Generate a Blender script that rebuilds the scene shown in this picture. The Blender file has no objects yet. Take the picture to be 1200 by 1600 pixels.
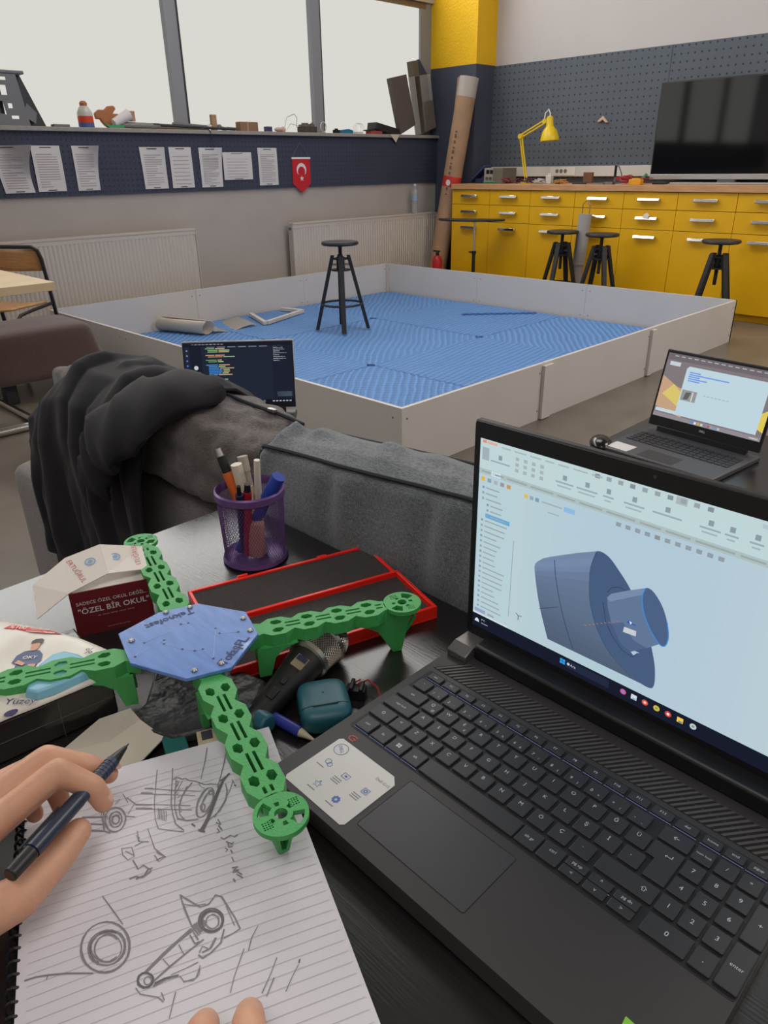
import bpy, math, random
from mathutils import Vector, Matrix, noise
random.seed(7)
SC = bpy.context.scene
COL = SC.collection
PI = math.pi

# ---------------------------------------------------------------- camera, world, lights, exposure
cam = bpy.data.cameras.new('camera'); camo = bpy.data.objects.new('camera', cam); COL.objects.link(camo)
CAM_POS = Vector((5.907, -7.0607, 1.22))
R_, U_, F_ = Vector((0.70832, 0.70574, -0.01435)), Vector((-0.29443, 0.31386, 0.90266)), Vector((-0.64151, 0.63520, -0.43012))
camo.matrix_world = Matrix(((R_.x, U_.x, -F_.x, CAM_POS.x), (R_.y, U_.y, -F_.y, CAM_POS.y), (R_.z, U_.z, -F_.z, CAM_POS.z), (0, 0, 0, 1)))
cam.sensor_fit = 'VERTICAL'; cam.sensor_height = 36; cam.lens = 36 * 1135.21 / 1600; cam.clip_start = 0.02
SC.camera = camo
SC.view_settings.view_transform = 'Standard'; SC.view_settings.look = 'None'
SC.view_settings.gamma = 1; SC.view_settings.use_curve_mapping = False
SC.view_settings.exposure = 0.0
W = bpy.data.worlds.new('world'); SC.world = W; W.use_nodes = True
W.node_tree.nodes['Background'].inputs[0].default_value = (0.9, 0.95, 1, 1)
W.node_tree.nodes['Background'].inputs[1].default_value = 0.5

FROST = (0.700, 0.690, 0.635)      # daylight through the filmed lower panes
UPPER_GLOW = (1.0, 0.99, 0.95)          # glow of an unseen upper row of panes, added to light the room
UPPER_GLOW_STRENGTH = 6.6
def area(name, loc, sx, sy, power, col=(1, 1, 1), rot=(0, 0, 0)):
    l = bpy.data.lights.new(name, 'AREA'); l.shape = 'RECTANGLE'; l.size = sx; l.size_y = sy; l.energy = power; l.color = col
    o = bpy.data.objects.new(name, l); COL.objects.link(o); o.location = loc; o.rotation_euler = rot
    return o
area('added_fill_light', (2.4, -3.2, 4.3), 2.6, 2.0, 75, (1, 0.97, 0.93))  # added overhead fill light, no visible fixture, brightens the room
area('added_fill_light', (6.4, -7.9, 4.3), 2.4, 1.6, 45, (1, 0.97, 0.93))  # second added fill light, overhead behind the camera
area('added_fill_light', (7.1, -2.2, 4.3), 1.7, 2.4, 125, (1, 0.95, 0.89))  # third added fill light, warmer, brightens the right side

# ---------------------------------------------------------------- helpers
def lin(c):
    r = []
    for x in c[:3]:
        x /= 255
        r.append(x / 12.92 if x <= 0.04045 else ((x + 0.055) / 1.055) ** 2.4)
    return (*r, 1)
MATS = {}
def mat(name, rgb, rough=0.6, metal=0.0, spec=0.5, var=0.0, vscale=20, bump=0.0, bscale=60, alpha=1.0, coat=0.0, sheen=0.0, trans=0.0, emit=0.0, stretch=None):
    if name in MATS: return MATS[name]
    m = bpy.data.materials.new(name); m.use_nodes = True; MATS[name] = m
    nt = m.node_tree; b = nt.nodes['Principled BSDF']
    c = lin(rgb); b.inputs['Base Color'].default_value = c
    b.inputs['Roughness'].default_value = rough; b.inputs['Metallic'].default_value = metal
    b.inputs['Specular IOR Level'].default_value = spec; b.inputs['Alpha'].default_value = alpha
    b.inputs['Coat Weight'].default_value = coat; b.inputs['Sheen Weight'].default_value = sheen
    b.inputs['Transmission Weight'].default_value = trans
    if emit: b.inputs['Emission Color'].default_value = c; b.inputs['Emission Strength'].default_value = emit
    if var or bump:
        tc = nt.nodes.new('ShaderNodeTexCoord'); src = tc.outputs['Object']
        if stretch:
            mp = nt.nodes.new('ShaderNodeMapping'); mp.inputs['Scale'].default_value = stretch
            nt.links.new(src, mp.inputs[0]); src = mp.outputs[0]
        if var:
            n = nt.nodes.new('ShaderNodeTexNoise'); n.inputs['Scale'].default_value = vscale; n.inputs['Detail'].default_value = 4
            nt.links.new(src, n.inputs[0])
            r = nt.nodes.new('ShaderNodeValToRGB')
            r.color_ramp.elements[0].position = 0.3; r.color_ramp.elements[1].position = 0.7
            r.color_ramp.elements[0].color = (*[x * (1 - var) for x in c[:3]], 1)
            r.color_ramp.elements[1].color = (*[min(1, x * (1 + var)) for x in c[:3]], 1)
            nt.links.new(n.outputs[0], r.inputs[0]); nt.links.new(r.outputs[0], b.inputs['Base Color'])
        if bump:
            n2 = nt.nodes.new('ShaderNodeTexNoise'); n2.inputs['Scale'].default_value = bscale; n2.inputs['Detail'].default_value = 3
            nt.links.new(src, n2.inputs[0])
            bp = nt.nodes.new('ShaderNodeBump'); bp.inputs['Strength'].default_value = bump; bp.inputs['Distance'].default_value = 0.02
            nt.links.new(n2.outputs[0], bp.inputs['Height']); nt.links.new(bp.outputs[0], b.inputs['Normal'])
    return m
def emis(name, rgb, s=1.0):
    if name in MATS: return MATS[name]
    m = bpy.data.materials.new(name); m.use_nodes = True; MATS[name] = m
    nt = m.node_tree; nt.nodes.remove(nt.nodes['Principled BSDF'])
    e = nt.nodes.new('ShaderNodeEmission'); e.inputs[0].default_value = lin(rgb) if max(rgb) > 1.01 else (*rgb, 1); e.inputs[1].default_value = s
    nt.links.new(e.outputs[0], nt.nodes['Material Output'].inputs[0])
    return m
def nodes_of(m): return m.node_tree, m.node_tree.nodes, m.node_tree.links, m.node_tree.nodes['Principled BSDF']
def math_node(nt, op, a, b=None):
    n = nt.nodes.new('ShaderNodeMath'); n.operation = op
    for i, x in enumerate((a, b)):
        if x is None: continue
        if isinstance(x, (int, float)): n.inputs[i].default_value = x
        else: nt.links.new(x, n.inputs[i])
    return n.outputs[0]
def dots(m, axes, pitch, radius, dark):
    """regular drilled holes of a pegboard"""
    nt, ns, lk, b = nodes_of(m)
    tc = ns.new('ShaderNodeTexCoord'); sx = ns.new('ShaderNodeSeparateXYZ'); lk.new(tc.outputs['Object'], sx.inputs[0])
    d = []
    for a in axes:
        f = math_node(nt, 'FRACT', math_node(nt, 'MULTIPLY', sx.outputs[a], 1 / pitch))
        g = math_node(nt, 'SUBTRACT', f, 0.5); d.append(math_node(nt, 'MULTIPLY', g, g))
    s = math_node(nt, 'LESS_THAN', math_node(nt, 'ADD', d[0], d[1]), (radius / pitch) ** 2)
    mx = ns.new('ShaderNodeMix'); mx.data_type = 'RGBA'; lk.new(s, mx.inputs[0])
    prev = b.inputs['Base Color'].links
    if prev: lk.new(prev[0].from_socket, mx.inputs[6])
    else: mx.inputs[6].default_value = b.inputs['Base Color'].default_value
    mx.inputs[7].default_value = lin(dark); lk.new(mx.outputs[2], b.inputs['Base Color'])
    return m
def weave(m, scale, strength, contrast=0.25):
    """woven upholstery: two crossed sets of short irregular threads drive colour and bump"""
    nt, ns, lk, b = nodes_of(m)
    tc = ns.new('ShaderNodeTexCoord'); outs = []
    for st in ((0.30, 0.30, 2.2), (2.0, 2.0, 0.30)):
        mp = ns.new('ShaderNodeMapping'); mp.inputs['Scale'].default_value = st; lk.new(tc.outputs['Object'], mp.inputs[0])
        nz = ns.new('ShaderNodeTexNoise'); nz.inputs['Scale'].default_value = scale; nz.inputs['Detail'].default_value = 2; lk.new(mp.outputs[0], nz.inputs[0]); outs.append(nz.outputs[0])
    h = math_node(nt, 'MULTIPLY', math_node(nt, 'ADD', outs[0], outs[1]), 0.5)
    c = b.inputs['Base Color'].default_value[:]
    r = ns.new('ShaderNodeValToRGB'); r.color_ramp.elements[0].position = 0.36; r.color_ramp.elements[1].position = 0.64
    k = contrast * 2.2
    r.color_ramp.elements[0].color = (*[x * max(0, 1 - k) for x in c[:3]], 1); r.color_ramp.elements[1].color = (*[x * (1 + k) for x in c[:3]], 1)
    lk.new(h, r.inputs[0]); lk.new(r.outputs[0], b.inputs['Base Color'])
    bp = ns.new('ShaderNodeBump'); bp.inputs['Strength'].default_value = strength; bp.inputs['Distance'].default_value = 0.003
    lk.new(h, bp.inputs['Height']); lk.new(bp.outputs[0], b.inputs['Normal'])
    return m

_tcache = {}
def text_geo(s, bold=0.0):
    if (s, bold) in _tcache: return _tcache[(s, bold)]
    cu = bpy.data.curves.new('glyphs', 'FONT'); cu.body = s; cu.size = 1; cu.resolution_u = 2; cu.align_x = 'CENTER'; cu.align_y = 'CENTER'; cu.offset = bold
    o = bpy.data.objects.new('glyphs', cu); me = bpy.data.meshes.new_from_object(o)
    g = ([v.co.copy() for v in me.vertices], [tuple(p.vertices) for p in me.polygons])
    bpy.data.objects.remove(o); bpy.data.meshes.remove(me); bpy.data.curves.remove(cu)
    _tcache[(s, bold)] = g
    return g
def plate_geo(outer, holes, h):
    cu = bpy.data.curves.new('outline', 'CURVE'); cu.dimensions = '2D'; cu.fill_mode = 'BOTH'; cu.extrude = h / 2
    for ring in [outer] + holes:
        sp = cu.splines.new('POLY'); sp.points.add(len(ring) - 1); sp.use_cyclic_u = True
        for i, p in enumerate(ring): sp.points[i].co = (p[0], p[1], 0, 1)
    o = bpy.data.objects.new('outline', cu); me = bpy.data.meshes.new_from_object(o)
    g = ([v.co + Vector((0, 0, h / 2)) for v in me.vertices], [tuple(p.vertices) for p in me.polygons])
    bpy.data.objects.remove(o); bpy.data.meshes.remove(me); bpy.data.curves.remove(cu)
    return g
def frame_of(d):
    d = Vector(d).normalized(); a = Vector((0, 0, 1)) if abs(d.z) < 0.95 else Vector((1, 0, 0))
    x = a.cross(d).normalized(); return x, d.cross(x)
def rot_to(d, at=(0, 0, 0)):
    """matrix whose local z runs along d"""
    x, y = frame_of(d); z = Vector(d).normalized(); a = Vector(at)
    return Matrix(((x.x, y.x, z.x, a.x), (x.y, y.y, z.y, a.y), (x.z, y.z, z.z, a.z), (0, 0, 0, 1)))
def basis(o, x, y, z):
    o, x, y, z = map(Vector, (o, x, y, z))
    return Matrix(((x.x, y.x, z.x, o.x), (x.y, y.y, z.y, o.y), (x.z, y.z, z.z, o.z), (0, 0, 0, 1)))
def T(x, y, z, rz=0): return Matrix.Translation((x, y, z)) @ Matrix.Rotation(rz, 4, 'Z')

ORG = {}
class MB:
    def __init__(s, M=None): s.v = []; s.f = []; s.m = []; s.M = M
    def add(s, vs, fs, mi=0, M=None):
        n = len(s.v); MM = s.M
        if M is not None: MM = (s.M @ M) if s.M is not None else M
        for p in vs:
            p = Vector(p); s.v.append(MM @ p if MM is not None else p)
        for f in fs: s.f.append(tuple(i + n for i in f)); s.m.append(mi)
        return s
    def box(s, x0, x1, y0, y1, z0, z1, mi=0, M=None):
        vs = [(x0, y0, z0), (x1, y0, z0), (x1, y1, z0), (x0, y1, z0), (x0, y0, z1), (x1, y0, z1), (x1, y1, z1), (x0, y1, z1)]
        return s.add(vs, [(3, 2, 1, 0), (4, 5, 6, 7), (0, 1, 5, 4), (1, 2, 6, 5), (2, 3, 7, 6), (3, 0, 4, 7)], mi, M)
    def quad(s, a, b, c, d, mi=0, M=None): return s.add([a, b, c, d], [(0, 1, 2, 3)], mi, M)
    def prism(s, poly, z0, z1, mi=0, M=None):
        n = len(poly); ar = sum(poly[i][0] * poly[(i + 1) % n][1] - poly[(i + 1) % n][0] * poly[i][1] for i in range(n))
        if ar < 0: poly = poly[::-1]
        vs = [(p[0], p[1], z0) for p in poly] + [(p[0], p[1], z1) for p in poly]
        fs = [tuple(range(n))[::-1], tuple(range(n, 2 * n))] + [(i, (i + 1) % n, n + (i + 1) % n, n + i) for i in range(n)]
        return s.add(vs, fs, mi, M)
    def poly(s, pts, mi=0, M=None): return s.add(pts, [tuple(range(len(pts)))], mi, M)
    def lathe(s, prof, n=24, mi=0, M=None, cap=True):
        vs = []; fs = []
        for r, z in prof:
            for i in range(n): a = 2 * PI * i / n; vs.append((r * math.cos(a), r * math.sin(a), z))
        for j in range(len(prof) - 1):
            for i in range(n):
                k = (i + 1) % n; fs.append((j * n + i, j * n + k, (j + 1) * n + k, (j + 1) * n + i))
        if cap: fs.append(tuple(range(n))[::-1]); fs.append(tuple(range((len(prof) - 1) * n, len(prof) * n)))
        return s.add(vs, fs, mi, M)
    def cyl(s, p0, p1, r, r1=None, n=16, mi=0):
        p0, p1 = Vector(p0), Vector(p1); return s.lathe([(r, 0), (r if r1 is None else r1, (p1 - p0).length)], n, mi, rot_to(p1 - p0, p0))
    def tube(s, pts, r, n=8, mi=0, M=None, closed=False):
        pts = [Vector(p) for p in pts]; N = len(pts); rs = r if isinstance(r, (list, tuple)) else [r] * N
        vs = []; fs = []; x = None
        for i, p in enumerate(pts):
            a = pts[(i - 1) % N] if (i or closed) else p; b = pts[(i + 1) % N] if (i < N - 1 or closed) else p
            t = (b - a).normalized()
            if x is None: x, y = frame_of(t)
            else:
                x = (x - t * x.dot(t)).normalized(); y = t.cross(x)
            for k in range(n):
                an = 2 * PI * k / n; vs.append(p + (x * math.cos(an) + y * math.sin(an)) * rs[i])
        L = N if closed else N - 1
        for i in range(L):
            j = (i + 1) % N
            for k in range(n): l = (k + 1) % n; fs.append((i * n + k, i * n + l, j * n + l, j * n + k))
        if not closed: fs.append(tuple(range(n))[::-1]); fs.append(tuple(range((N - 1) * n, N * n)))
        return s.add(vs, fs, mi, M)
    def ball(s, c, r, n=16, m=10, mi=0, M=None):
        rx, ry, rz = r if isinstance(r, (list, tuple)) else (r, r, r)
        vs = [(c[0], c[1], c[2] - rz)]; fs = []
        for j in range(1, m):
            b = -PI / 2 + PI * j / m
            for i in range(n): a = 2 * PI * i / n; vs.append((c[0] + rx * math.cos(b) * math.cos(a), c[1] + ry * math.cos(b) * math.sin(a), c[2] + rz * math.sin(b)))
        vs.append((c[0], c[1], c[2] + rz)); e = len(vs) - 1
        for i in range(n): fs.append((0, 1 + (i + 1) % n, 1 + i)); fs.append((e, e - n + i, e - n + (i + 1) % n))
        for j in range(m - 2):
            for i in range(n): k = (i + 1) % n; fs.append((1 + j * n + i, 1 + j * n + k, 1 + (j + 1) * n + k, 1 + (j + 1) * n + i))
        return s.add(vs, fs, mi, M)
    def capsule(s, p0, r0, p1, r1, n=14):
        p0, p1 = Vector(p0), Vector(p1); L = (p1 - p0).length; prof = []
        for k in range(1, 6): a = -PI / 2 + PI / 2 * k / 5 * 0.999; prof.append((max(1e-4, r0 * math.cos(a)), r0 * math.sin(a)))
        for k in range(0, 5): a = PI / 2 * k / 5; prof.append((max(1e-4, r1 * math.cos(a)), L + r1 * math.sin(a)))
        return s.lathe(prof, n, 0, rot_to(p1 - p0, p0))
    def text(s, t, size, mi=0, M=None, sx=1.0, bold=0.0):
        v, f = text_geo(t, bold); return s.add([(p.x * size * sx, p.y * size, 0) for p in v], f, mi, M)
    def plate(s, outer, holes, z0, h, mi=0, M=None):
        v, f = plate_geo(outer, holes, h); return s.add([(p.x, p.y, p.z + z0) for p in v], f, mi, M)
    def ribbon(s, pts, w, z=0.0, mi=0, M=None):
        """flat stroke of width w along 2-D points"""
        P = [Vector((p[0], p[1], 0)) for p in pts]; vs = []; fs = []; N = len(P)
        for i, p in enumerate(P):
            d = P[min(i + 1, N - 1)] - P[max(i - 1, 0)]
            if d.length < 1e-9: d = Vector((1, 0, 0))
            d.normalize(); nn = Vector((-d.y, d.x, 0)) * w / 2
            vs += [p + nn + Vector((0, 0, z)), p - nn + Vector((0, 0, z))]
        for i in range(N - 1): fs.append((2 * i, 2 * i + 1, 2 * i + 3, 2 * i + 2))
        return s.add(vs, fs, mi, M)
    def grid(s, fn, nu, nv, mi=0, M=None, flip=False):
        vs = [fn(i / nu, j / nv) for j in range(nv + 1) for i in range(nu + 1)]; fs = []
        for j in range(nv):
            for i in range(nu):
                a = j * (nu + 1) + i; q = (a, a + 1, a + nu + 2, a + nu + 1); fs.append(q[::-1] if flip else q)
        return s.add(vs, fs, mi, M)
    def build(s, name, mats, parent=None, angle=35, bevel=0, seg=2, local=False, subsurf=0, solid=0):
        me = bpy.data.meshes.new(name)
        org = Vector((0, 0, 0))
        if not local:
            if parent is not None: org = ORG[parent.name]
            else:
                xs = [p.x for p in s.v]; ys = [p.y for p in s.v]; zs = [p.z for p in s.v]
                org = Vector(((min(xs) + max(xs)) / 2, (min(ys) + max(ys)) / 2, min(zs)))
        me.from_pydata([p - org for p in s.v], [], s.f); 
        for m in (mats if isinstance(mats, (list, tuple)) else [mats]): me.materials.append(m)
        me.polygons.foreach_set('material_index', s.m); me.validate(); me.update()
        if angle:
            me.polygons.foreach_set('use_smooth', [True] * len(me.polygons)); me.set_sharp_from_angle(angle=math.radians(angle))
        o = bpy.data.objects.new(name, me); COL.objects.link(o)
        if parent is not None: o.parent = parent
        elif not local: o.location = org
        ORG[o.name] = org
        if bevel:
            b = o.modifiers.new('bevel', 'BEVEL'); b.width = bevel; b.segments = seg; b.limit_method = 'ANGLE'; b.angle_limit = math.radians(40)
        if solid:
            b = o.modifiers.new('thick', 'SOLIDIFY'); b.thickness = solid; b.offset = 0
        if subsurf:
            b = o.modifiers.new('sub', 'SUBSURF'); b.levels = subsurf; b.render_levels = subsurf
        return o
def tag(o, label, cat, group=None, kind=None):
    o['label'] = label; o['category'] = cat
    if group: o['group'] = group
    if kind: o['kind'] = kind
    return o
def thing(name, label, cat, loc=(0, 0, 0), rz=0, group=None, local=False):
    o = bpy.data.objects.new(name, None); COL.objects.link(o); o.empty_display_size = 0.05
    o.location = loc; o.rotation_euler = (0, 0, rz); ORG[o.name] = Vector((0, 0, 0)) if local else Vector(loc)
    return tag(o, label, cat, group)
def struct(o): o['kind'] = 'structure'; return o
def dup(root, loc, rz, label, group=None):
    def cp(o, par):
        c = o.copy(); COL.objects.link(c)
        if par is not None: c.parent = par
        for ch in o.children: cp(ch, c)
        return c
    r = cp(root, None); r.location = loc; r.rotation_euler = (0, 0, rz); r['label'] = label
    if group: r['group'] = group
    return r
def wire(o, t):
    w = o.modifiers.new('wire', 'WIREFRAME'); w.thickness = t; w.use_even_offset = False; return o
# ---------------------------------------------------------------- materials
m_plaster = mat('beige plaster', (176, 168, 162), 0.85, var=0.04, vscale=3, bump=0.05, bscale=80)
m_white_wall = mat('white painted wall', (196, 190, 188), 0.85, var=0.02, vscale=2, bump=0.08, bscale=60)
m_ceiling = mat('grey ceiling paint', (120, 116, 112), 0.9)
m_peg_blue = dots(mat('dark blue drilled board', (56, 61, 80), 0.75, var=0.06, vscale=2), (1, 2), 0.040, 0.0060, (36, 39, 52))
m_peg_grey = dots(mat('slate grey drilled board', (88, 95, 104), 0.75, var=0.05, vscale=2), (0, 2), 0.0605, 0.0085, (46, 51, 59))
m_col_yellow = mat('yellow roller plaster', (238, 186, 2), 0.7, bump=0.35, bscale=55)
m_col_dark = mat('dark slate plaster', (66, 70, 86), 0.8, bump=0.1, bscale=55)
m_frame = mat('grey window aluminium', (140, 142, 148), 0.5, 0.1)
m_sill = mat('grey stone sill', (152, 147, 142), 0.6, var=0.08, vscale=30)
m_frost = emis('filmed window pane lit by daylight', FROST)
m_upper_glow = emis('added upper glow pane', UPPER_GLOW, UPPER_GLOW_STRENGTH)
m_brownstrip = mat('brown wood lintel strip', (120, 96, 70), 0.6)
m_white_pvc = mat('white plastic', (206, 203, 198), 0.45)
m_board = mat('white laminated board', (206, 201, 197), 0.4, var=0.02, vscale=4)
m_board_edge = mat('board edge', (225, 222, 220), 0.5)
m_screw = mat('screw steel', (95, 92, 90), 0.4, 0.8)
m_yellow = mat('yellow cabinet lacquer', (231, 176, 4), 0.42, var=0.03, vscale=3)
m_yellow_in = mat('cabinet gap', (70, 50, 8), 0.8)
m_chrome = mat('polished chrome', (215, 213, 210), 0.16, 1.0)
m_steel = mat('brushed steel', (150, 148, 146), 0.35, 1.0)
m_black_metal = mat('black painted metal', (30, 30, 33), 0.45)
m_black_wood = mat('black stained wood', (34, 34, 38), 0.5, var=0.15, vscale=15)
m_black_plastic = mat('black plastic', (24, 24, 27), 0.42)
m_rubber = mat('matte black rubber', (20, 20, 22), 0.8)
m_rad = mat('cream radiator enamel', (198, 189, 180), 0.45)
m_paper = mat('white paper', (212, 208, 208), 0.85)
m_ink = mat('grey printed text', (160, 156, 158), 0.9)
m_inkdark = mat('dark printed text', (60, 58, 64), 0.9)
m_red = mat('red fabric', (196, 30, 44), 0.8)
m_whitep = mat('white print', (226, 220, 220), 0.8)
m_card = mat('brown cardboard', (170, 136, 106), 0.8, var=0.08, vscale=8)
m_cardin = mat('tan foam', (176, 116, 78), 0.85)
m_foamgrey = mat('charcoal foam', (82, 76, 72), 0.9, var=0.08, vscale=40)
m_film = mat('clear wrinkled film', (206, 198, 192), 0.25, alpha=0.38, bump=0.5, bscale=25)

wood = mat('butcher block worktop', (196, 148, 104), 0.45, var=0.14, vscale=6, stretch=(1, 12, 12))
lightwood = mat('pale birch laminate', (214, 192, 158), 0.45, var=0.05, vscale=5, stretch=(3, 1, 1))
plywood = mat('honey plywood', (186, 140, 92), 0.4, var=0.12, vscale=8, stretch=(2, 1, 14))

def floor_mat():
    m = mat('grey brown vinyl floor', (114, 105, 95), 0.32, var=0.16, vscale=3.2, bump=0.03, bscale=40)
    return m
def mat_rib(name, ang):
    m = mat(name, (94, 141, 204), 0.62)
    nt, ns, lk, b = nodes_of(m)
    tc = ns.new('ShaderNodeTexCoord'); sx = ns.new('ShaderNodeSeparateXYZ'); lk.new(tc.outputs['Object'], sx.inputs[0])
    nz = ns.new('ShaderNodeTexNoise'); nz.inputs['Scale'].default_value = 1.6; lk.new(tc.outputs['Object'], nz.inputs[0])
    t = math_node(nt, 'ADD', math_node(nt, 'MULTIPLY', sx.outputs[0], math.cos(ang)), math_node(nt, 'MULTIPLY', sx.outputs[1], math.sin(ang)))
    t2 = math_node(nt, 'ADD', math_node(nt, 'MULTIPLY', sx.outputs[0], -math.sin(ang)), math_node(nt, 'MULTIPLY', sx.outputs[1], math.cos(ang)))
    t = math_node(nt, 'ADD', t, math_node(nt, 'MULTIPLY', nz.outputs[0], 0.10))
    w = math_node(nt, 'SINE', math_node(nt, 'MULTIPLY', t, 2 * PI / 0.045)); w2 = math_node(nt, 'SINE', math_node(nt, 'MULTIPLY', t2, 2 * PI / 0.05))
    h = math_node(nt, 'ADD', w, math_node(nt, 'MULTIPLY', w2, 0.45))
    r = ns.new('ShaderNodeValToRGB'); r.color_ramp.elements[0].position = 0.0; r.color_ramp.elements[1].position = 1.0
    c = lin((95, 142, 202))
    r.color_ramp.elements[0].color = (*[x * 0.72 for x in c[:3]], 1); r.color_ramp.elements[1].color = (*[x * 1.16 for x in c[:3]], 1)
    lk.new(math_node(nt, 'ADD', math_node(nt, 'MULTIPLY', h, 0.33), 0.5), r.inputs[0]); lk.new(r.outputs[0], b.inputs['Base Color'])
    bp = ns.new('ShaderNodeBump'); bp.inputs['Strength'].default_value = 0.8; bp.inputs['Distance'].default_value = 0.006
    lk.new(h, bp.inputs['Height']); lk.new(bp.outputs[0], b.inputs['Normal'])
    return m
m_mats = [mat_rib('blue ribbed foam, ribs one way', PI / 4 - 0.1), mat_rib('blue ribbed foam, ribs other way', 0.15)]

# ---------------------------------------------------------------- the room
struct(MB().box(-0.3, 8.2, -10.2, 0.2, -0.05, 0).build('floor', floor_mat(), angle=0))
struct(MB().box(-0.3, 8.2, -10.2, 0.2, 4.6, 4.7).build('ceiling', m_ceiling, angle=0))
w = MB()
w.box(-0.3, -0.02, -10, 0, 0, 1.48)
w.box(-0.3, -0.07, -10, 0, 2.72, 2.95).box(-0.3, -0.07, -10, 0, 4.15, 4.6)
struct(w.build('wall_left', m_plaster, angle=0))
struct(MB().box(-0.02, 0.0, -10, -0.30, 1.048, 1.481).build('trim_1', m_peg_blue, angle=0))          # pegboard band under the windows
struct(MB().box(-0.16, 0.028, -10, -0.17, 1.481, 1.511).build('trim_2', m_sill, bevel=0.004))           # window sill
struct(MB().box(-0.3, 8.2, 0.02, 0.2, 0, 4.6).build('wall_back', m_white_wall, angle=0))
struct(MB().box(0.5, 8.0, 0.0, 0.02, 1.0, 2.136).build('trim_3', m_peg_grey, angle=0))                   # pegboard over the bench
struct(MB().box(2.438, 2.442, -0.002, 0.0, 1.0, 2.136).build('trim_4', mat('board joint', (70, 76, 84), 0.8), angle=0))
struct(MB().box(8.0, 8.2, -10, 0.02, 0, 4.6).build('wall_right', m_white_wall, angle=0))
struct(MB().box(-0.3, 8.2, -10.2, -10, 0, 4.6).build('wall_front', m_white_wall, angle=0))
c = MB().box(-0.12, 0.51, -0.298, 0.02, 0, 2.1425, 1).box(-0.12, 0.51, -0.2985, 0.02, 2.1425, 4.6, 0)
struct(c.build('column', [m_col_yellow, m_col_dark], angle=0))
ys = [-0.39, -1.90, -3.39, -4.88, -6.37, -7.86, -9.35]
for i in range(len(ys) - 1):
    a, b = ys[i + 1], ys[i]
    fr = MB().box(-0.17, -0.075, a - 0.07, a + 0.035, 1.511, 2.70).box(-0.17, -0.10, a + 0.035, a + 0.07, 1.511, 2.70, 1)
    if i == 0: fr.box(-0.17, -0.105, b - 0.075, b + 0.095, 1.511, 2.70)
    fr.box(-0.17, -0.10, a, b, 2.67, 2.715, 2)
    wn = struct(fr.build('window_%d' % (i + 1), [m_frame, mat('dark mullion side', (48, 48, 52), 0.6), m_brownstrip], angle=0))  # right strip of each mullion is darker than its front
    MB().box(-0.135, -0.13, a + 0.05, b - 0.05, 1.505, 2.69).build('pane', m_frost, wn, angle=0)
    f2 = MB()
    for y in (a,): f2.box(-0.17, -0.08, y - 0.03, y + 0.03, 2.95, 4.15)
    w2 = struct(f2.build('window_%d' % (i + 11), m_frame, angle=0))  # frames of the added upper row, out of view
    MB().box(-0.14, -0.135, a + 0.03, b - 0.03, 2.95, 4.15).build('pane', m_upper_glow, w2, angle=0)  # unseen glowing panes, put in as an extra light source
# cable trunking with sockets along the back wall
t = thing('cable_trunking', 'white plastic cable trunking with a socket plate running along the wall above the worktop', 'trunking', (1.5, -0.03, 1.09))
MB().box(0.53, 8.0, -0.058, 0.0, 1.097, 1.19).build('trunk', m_white_pvc, t, bevel=0.004)
so = MB().box(1.33, 1.62, -0.064, -0.058, 1.108, 1.18)
for k in range(3): so.lathe([(0.019, 0), (0.019, 0.002)], 16, 1, Matrix.Translation((1.41 + 0.048 * k, -0.064, 1.146)) @ Matrix.Rotation(PI / 2, 4, 'X'))
so.build('socket_plate', [mat('ivory plastic', (222, 219, 212), 0.4), mat('socket recess', (110, 108, 106), 0.5)], t)

# ---------------------------------------------------------------- radiators
def radiator(y0, y1, z0, z1, label):
    L = y1 - y0; t = thing('radiator', label, 'radiator', (0.075, (y0 + y1) / 2, z0), group='panel radiators under the windows')
    n = int(L / 0.034); b = MB(); prof = []
    for i in range(n):
        y = y0 + 0.03 + (L - 0.06) * i / n; d = (L - 0.06) / n
        prof += [(y, 0.100), (y + d * 0.25, 0.1055), (y + d * 0.75, 0.1055), (y + d, 0.100)]
    vs = []; fs = []
    for (y, x) in prof: vs += [(x, y, z0 + 0.03), (x, y, z1 - 0.045)]
    for i in range(len(prof) - 1): fs.append((2 * i, 2 * i + 2, 2 * i + 3, 2 * i + 1))
    b.add(vs, fs); b.box(0.045, 0.1, y0 + 0.005, y1 - 0.005, z0, z1 - 0.01)
    b.box(0.095, 0.106, y0 + 0.003, y1 - 0.003, z1 - 0.047, z1 - 0.008).box(0.095, 0.106, y0 + 0.003, y1 - 0.003, z0, z0 + 0.032)
    b.build('panel', m_rad, t)
    g = MB()
    for i in range(int(L / 0.02)): g.box(0.05, 0.1, y0 + 0.01 + i * 0.02, y0 + 0.02 + i * 0.02, z1 - 0.012, z1 - 0.004)
    g.box(0.1, 0.11, y0, y1, z1 - 0.014, z1); g.box(0.04, 0.05, y0, y1, z1 - 0.014, z1)
    g.build('top_grille', m_rad, t)
    for y in (y0, y1): MB().box(0.04, 0.11, y - 0.004, y + 0.004, z0 + 0.01, z1 - 0.004).build('side_cover', m_rad, t)
    MB().cyl((0.075, y0 - 0.02, z1 - 0.05), (0.075, y0, z1 - 0.05), 0.012, mi=0).build('bleed_plug', m_steel, t)
    MB().box(0.0, 0.045, y0 + 0.2, y0 + 0.24, z0 + 0.05, z1 - 0.1).box(0.0, 0.045, y1 - 0.24, y1 - 0.2, z0 + 0.05, z1 - 0.1).build('wall_bracket', m_steel, t)
radiator(-5.35, -3.518, 0.16, 0.765, 'long cream panel radiator on the wall behind the wooden chair')
radiator(-2.47, -0.405, 0.15, 0.745, 'cream panel radiator on the wall below the red pennant with a water bottle on top')

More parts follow.
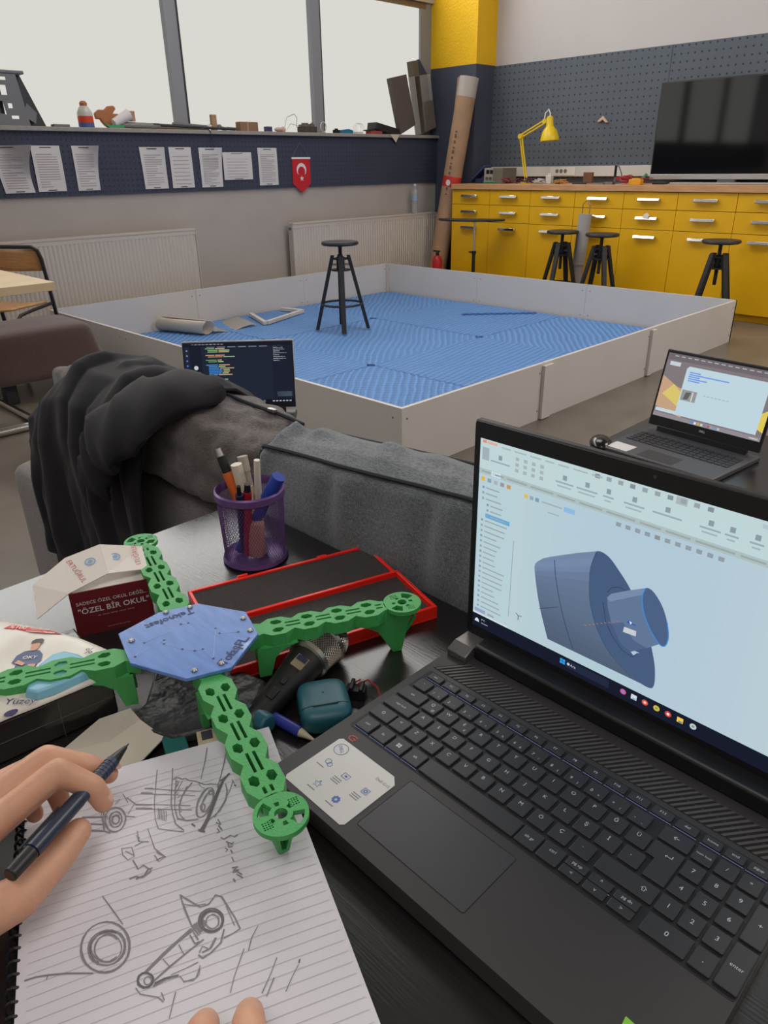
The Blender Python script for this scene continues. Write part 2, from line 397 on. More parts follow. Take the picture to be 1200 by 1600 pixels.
# ---------------------------------------------------------------- papers and pennant on the blue board
def wall_paper(y0, y1, z0, z1, label, lean=0.0, curl=0.0, lines=14, title=True, group='printed sheets pinned to the blue board'):
    m = MB(); H = z1 - z0; Wd = y1 - y0
    def P(u, v):
        bow = 0.006 + curl * (max(0, u + v - 1.15)) ** 2 * 1.2 + 0.003 * math.sin(v * 3)
        return (bow, y0 + Wd * u + lean * (v - 0.5), z0 + H * v)
    m.grid(P, 8, 12, 0)
    def bar(u0, u1, v, h, mi):
        a = P(u0, v); b_ = P(u1, v); e = 0.0014
        m.quad((a[0] + e, a[1], a[2]), (b_[0] + e, b_[1], b_[2]), (b_[0] + e, b_[1], b_[2] + h), (a[0] + e, a[1], a[2] + h), mi)
    rnd = random.Random(int(y0 * 1000))
    for k in range(lines): bar(0.12, 0.85 if rnd.random() < 0.7 else rnd.uniform(0.4, 0.8), 0.1 + 0.76 * k / lines, H * 0.013, 1)
    if title: bar(0.3, 0.7, 0.95, H * 0.02, 2); bar(0.35, 0.65, 0.02, H * 0.018, 2)
    o = m.build('paper_sheet', [m_paper, m_ink, m_inkdark], angle=60); tag(o, label, 'paper', group)
wall_paper(-4.985, -4.775, 1.079, 1.386, 'printed paper sheet with its upper corner curling off the blue board, at the frame edge', -0.05, 0.25)
wall_paper(-4.725, -4.515, 1.083, 1.388, 'flat printed sheet between the corner-curled sheet and the slightly narrower one on the blue board')
wall_paper(-4.425, -4.25, 1.082, 1.388, 'narrow printed sheet just before the wide empty gap of the blue board', 0.0, 0.1)
wall_paper(-3.875, -3.665, 1.077, 1.382, 'printed sheet just after the wide empty gap of the blue board', -0.01, 0.03)
wall_paper(-3.62, -3.413, 1.077, 1.383, 'printed sheet under the thick grey window mullion', 0, 0, 8)
wall_paper(-3.34, -3.128, 1.075, 1.38, 'upright printed sheet directly beside the landscape certificate', 0.0, 0.04, 18)
wall_paper(-3.108, -2.806, 1.128, 1.345, 'landscape certificate sheet pinned sideways on the blue board', 0.0, 0.0, 7)
wall_paper(-2.735, -2.522, 1.075, 1.381, 'last upright printed sheet next to the red pennant', 0, 0, 16)
t = thing('pennant', 'small red pennant with white crescent and star hanging on the blue board', 'flag', (0.01, -2.245, 1.0))
m = MB(); Y0, Y1, Z1, Z0, ZT = -2.352, -2.137, 1.29, 1.075, 1.0
m.prism([(Y0, Z1), (Y1, Z1), (Y1, Z0), ((Y0 + Y1) / 2, ZT), (Y0, Z0)], 0.004, 0.009, 0, basis((0, 0, 0), (0, 1, 0), (0, 0, 1), (1, 0, 0)))
FY = basis((0.0098, -2.245, 1.175), (0, 1, 0), (0, 0, 1), (1, 0, 0))
cres = [(0.058 * math.cos(a), 0.058 * math.sin(a) + 0.022) for a in [math.radians(-48 + 276 * k / 20) for k in range(21)]]
cin = [(0.044 * math.cos(a), 0.044 * math.sin(a) + 0.006) for a in [math.radians(208 - 236 * k / 20) for k in range(21)]]
for k in range(20): m.poly([(*cres[k], 0), (*cres[k + 1], 0), (*cin[19 - k], 0), (*cin[20 - k], 0)], 1, FY)
star = [((0.027 if k % 2 == 0 else 0.0105) * math.sin(k * PI / 5), (0.027 if k % 2 == 0 else 0.0105) * math.cos(k * PI / 5) - 0.052) for k in range(10)]
for k in range(10): m.poly([(0, -0.052, 0), (*star[(k + 1) % 10], 0), (*star[k], 0)], 1, FY)
m.build('flag_cloth', [m_red, m_whitep], t, angle=0)
MB().box(0.003, 0.013, Y0 - 0.004, Y1 + 0.004, 1.288, 1.305).build('top_bar', m_whitep, t)
MB().tube([(0.008, Y0 + 0.01, 1.305), (0.006, -2.25, 1.425), (0.008, Y1 - 0.01, 1.305)], 0.002, 6).build('cord', mat('grey cord', (110, 110, 116), 0.8), t)

# ---------------------------------------------------------------- things on the window sill
ZS = 1.511
t = thing('machine_bracket', 'tall grey perforated sheet-metal bracket standing at the near end of the sill', 'bracket', (-0.04, -4.75, ZS))
fy = lambda y, z: (y, z)
BX = basis((0, 0, 0), (0, 1, 0), (0, 0, 1), (1, 0, 0))
gm = mat('grey sheet metal', (116, 118, 124), 0.5, 0.4); gd = mat('dark grey sheet metal', (58, 60, 66), 0.5, 0.3)
m = MB(); m.plate([(-4.98, 1.511), (-4.68, 1.511), (-4.72, 1.83), (-4.98, 1.83)], [[(-4.9, 1.70), (-4.8, 1.70), (-4.80, 1.76), (-4.9, 1.76)], [(-4.88, 1.59), (-4.83, 1.58), (-4.84, 1.66), (-4.88, 1.67)], [(-4.81, 1.62), (-4.78, 1.62), (-4.78, 1.65), (-4.81, 1.65)], [(-4.80, 1.555), (-4.75, 1.555), (-4.75, 1.575), (-4.80, 1.575)], [(-4.87, 1.79), (-4.79, 1.79), (-4.79, 1.81), (-4.87, 1.81)]], -0.02, 0.004, 0, BX)
m.build('perforated_plate', gm, t, angle=0)
MB().prism([(-4.68, 1.511), (-4.535, 1.511), (-4.665, 1.84), (-4.72, 1.83)], -0.10, -0.095, 0, BX).prism([(-4.70, 1.58), (-4.62, 1.53), (-4.60, 1.60), (-4.66, 1.66)], -0.07, -0.066, 1, BX).build('side_gusset', [gd, gm], t, angle=0)
MB().box(-0.1, -0.01, -4.98, -4.66, 1.83, 1.852).build('top_flange', gm, t, bevel=0.006)
MB().box(-0.1, -0.02, -4.98, -4.90, 1.53, 1.82, 0).build('motor_block', gd, t)
tag(MB().box(-0.06, 0.0, -4.52, -4.40, ZS, ZS + 0.018).build('metal_offcut', gm, bevel=0.004), 'small flat grey metal offcut lying at the foot of the perforated bracket', 'metal piece')
t = thing('bottle', 'stubby translucent bottle with an orange and blue printed base on the sill', 'bottle', (-0.03, -4.26, ZS))
MB(T(-0.03, -4.26, ZS)).lathe([(0.052, 0), (0.056, 0.01), (0.056, 0.075)], 20, 0).lathe([(0.0565, 0.0), (0.0565, 0.03)], 20, 1, cap=False).build('printed_base', [mat('orange red label', (214, 74, 40), 0.5), mat('blue label', (74, 92, 150), 0.5)], t)
MB(T(-0.03, -4.26, ZS)).lathe([(0.056, 0.075), (0.054, 0.10), (0.035, 0.135), (0.022, 0.145)], 20).build('shoulder', mat('cloudy plastic', (196, 192, 186), 0.4), t)
MB(T(-0.03, -4.26, ZS)).lathe([(0.026, 0.145), (0.028, 0.16), (0.02, 0.172), (0.012, 0.176)], 12).build('cap', m_cardin, t)
m = MB(basis((-0.09, -4.09, ZS + 0.002), (0.1, 0.995, 0), (0, 0, 1), (1, -0.1, 0)))
leafs = [(0.0, 0.02), (0.03, 0.0), (0.06, 0.02), (0.13, 0.075), (0.12, 0.10), (0.075, 0.10), (0.105, 0.135), (0.09, 0.155), (0.045, 0.15), (0.015, 0.125), (-0.03, 0.125), (-0.065, 0.10), (-0.06, 0.06), (-0.03, 0.062), (-0.02, 0.045)]
m.prism(leafs, -0.02, 0.02); tag(m.build('foam_cutout', m_cardin, bevel=0.008), 'brown leaf-shaped foam cutout propped up behind the crumpled cup', 'foam')
t = thing('crumpled_cup', 'crumpled white paper cup with a green rim lying on the sill', 'cup', (-0.02, -3.98, ZS))
MB(basis((-0.01, -4.05, ZS + 0.033), (0, 0.9, 0.42), (1, 0, 0), (0, -0.42, 0.9)).copy() @ Matrix.Rotation(PI / 2, 4, 'Y')).lathe([(0.03, 0), (0.036, 0.08), (0.042, 0.15)], 14).build('cup_body', m_whitep, t)
MB().prism([(-4.14, ZS + 0.03), (-4.10, ZS), (-3.98, ZS), (-3.98, ZS + 0.02), (-4.09, ZS + 0.018)], -0.0, 0.02, 0, BX).build('green_rim', mat('green plastic strip', (60, 160, 100), 0.4), t)
MB().box(-0.05, 0.0, -3.91, -3.87, ZS + 0.05, ZS + 0.12).build('card_tab', m_card, t)
def stick(name, a, b, r, m_, label, cat, group=None, n=10): tag(MB().cyl(a, b, r, n=n).build(name, m_), label, cat, group)
stick('grey_tube', (-0.02, -4.0, ZS + 0.024), (-0.02, -3.66, ZS + 0.022), 0.022, mat('grey pipe', (134, 130, 126), 0.5), 'thick pale grey pipe lying beside the crumpled cup on the sill', 'pipe')
stick('wooden_dowel', (-0.06, -3.68, ZS + 0.016), (-0.05, -3.18, ZS + 0.014), 0.014, mat('weathered dowel', (150, 136, 110), 0.7), 'light wooden dowel lying against the base of the thick mullion', 'stick')
stick('steel_rod', (-0.01, -3.72, ZS + 0.03), (0.0, -2.95, ZS + 0.012), 0.011, gd, 'long dark steel rod resting aslant along the sill under the mullion', 'rod')
stick('aluminium_rod', (-0.08, -3.5, ZS + 0.045), (-0.07, -2.75, ZS + 0.012), 0.012, gm, 'grey aluminium rod running from the mullion to the small brown box', 'rod')
tag(MB().tube([(0.015, -3.3, ZS + 0.008), (0.031, -3.25, ZS + 0.02), (0.034, -3.22, ZS - 0.01), (0.032, -3.21, ZS - 0.08), (0.03, -3.2, ZS - 0.13)], 0.003, 6).build('loose_wire', gd), 'thin dark wire hanging down over the sill edge', 'wire')
tag(MB(basis((-0.07, -3.09, ZS), (1, 0, 0), (0, 1, 0), (0, 0, 1))).grid(lambda u, v: (0.06 * (u - 0.5), 0.22 * (v - 0.5) , 0.05 + 0.045 * noise.noise((u * 3, v * 4, 2)) - 0.08 * abs(v - 0.45)), 6, 10).build('crumpled_paper', m_paper, angle=0, solid=0.002), 'crumpled white paper with a brown scrap behind the steel rods', 'paper')
tag(MB(basis((-0.05, -3.15, ZS), (1, 0, 0), (0, 1, 0), (0, 0, 1))).prism([(-0.015, 0), (0.015, 0), (0.012, 0.05), (-0.012, 0.05)], 0.0, 0.12).build('card_scrap', m_card), 'upright tan card scrap behind the crumpled paper on the sill', 'card')
tag(MB().box(-0.07, 0.0, -2.89, -2.70, ZS, ZS + 0.072).box(-0.072, 0.001, -2.82, -2.80, ZS, ZS + 0.073, 1).build('cardboard_box', [mat('brown carton', (140, 108, 82), 0.8), m_card], bevel=0.003), 'small brown carton box on the sill between the rods and the blue block', 'box')
tag(MB().box(-0.05, 0.0, -2.605, -2.545, ZS, ZS + 0.042).build('blue_block', mat('navy plastic', (58, 62, 110), 0.5), bevel=0.004), 'small navy blue block standing alone on the sill', 'block')
tag(MB(T(-0.02, -2.46, ZS)).ball((0, 0, 0.02), (0.03, 0.045, 0.02), 9, 6).ball((0, 0.05, 0.02), (0.02, 0.03, 0.026), 7, 5).build('pink_scrap', mat('pink paper scrap', (206, 176, 164), 0.9), angle=0), 'pale pink crumpled scrap on the sill past the blue block', 'scrap')
t = thing('circuit_module', 'circuit board module with loose wires on the sill beside the second mullion', 'electronics', (-0.03, -2.13, ZS))
MB().box(-0.06, 0.0, -2.21, -2.02, ZS, ZS + 0.05).build('board_stack', mat('dark circuit board', (72, 62, 58), 0.7, var=0.4, vscale=60), t)
mm = MB(); rr = random.Random(3)
for k in range(22): mm.box(-0.06 + rr.random() * 0.04, -0.04 + rr.random() * 0.045, -2.2 + k * 0.0075, -2.19 + k * 0.0075, ZS + 0.05, ZS + 0.055 + rr.random() * 0.03)
mm.build('components', mat('mixed components', (120, 110, 104), 0.6), t)
MB().tube([(-0.02, -2.2, ZS + 0.05), (-0.02, -2.32, ZS + 0.07), (-0.02, -2.37, ZS + 0.01)], 0.002, 6).tube([(-0.02, -2.40, ZS + 0.01), (-0.02, -2.36, ZS + 0.12), (-0.02, -2.27, ZS + 0.15), (-0.02, -2.24, ZS + 0.12), (-0.02, -2.25, ZS + 0.04)], 0.0025, 6).build('lead', m_steel, t)
MB().tube([(-0.005 + 0.01 * k / 30, -1.94 + 0.035 * math.cos(k * 0.7), ZS + 0.05 + 0.045 * math.sin(k * 0.7)) for k in range(28)], 0.0022, 5).build('wire_coil', m_whitep, t)
tag(MB().box(-0.04, 0, -1.79, -1.73, ZS, ZS + 0.03).box(-0.03, -0.01, -1.775, -1.745, ZS + 0.03, ZS + 0.042).build('black_connector', m_black_plastic, bevel=0.002), 'tiny black connector on the sill after the second mullion', 'connector')
tag(MB().prism([(-1.69, 0), (-1.54, 0), (-1.54, 0.028), (-1.60, 0.04), (-1.69, 0.03)], -0.06, -0.01, 0, BX @ Matrix.Translation((0, ZS, 0))).build('blue_part', mat('cyan blue plastic', (36, 118, 160), 0.5), bevel=0.003), 'small bright blue plastic part on the sill', 'plastic part')
mm = MB()
for k in range(3): mm.tube([(-0.03, -1.47 + 0.05 * math.cos(a) + 0.02 * k, ZS + 0.05 + 0.045 * math.sin(a) - 0.0 * k) for a in [j * 0.5 for j in range(13)]], 0.0018, 5)
mm.box(-0.05, 0, -1.5, -1.42, ZS, ZS + 0.018)
tag(mm.build('wire_tangle', m_whitep), 'loop of thin pale wire on the sill between blue and red parts', 'wire')
tag(MB().box(-0.08, 0.0, -1.31, -1.15, ZS, ZS + 0.028).box(-0.075, -0.005, -1.35, -1.26, ZS + 0.028, ZS + 0.04, 1).build('red_box', [mat('dull red box', (164, 64, 58), 0.6), m_black_plastic], bevel=0.002), 'flat dull red box at the foot of the leaning foam slabs', 'box')
tag(MB(basis((-0.06, -1.24, ZS + 0.045), (1, 0, 0), (0, 0.985, -0.17), (0, 0.17, 0.985))).box(-0.1, 0.06, 0, 0.34, 0, 0.065).build('black_case', mat('black hard case', (38, 38, 42), 0.5), bevel=0.006), 'black hard case lying tilted on the red box', 'case')
tag(MB().poly([(0.0, -1.09, ZS + 0.002), (0.032, -1.07, ZS + 0.001), (0.032, -0.93, ZS + 0.001), (0.0, -0.88, ZS + 0.002)]).poly([(0.032, -1.07, ZS + 0.001), (0.034, -0.985, ZS - 0.075), (0.032, -0.93, ZS + 0.001)]).build('paper_flap', mat('cream paper', (206, 194, 172), 0.8), angle=0, solid=0.0012), 'cream paper scrap folded down over the sill edge', 'paper')
def slab_frame(y0, dy, dx_, h, z0=1.5135, x0=0.0):
    """front-left foot at (x0, y0): u runs along the sill, v up the leaning face, w towards the room"""
    v_ = Vector((dx_, dy, h)); L = v_.length; v_.normalize(); u_ = Vector((0, 1, 0)); u_ = (u_ - v_ * u_.dot(v_)).normalized(); return basis((x0, y0, z0), u_, v_, u_.cross(v_)), L
def wedge(mb, M, u0, u1, L, th, mi=0, v0=0.0, foot=0.10):
    """slab with its foot cut level with the sill although the slab leans sideways"""
    mb.add([(u0, v0 + u0 * foot, -th), (u1, v0 + u1 * foot, -th), (u1, v0 + u1 * foot, 0), (u0, v0 + u0 * foot, 0), (u0, L, -th), (u1, L, -th), (u1, L, 0), (u0, L, 0)], [(3, 2, 1, 0), (4, 5, 6, 7), (0, 1, 5, 4), (1, 2, 6, 5), (2, 3, 7, 6), (3, 0, 4, 7)], mi, M)
t = thing('foam_slab', 'wide dark brown-grey foam slab leaning against the pane beside the black case', 'foam slab', (-0.03, -0.75, ZS))
M, L = slab_frame(-0.874, -0.099, -0.055, 0.508); m = MB(); wedge(m, M, 0.0, 0.252, L, 0.055, foot=0.19)
m.build('foam_board', mat('grey brown foam', (92, 82, 79), 0.9, var=0.06, vscale=30), t, bevel=0.004)
t = thing('foam_slab', 'tall narrow foam bar wrapped with other boards in clear film, leaning by the column', 'foam slab', (-0.03, -0.45, ZS))
M, L = slab_frame(-0.574, -0.076, -0.035, 0.54, x0=0.01); m = MB(); wedge(m, M, 0.006, 0.085, L * 1.25, 0.085, foot=0.15)
m.build('foam_board', mat('olive brown foam', (100, 90, 75), 0.9, var=0.06, vscale=30), t, bevel=0.003)
m = MB(); wedge(m, M, 0.0, 0.262, L, 0.090, foot=0.15, v0=0.002)
m.build('film_sleeve', m_film, t, bevel=0.008)
m = MB(); wedge(m, M, 0.09, 0.25, L * 0.55, 0.06, foot=0.15, v0=0.004); m.build('inner_board', mat('taupe board', (120, 108, 98), 0.8, var=0.15, vscale=25), t)
t = thing('dark_panel', 'dark slate-blue pointed panel sticking up out of the clear film by the column', 'panel', (-0.03, -0.4, ZS))
MB(M).prism([(0.10, L * 0.56), (0.245, L * 0.56), (0.245, L * 1.0), (0.148, L * 1.27), (0.10, L * 1.08)], -0.07, -0.03).build('panel_board', mat('dark slate panel', (52, 60, 76), 0.7), t, bevel=0.002)
# ---------------------------------------------------------------- yellow cabinets and worktop
CX0, CW, CY = 0.503, 0.4927, -0.62
places = ['beside the leaning cardboard tube', 'below the yellow desk lamp', 'below the socket plate', 'behind the rolled grey tube', 'just right of the rolled grey tube', 'left of the stool nearest the television', 'below the television stand', 'below the right half of the television']
def cabinet(k):
    x0 = CX0 + k * CW; x1 = x0 + CW
    t = thing('drawer_cabinet', 'yellow cabinet with two drawers over a door, ' + places[k], 'cabinet', (x0 + CW / 2, -0.3, 0), group='yellow cabinets under the worktop')
    MB().box(x0 + 0.003, x1 - 0.003, CY + 0.02, -0.03, 0.06, 0.985).build('body', m_yellow_in, t, angle=0)
    MB().box(x0 + 0.001, x1 - 0.001, CY + 0.05, -0.06, 0.0, 0.06).build('plinth', m_yellow, t)
    def front(name, z0, z1, hz):
        d = MB().box(x0 + 0.002, x1 - 0.002, CY, CY + 0.019, z0, z1).build(name, m_yellow, t, bevel=0.0015)
        xc = (x0 + x1) / 2; h = MB()
        h.box(xc - 0.095, xc - 0.075, CY - 0.026, CY, hz - 0.008, hz + 0.012).box(xc + 0.075, xc + 0.095, CY - 0.026, CY, hz - 0.008, hz + 0.012)
        h.add([(xc - 0.1, CY - 0.024, hz - 0.016), (xc + 0.1, CY - 0.024, hz - 0.016), (xc + 0.1, CY - 0.042, hz - 0.010), (xc - 0.1, CY - 0.042, hz - 0.010), (xc + 0.1, CY - 0.034, hz + 0.014), (xc - 0.1, CY - 0.034, hz + 0.014), (xc + 0.1, CY - 0.020, hz + 0.014), (xc - 0.1, CY - 0.020, hz + 0.014)],
              [(0, 1, 2, 3), (3, 2, 4, 5), (5, 4, 6, 7), (7, 6, 1, 0), (0, 3, 5, 7), (1, 6, 4, 2)])
        h.build('handle', m_chrome, d, bevel=0.003)
    front('drawer', 0.846, 0.983, 0.925); front('drawer', 0.684, 0.842, 0.775); front('door', 0.064, 0.680, 0.622)
for k in range(8): cabinet(k)
tag(MB().box(CX0, CX0 + 8 * CW, -0.64, -0.0, 0.987, 1.038).build('worktop', wood, bevel=0.003), 'long butcher-block wooden worktop over the yellow cabinets', 'worktop')
ZW = 1.038
# television
tag(MB(basis((2.722, -0.6635, 0.788), (1, 0, 0), (0, 0.25, 0.97), (0, -0.97, 0.25))).prism([(-0.028, -0.008), (0.024, -0.012), (0.03, 0.016), (0.004, 0.034), (-0.022, 0.018)], 0, 0.002).build('paper_tag', m_paper, angle=0), 'small white paper tag tucked behind a chrome handle of the middle drawers', 'paper')
t = thing('television', 'large black flat-screen television with a silver lower bezel on the worktop', 'television', (3.17, -0.2, ZW))
TX0, TX1 = 2.497, 3.87
MB().box(TX0, TX1, -0.235, -0.19, 1.075, 1.835).build('housing', m_black_plastic, t, bevel=0.006)
MB().box(TX0 + 0.012, TX1 - 0.012, -0.2375, -0.235, 1.122, 1.823).build('screen', mat('television glass', (10, 10, 12), 0.06, spec=0.9), t, angle=0)
MB().box(TX0 + 0.002, TX1 - 0.002, -0.243, -0.19, 1.075, 1.117).build('lower_bezel', mat('silver bezel', (188, 186, 184), 0.3, 0.6), t, bevel=0.003)
MB().box(2.75, 3.6, -0.36, -0.1, ZW, ZW + 0.014).box(3.1, 3.25, -0.21, -0.17, ZW + 0.014, 1.1).build('stand', mat('pale grey stand', (168, 166, 166), 0.35), t, bevel=0.004)
tag(MB().box(2.62, 2.74, -0.42, -0.36, ZW, ZW + 0.02).build('remote_control', m_black_plastic, bevel=0.004), 'small black remote control in front of the television stand', 'remote')
# yellow desk lamp
LX, LY = 1.222, -0.33
m_lamp = mat('yellow lamp enamel', (232, 196, 20), 0.35); 
t = thing('desk_lamp', 'yellow articulated desk lamp standing on the worktop before the grey pegboard', 'lamp', (LX, LY, ZW))
MB(T(LX, LY, ZW)).lathe([(0.05, 0), (0.05, 0.012), (0.03, 0.02), (0.012, 0.05)], 20).build('base', m_lamp, t)
a0 = Vector((LX, LY, ZW + 0.04)); a1 = Vector((1.13, LY, 1.465)); a2 = Vector((1.405, LY, 1.585))
ar = MB()
for s_ in (-0.012, 0.012): ar.cyl(a0 + Vector((s_, 0, 0)), a1 + Vector((s_, 0, 0)), 0.008, n=8)
ar.build('lower_arm', m_lamp, t)
ar = MB()
for s_ in (-0.014, 0.014): ar.cyl(a1 + Vector((0, 0, s_)), a2 + Vector((0, 0, s_)), 0.008, n=8)
ar.build('upper_arm', m_lamp, t)
MB().cyl(a1 + Vector((0, -0.02, 0)), a1 + Vector((0, 0.02, 0)), 0.024).cyl(a2 + Vector((0, -0.02, 0)), a2 + Vector((0, 0.02, 0)), 0.022).build('joint', m_lamp, t)
tip = Vector((0.08, 0, -1)).normalized(); hc = Vector((1.455, LY, 1.60))
sh = MB(rot_to(tip, hc)).lathe([(0.012, -0.03), (0.032, -0.02), (0.036, 0.055), (0.04, 0.065), (0.07, 0.10), (0.088, 0.16), (0.09, 0.185), (0.086, 0.185), (0.066, 0.10), (0.03, 0.06)], 24, cap=False).build('shade', m_lamp, t)
MB(rot_to(tip, hc)).ball((0, 0, 0.12), 0.028, 12, 8).build('bulb', mat('white bulb', (230, 228, 220), 0.3), sh)
MB().tube([a2 + Vector((-0.01, 0, 0.02)), a2 + Vector((-0.005, 0, 0.07)), a2 + Vector((0.03, 0, 0.10)), hc + Vector((0.0, 0, 0.05)), hc + Vector((0, 0, 0.02))], 0.006, 8).build('cable', m_whitep, t)
# clutter on the worktop
t = thing('power_supply', 'grey bench power supply with two dials beside the yellow lamp', 'power supply', (0.87, -0.3, ZW))
MB().box(0.745, 0.87, -0.40, -0.2, ZW, ZW + 0.148).build('front_panel', mat('pale instrument grey', (160, 158, 150), 0.5), t, bevel=0.003)
MB().box(0.87, 0.995, -0.42, -0.18, ZW, ZW + 0.146).build('casing', mat('olive grey casing', (112, 106, 94), 0.6), t, bevel=0.003)
mm = MB()
for x in (0.772, 0.82): mm.box(x, x + 0.04, -0.402, -0.40, ZW + 0.09, ZW + 0.128)
mm.build('display_window', m_black_plastic, t)
mm = MB()
for x in (0.785, 0.83): mm.cyl((x, -0.415, ZW + 0.05), (x, -0.40, ZW + 0.05), 0.014, n=12)
mm.build('dial', m_steel, t)
tag(MB(basis((0.62, -0.32, ZW), (0.8, 0, 0.6), (0, 1, 0), (-0.6, 0, 0.8))).box(-0.055, 0.19, -0.06, 0.06, 0.055, 0.075).build('blue_clipboard', mat('dark blue plastic', (44, 60, 104), 0.5), bevel=0.003), 'dark blue sloping plastic sheet leaning on the power supply', 'sheet')
tag(MB().box(0.60, 0.74, -0.36, -0.22, ZW, ZW + 0.045).build('blue_tray', mat('navy tray', (40, 52, 92), 0.5), bevel=0.004), 'low dark blue tray under the sloping blue sheet on the worktop', 'tray')
tag(MB().tube([(0.80, -0.47, ZW + 0.012), (0.86, -0.49, ZW + 0.014), (0.93, -0.48, ZW + 0.016), (0.97, -0.5, ZW + 0.012)], 0.011, 6).build('green_strip', mat('green plastic', (40, 140, 104), 0.5)), 'small green plastic strip in front of the power supply', 'strip')
rr = random.Random(11)
def wires(name, x0, x1, y, col, label, n=7, h=0.05):
    mm = MB()
    for k in range(n):
        p = [(rr.uniform(x0, x1), y + rr.uniform(-0.05, 0.05), ZW + 0.004 + rr.uniform(0, h)) for _ in range(4)]
        pts = []
        for i in range(3):
            for q in range(4): pts.append(Vector(p[i]).lerp(Vector(p[i + 1]), q / 4))
        mm.tube(pts, 0.004, 5)
    tag(mm.build(name, col), label, 'wires', 'bunches of wire on the worktop')
wires('wire_bundle', 1.02, 1.2, -0.46, mat('maroon wire', (120, 52, 62), 0.5), 'maroon wires tangled to the left of the lamp base', 9, 0.055)
wires('wire_bundle', 1.24, 1.4, -0.46, mat('plum wire', (92, 58, 84), 0.5), 'plum coloured wires tangled just to the right of the lamp base', 9, 0.06)
wires('wire_bundle', 1.40, 1.54, -0.47, mat('white wire', (196, 192, 188), 0.5), 'white wires heaped below the socket plate', 8, 0.045)
wires('wire_bundle', 1.60, 1.80, -0.46, mat('orange wire', (192, 128, 56), 0.5), 'orange wires heaped beside the white plug', 8, 0.04)
wires('wire_bundle', 2.30, 2.47, -0.46, mat('red wire', (178, 48, 56), 0.5), 'bright red wires before the left edge of the television', 9, 0.075)
wires('wire_bundle', 2.5, 2.66, -0.5, mat('dark red wire', (140, 44, 60), 0.5), 'dark red wires before the silver television bezel', 6, 0.06)
tag(MB().box(1.52, 1.58, -0.43, -0.38, ZW, ZW + 0.075).cyl((1.55, -0.405, ZW + 0.07), (1.55, -0.405, ZW + 0.095), 0.02).build('adapter_plug', m_white_pvc, bevel=0.005), 'white plug adapter standing under the socket plate', 'plug')
tag(MB(T(1.66, -0.42, ZW)).ball((0, 0, 0.02), (0.05, 0.03, 0.022), 9, 6).build('green_cloth', mat('dark green fabric', (70, 100, 78), 0.8), angle=0), 'small dark green scrap behind the orange wires', 'scrap')
tag(MB().box(1.915, 2.01, -0.40, -0.37, ZW, ZW + 0.10).build('brown_block', mat('brown wood block', (116, 74, 50), 0.6), bevel=0.003), 'small dark brown upright block on the worktop', 'block')
tag(MB().box(1.85, 1.99, -0.48, -0.42, ZW, ZW + 0.012).build('black_tool', m_black_plastic, bevel=0.003), 'flat black tool in front of the brown block', 'tool')
tag(MB().cyl((2.245, -0.40, ZW), (2.245, -0.40, ZW + 0.06), 0.01, n=8).cyl((2.245, -0.40, ZW + 0.06), (2.245, -0.40, ZW + 0.155), 0.012, n=8, mi=1).build('solder_iron', [m_steel, m_black_plastic]), 'thin upright black tool with a steel foot on the worktop', 'tool')
tag(MB().tube([(2.25, -0.40, ZW + 0.16), (2.29, -0.42, ZW + 0.14), (2.33, -0.44, ZW + 0.08), (2.345, -0.45, ZW + 0.015), (2.25, -0.47, ZW + 0.008), (2.12, -0.46, ZW + 0.01)], 0.006, 6).build('grey_cable', mat('blue grey cable', (84, 92, 110), 0.5)), 'blue-grey cable arching beside the thin upright tool', 'cable')
tag(MB().box(2.03, 2.2, -0.52, -0.47, ZW, ZW + 0.010).box(2.2, 2.28, -0.5, -0.46, ZW, ZW + 0.02).build('steel_ruler', m_steel, bevel=0.001), 'flat pale steel tool lying along the worktop edge', 'tool')
tag(MB().box(2.49, 2.60, -0.60, -0.54, ZW, ZW + 0.045).box(2.51, 2.58, -0.585, -0.555, ZW + 0.045, ZW + 0.055).build('yellow_block', mat('amber plastic', (224, 158, 24), 0.45), bevel=0.004), 'small amber yellow plastic block at the worktop edge', 'block')
tag(MB().tube([(2.55, -0.5, ZW + 0.006), (2.56, -0.48, ZW + 0.05), (2.58, -0.46, ZW + 0.085)], 0.012, 6).build('green_clip', mat('green clip', (60, 126, 90), 0.5)), 'green clip standing behind the amber block', 'clip')
tag(MB(basis((1.84, -0.006, 1.575), (1, 0, 0), (0, 0, 1), (0, -1, 0))).prism([(-0.055, 0), (0.0, 0.045), (0.06, -0.012), (0.035, -0.016), (0.0, 0.012), (-0.03, -0.008)], 0, 0.02).build('peg_ornament', mat('beige plaster figure', (206, 176, 152), 0.7), bevel=0.004), 'small beige winged ornament pinned on the grey pegboard', 'ornament')

# ---------------------------------------------------------------- tubes in the corner
t = thing('cardboard_tube', 'thick brown cardboard roll with a capped clear end leaning on the dark column', 'tube', (0.26, -0.55, 0))
b0, b1 = Vector((0.262, -0.60, 0.02)), Vector((0.518, -0.42, 2.0)); dd = (b1 - b0)
MB().cyl(b0, b1, 0.098, 0.098, 24).build('roll', m_card, t)
MB(rot_to(dd, b1)).lathe([(0.10, -0.16), (0.10, 0.015), (0.085, 0.02)], 20).build('clear_cap', mat('clear tape wrap', (186, 176, 166), 0.25, spec=0.7), t)
MB(rot_to(dd, b0)).lathe([(0.0995, 1.0), (0.0995, 1.1)], 24, cap=False).build('red_label', mat('red tape', (196, 52, 44), 0.5), t)
p = b0.lerp(b1, 0.62)
tx = MB(basis(p + Vector((0.03, -0.0985, 0)), (0.13, 0.09, 0.985), Vector((-0.95, 0, 0.125)), (0, -1, 0)))
_ = [tx.box(-0.32 + 0.05 * k, -0.32 + 0.05 * k + 0.012 + 0.02 * ((k * 7) % 3) / 2, -0.012, 0.012, 0, 0.0008) for k in range(13)]
tx.build('printed_marks', mat('brown print', (110, 84, 62), 0.9), t, angle=0)
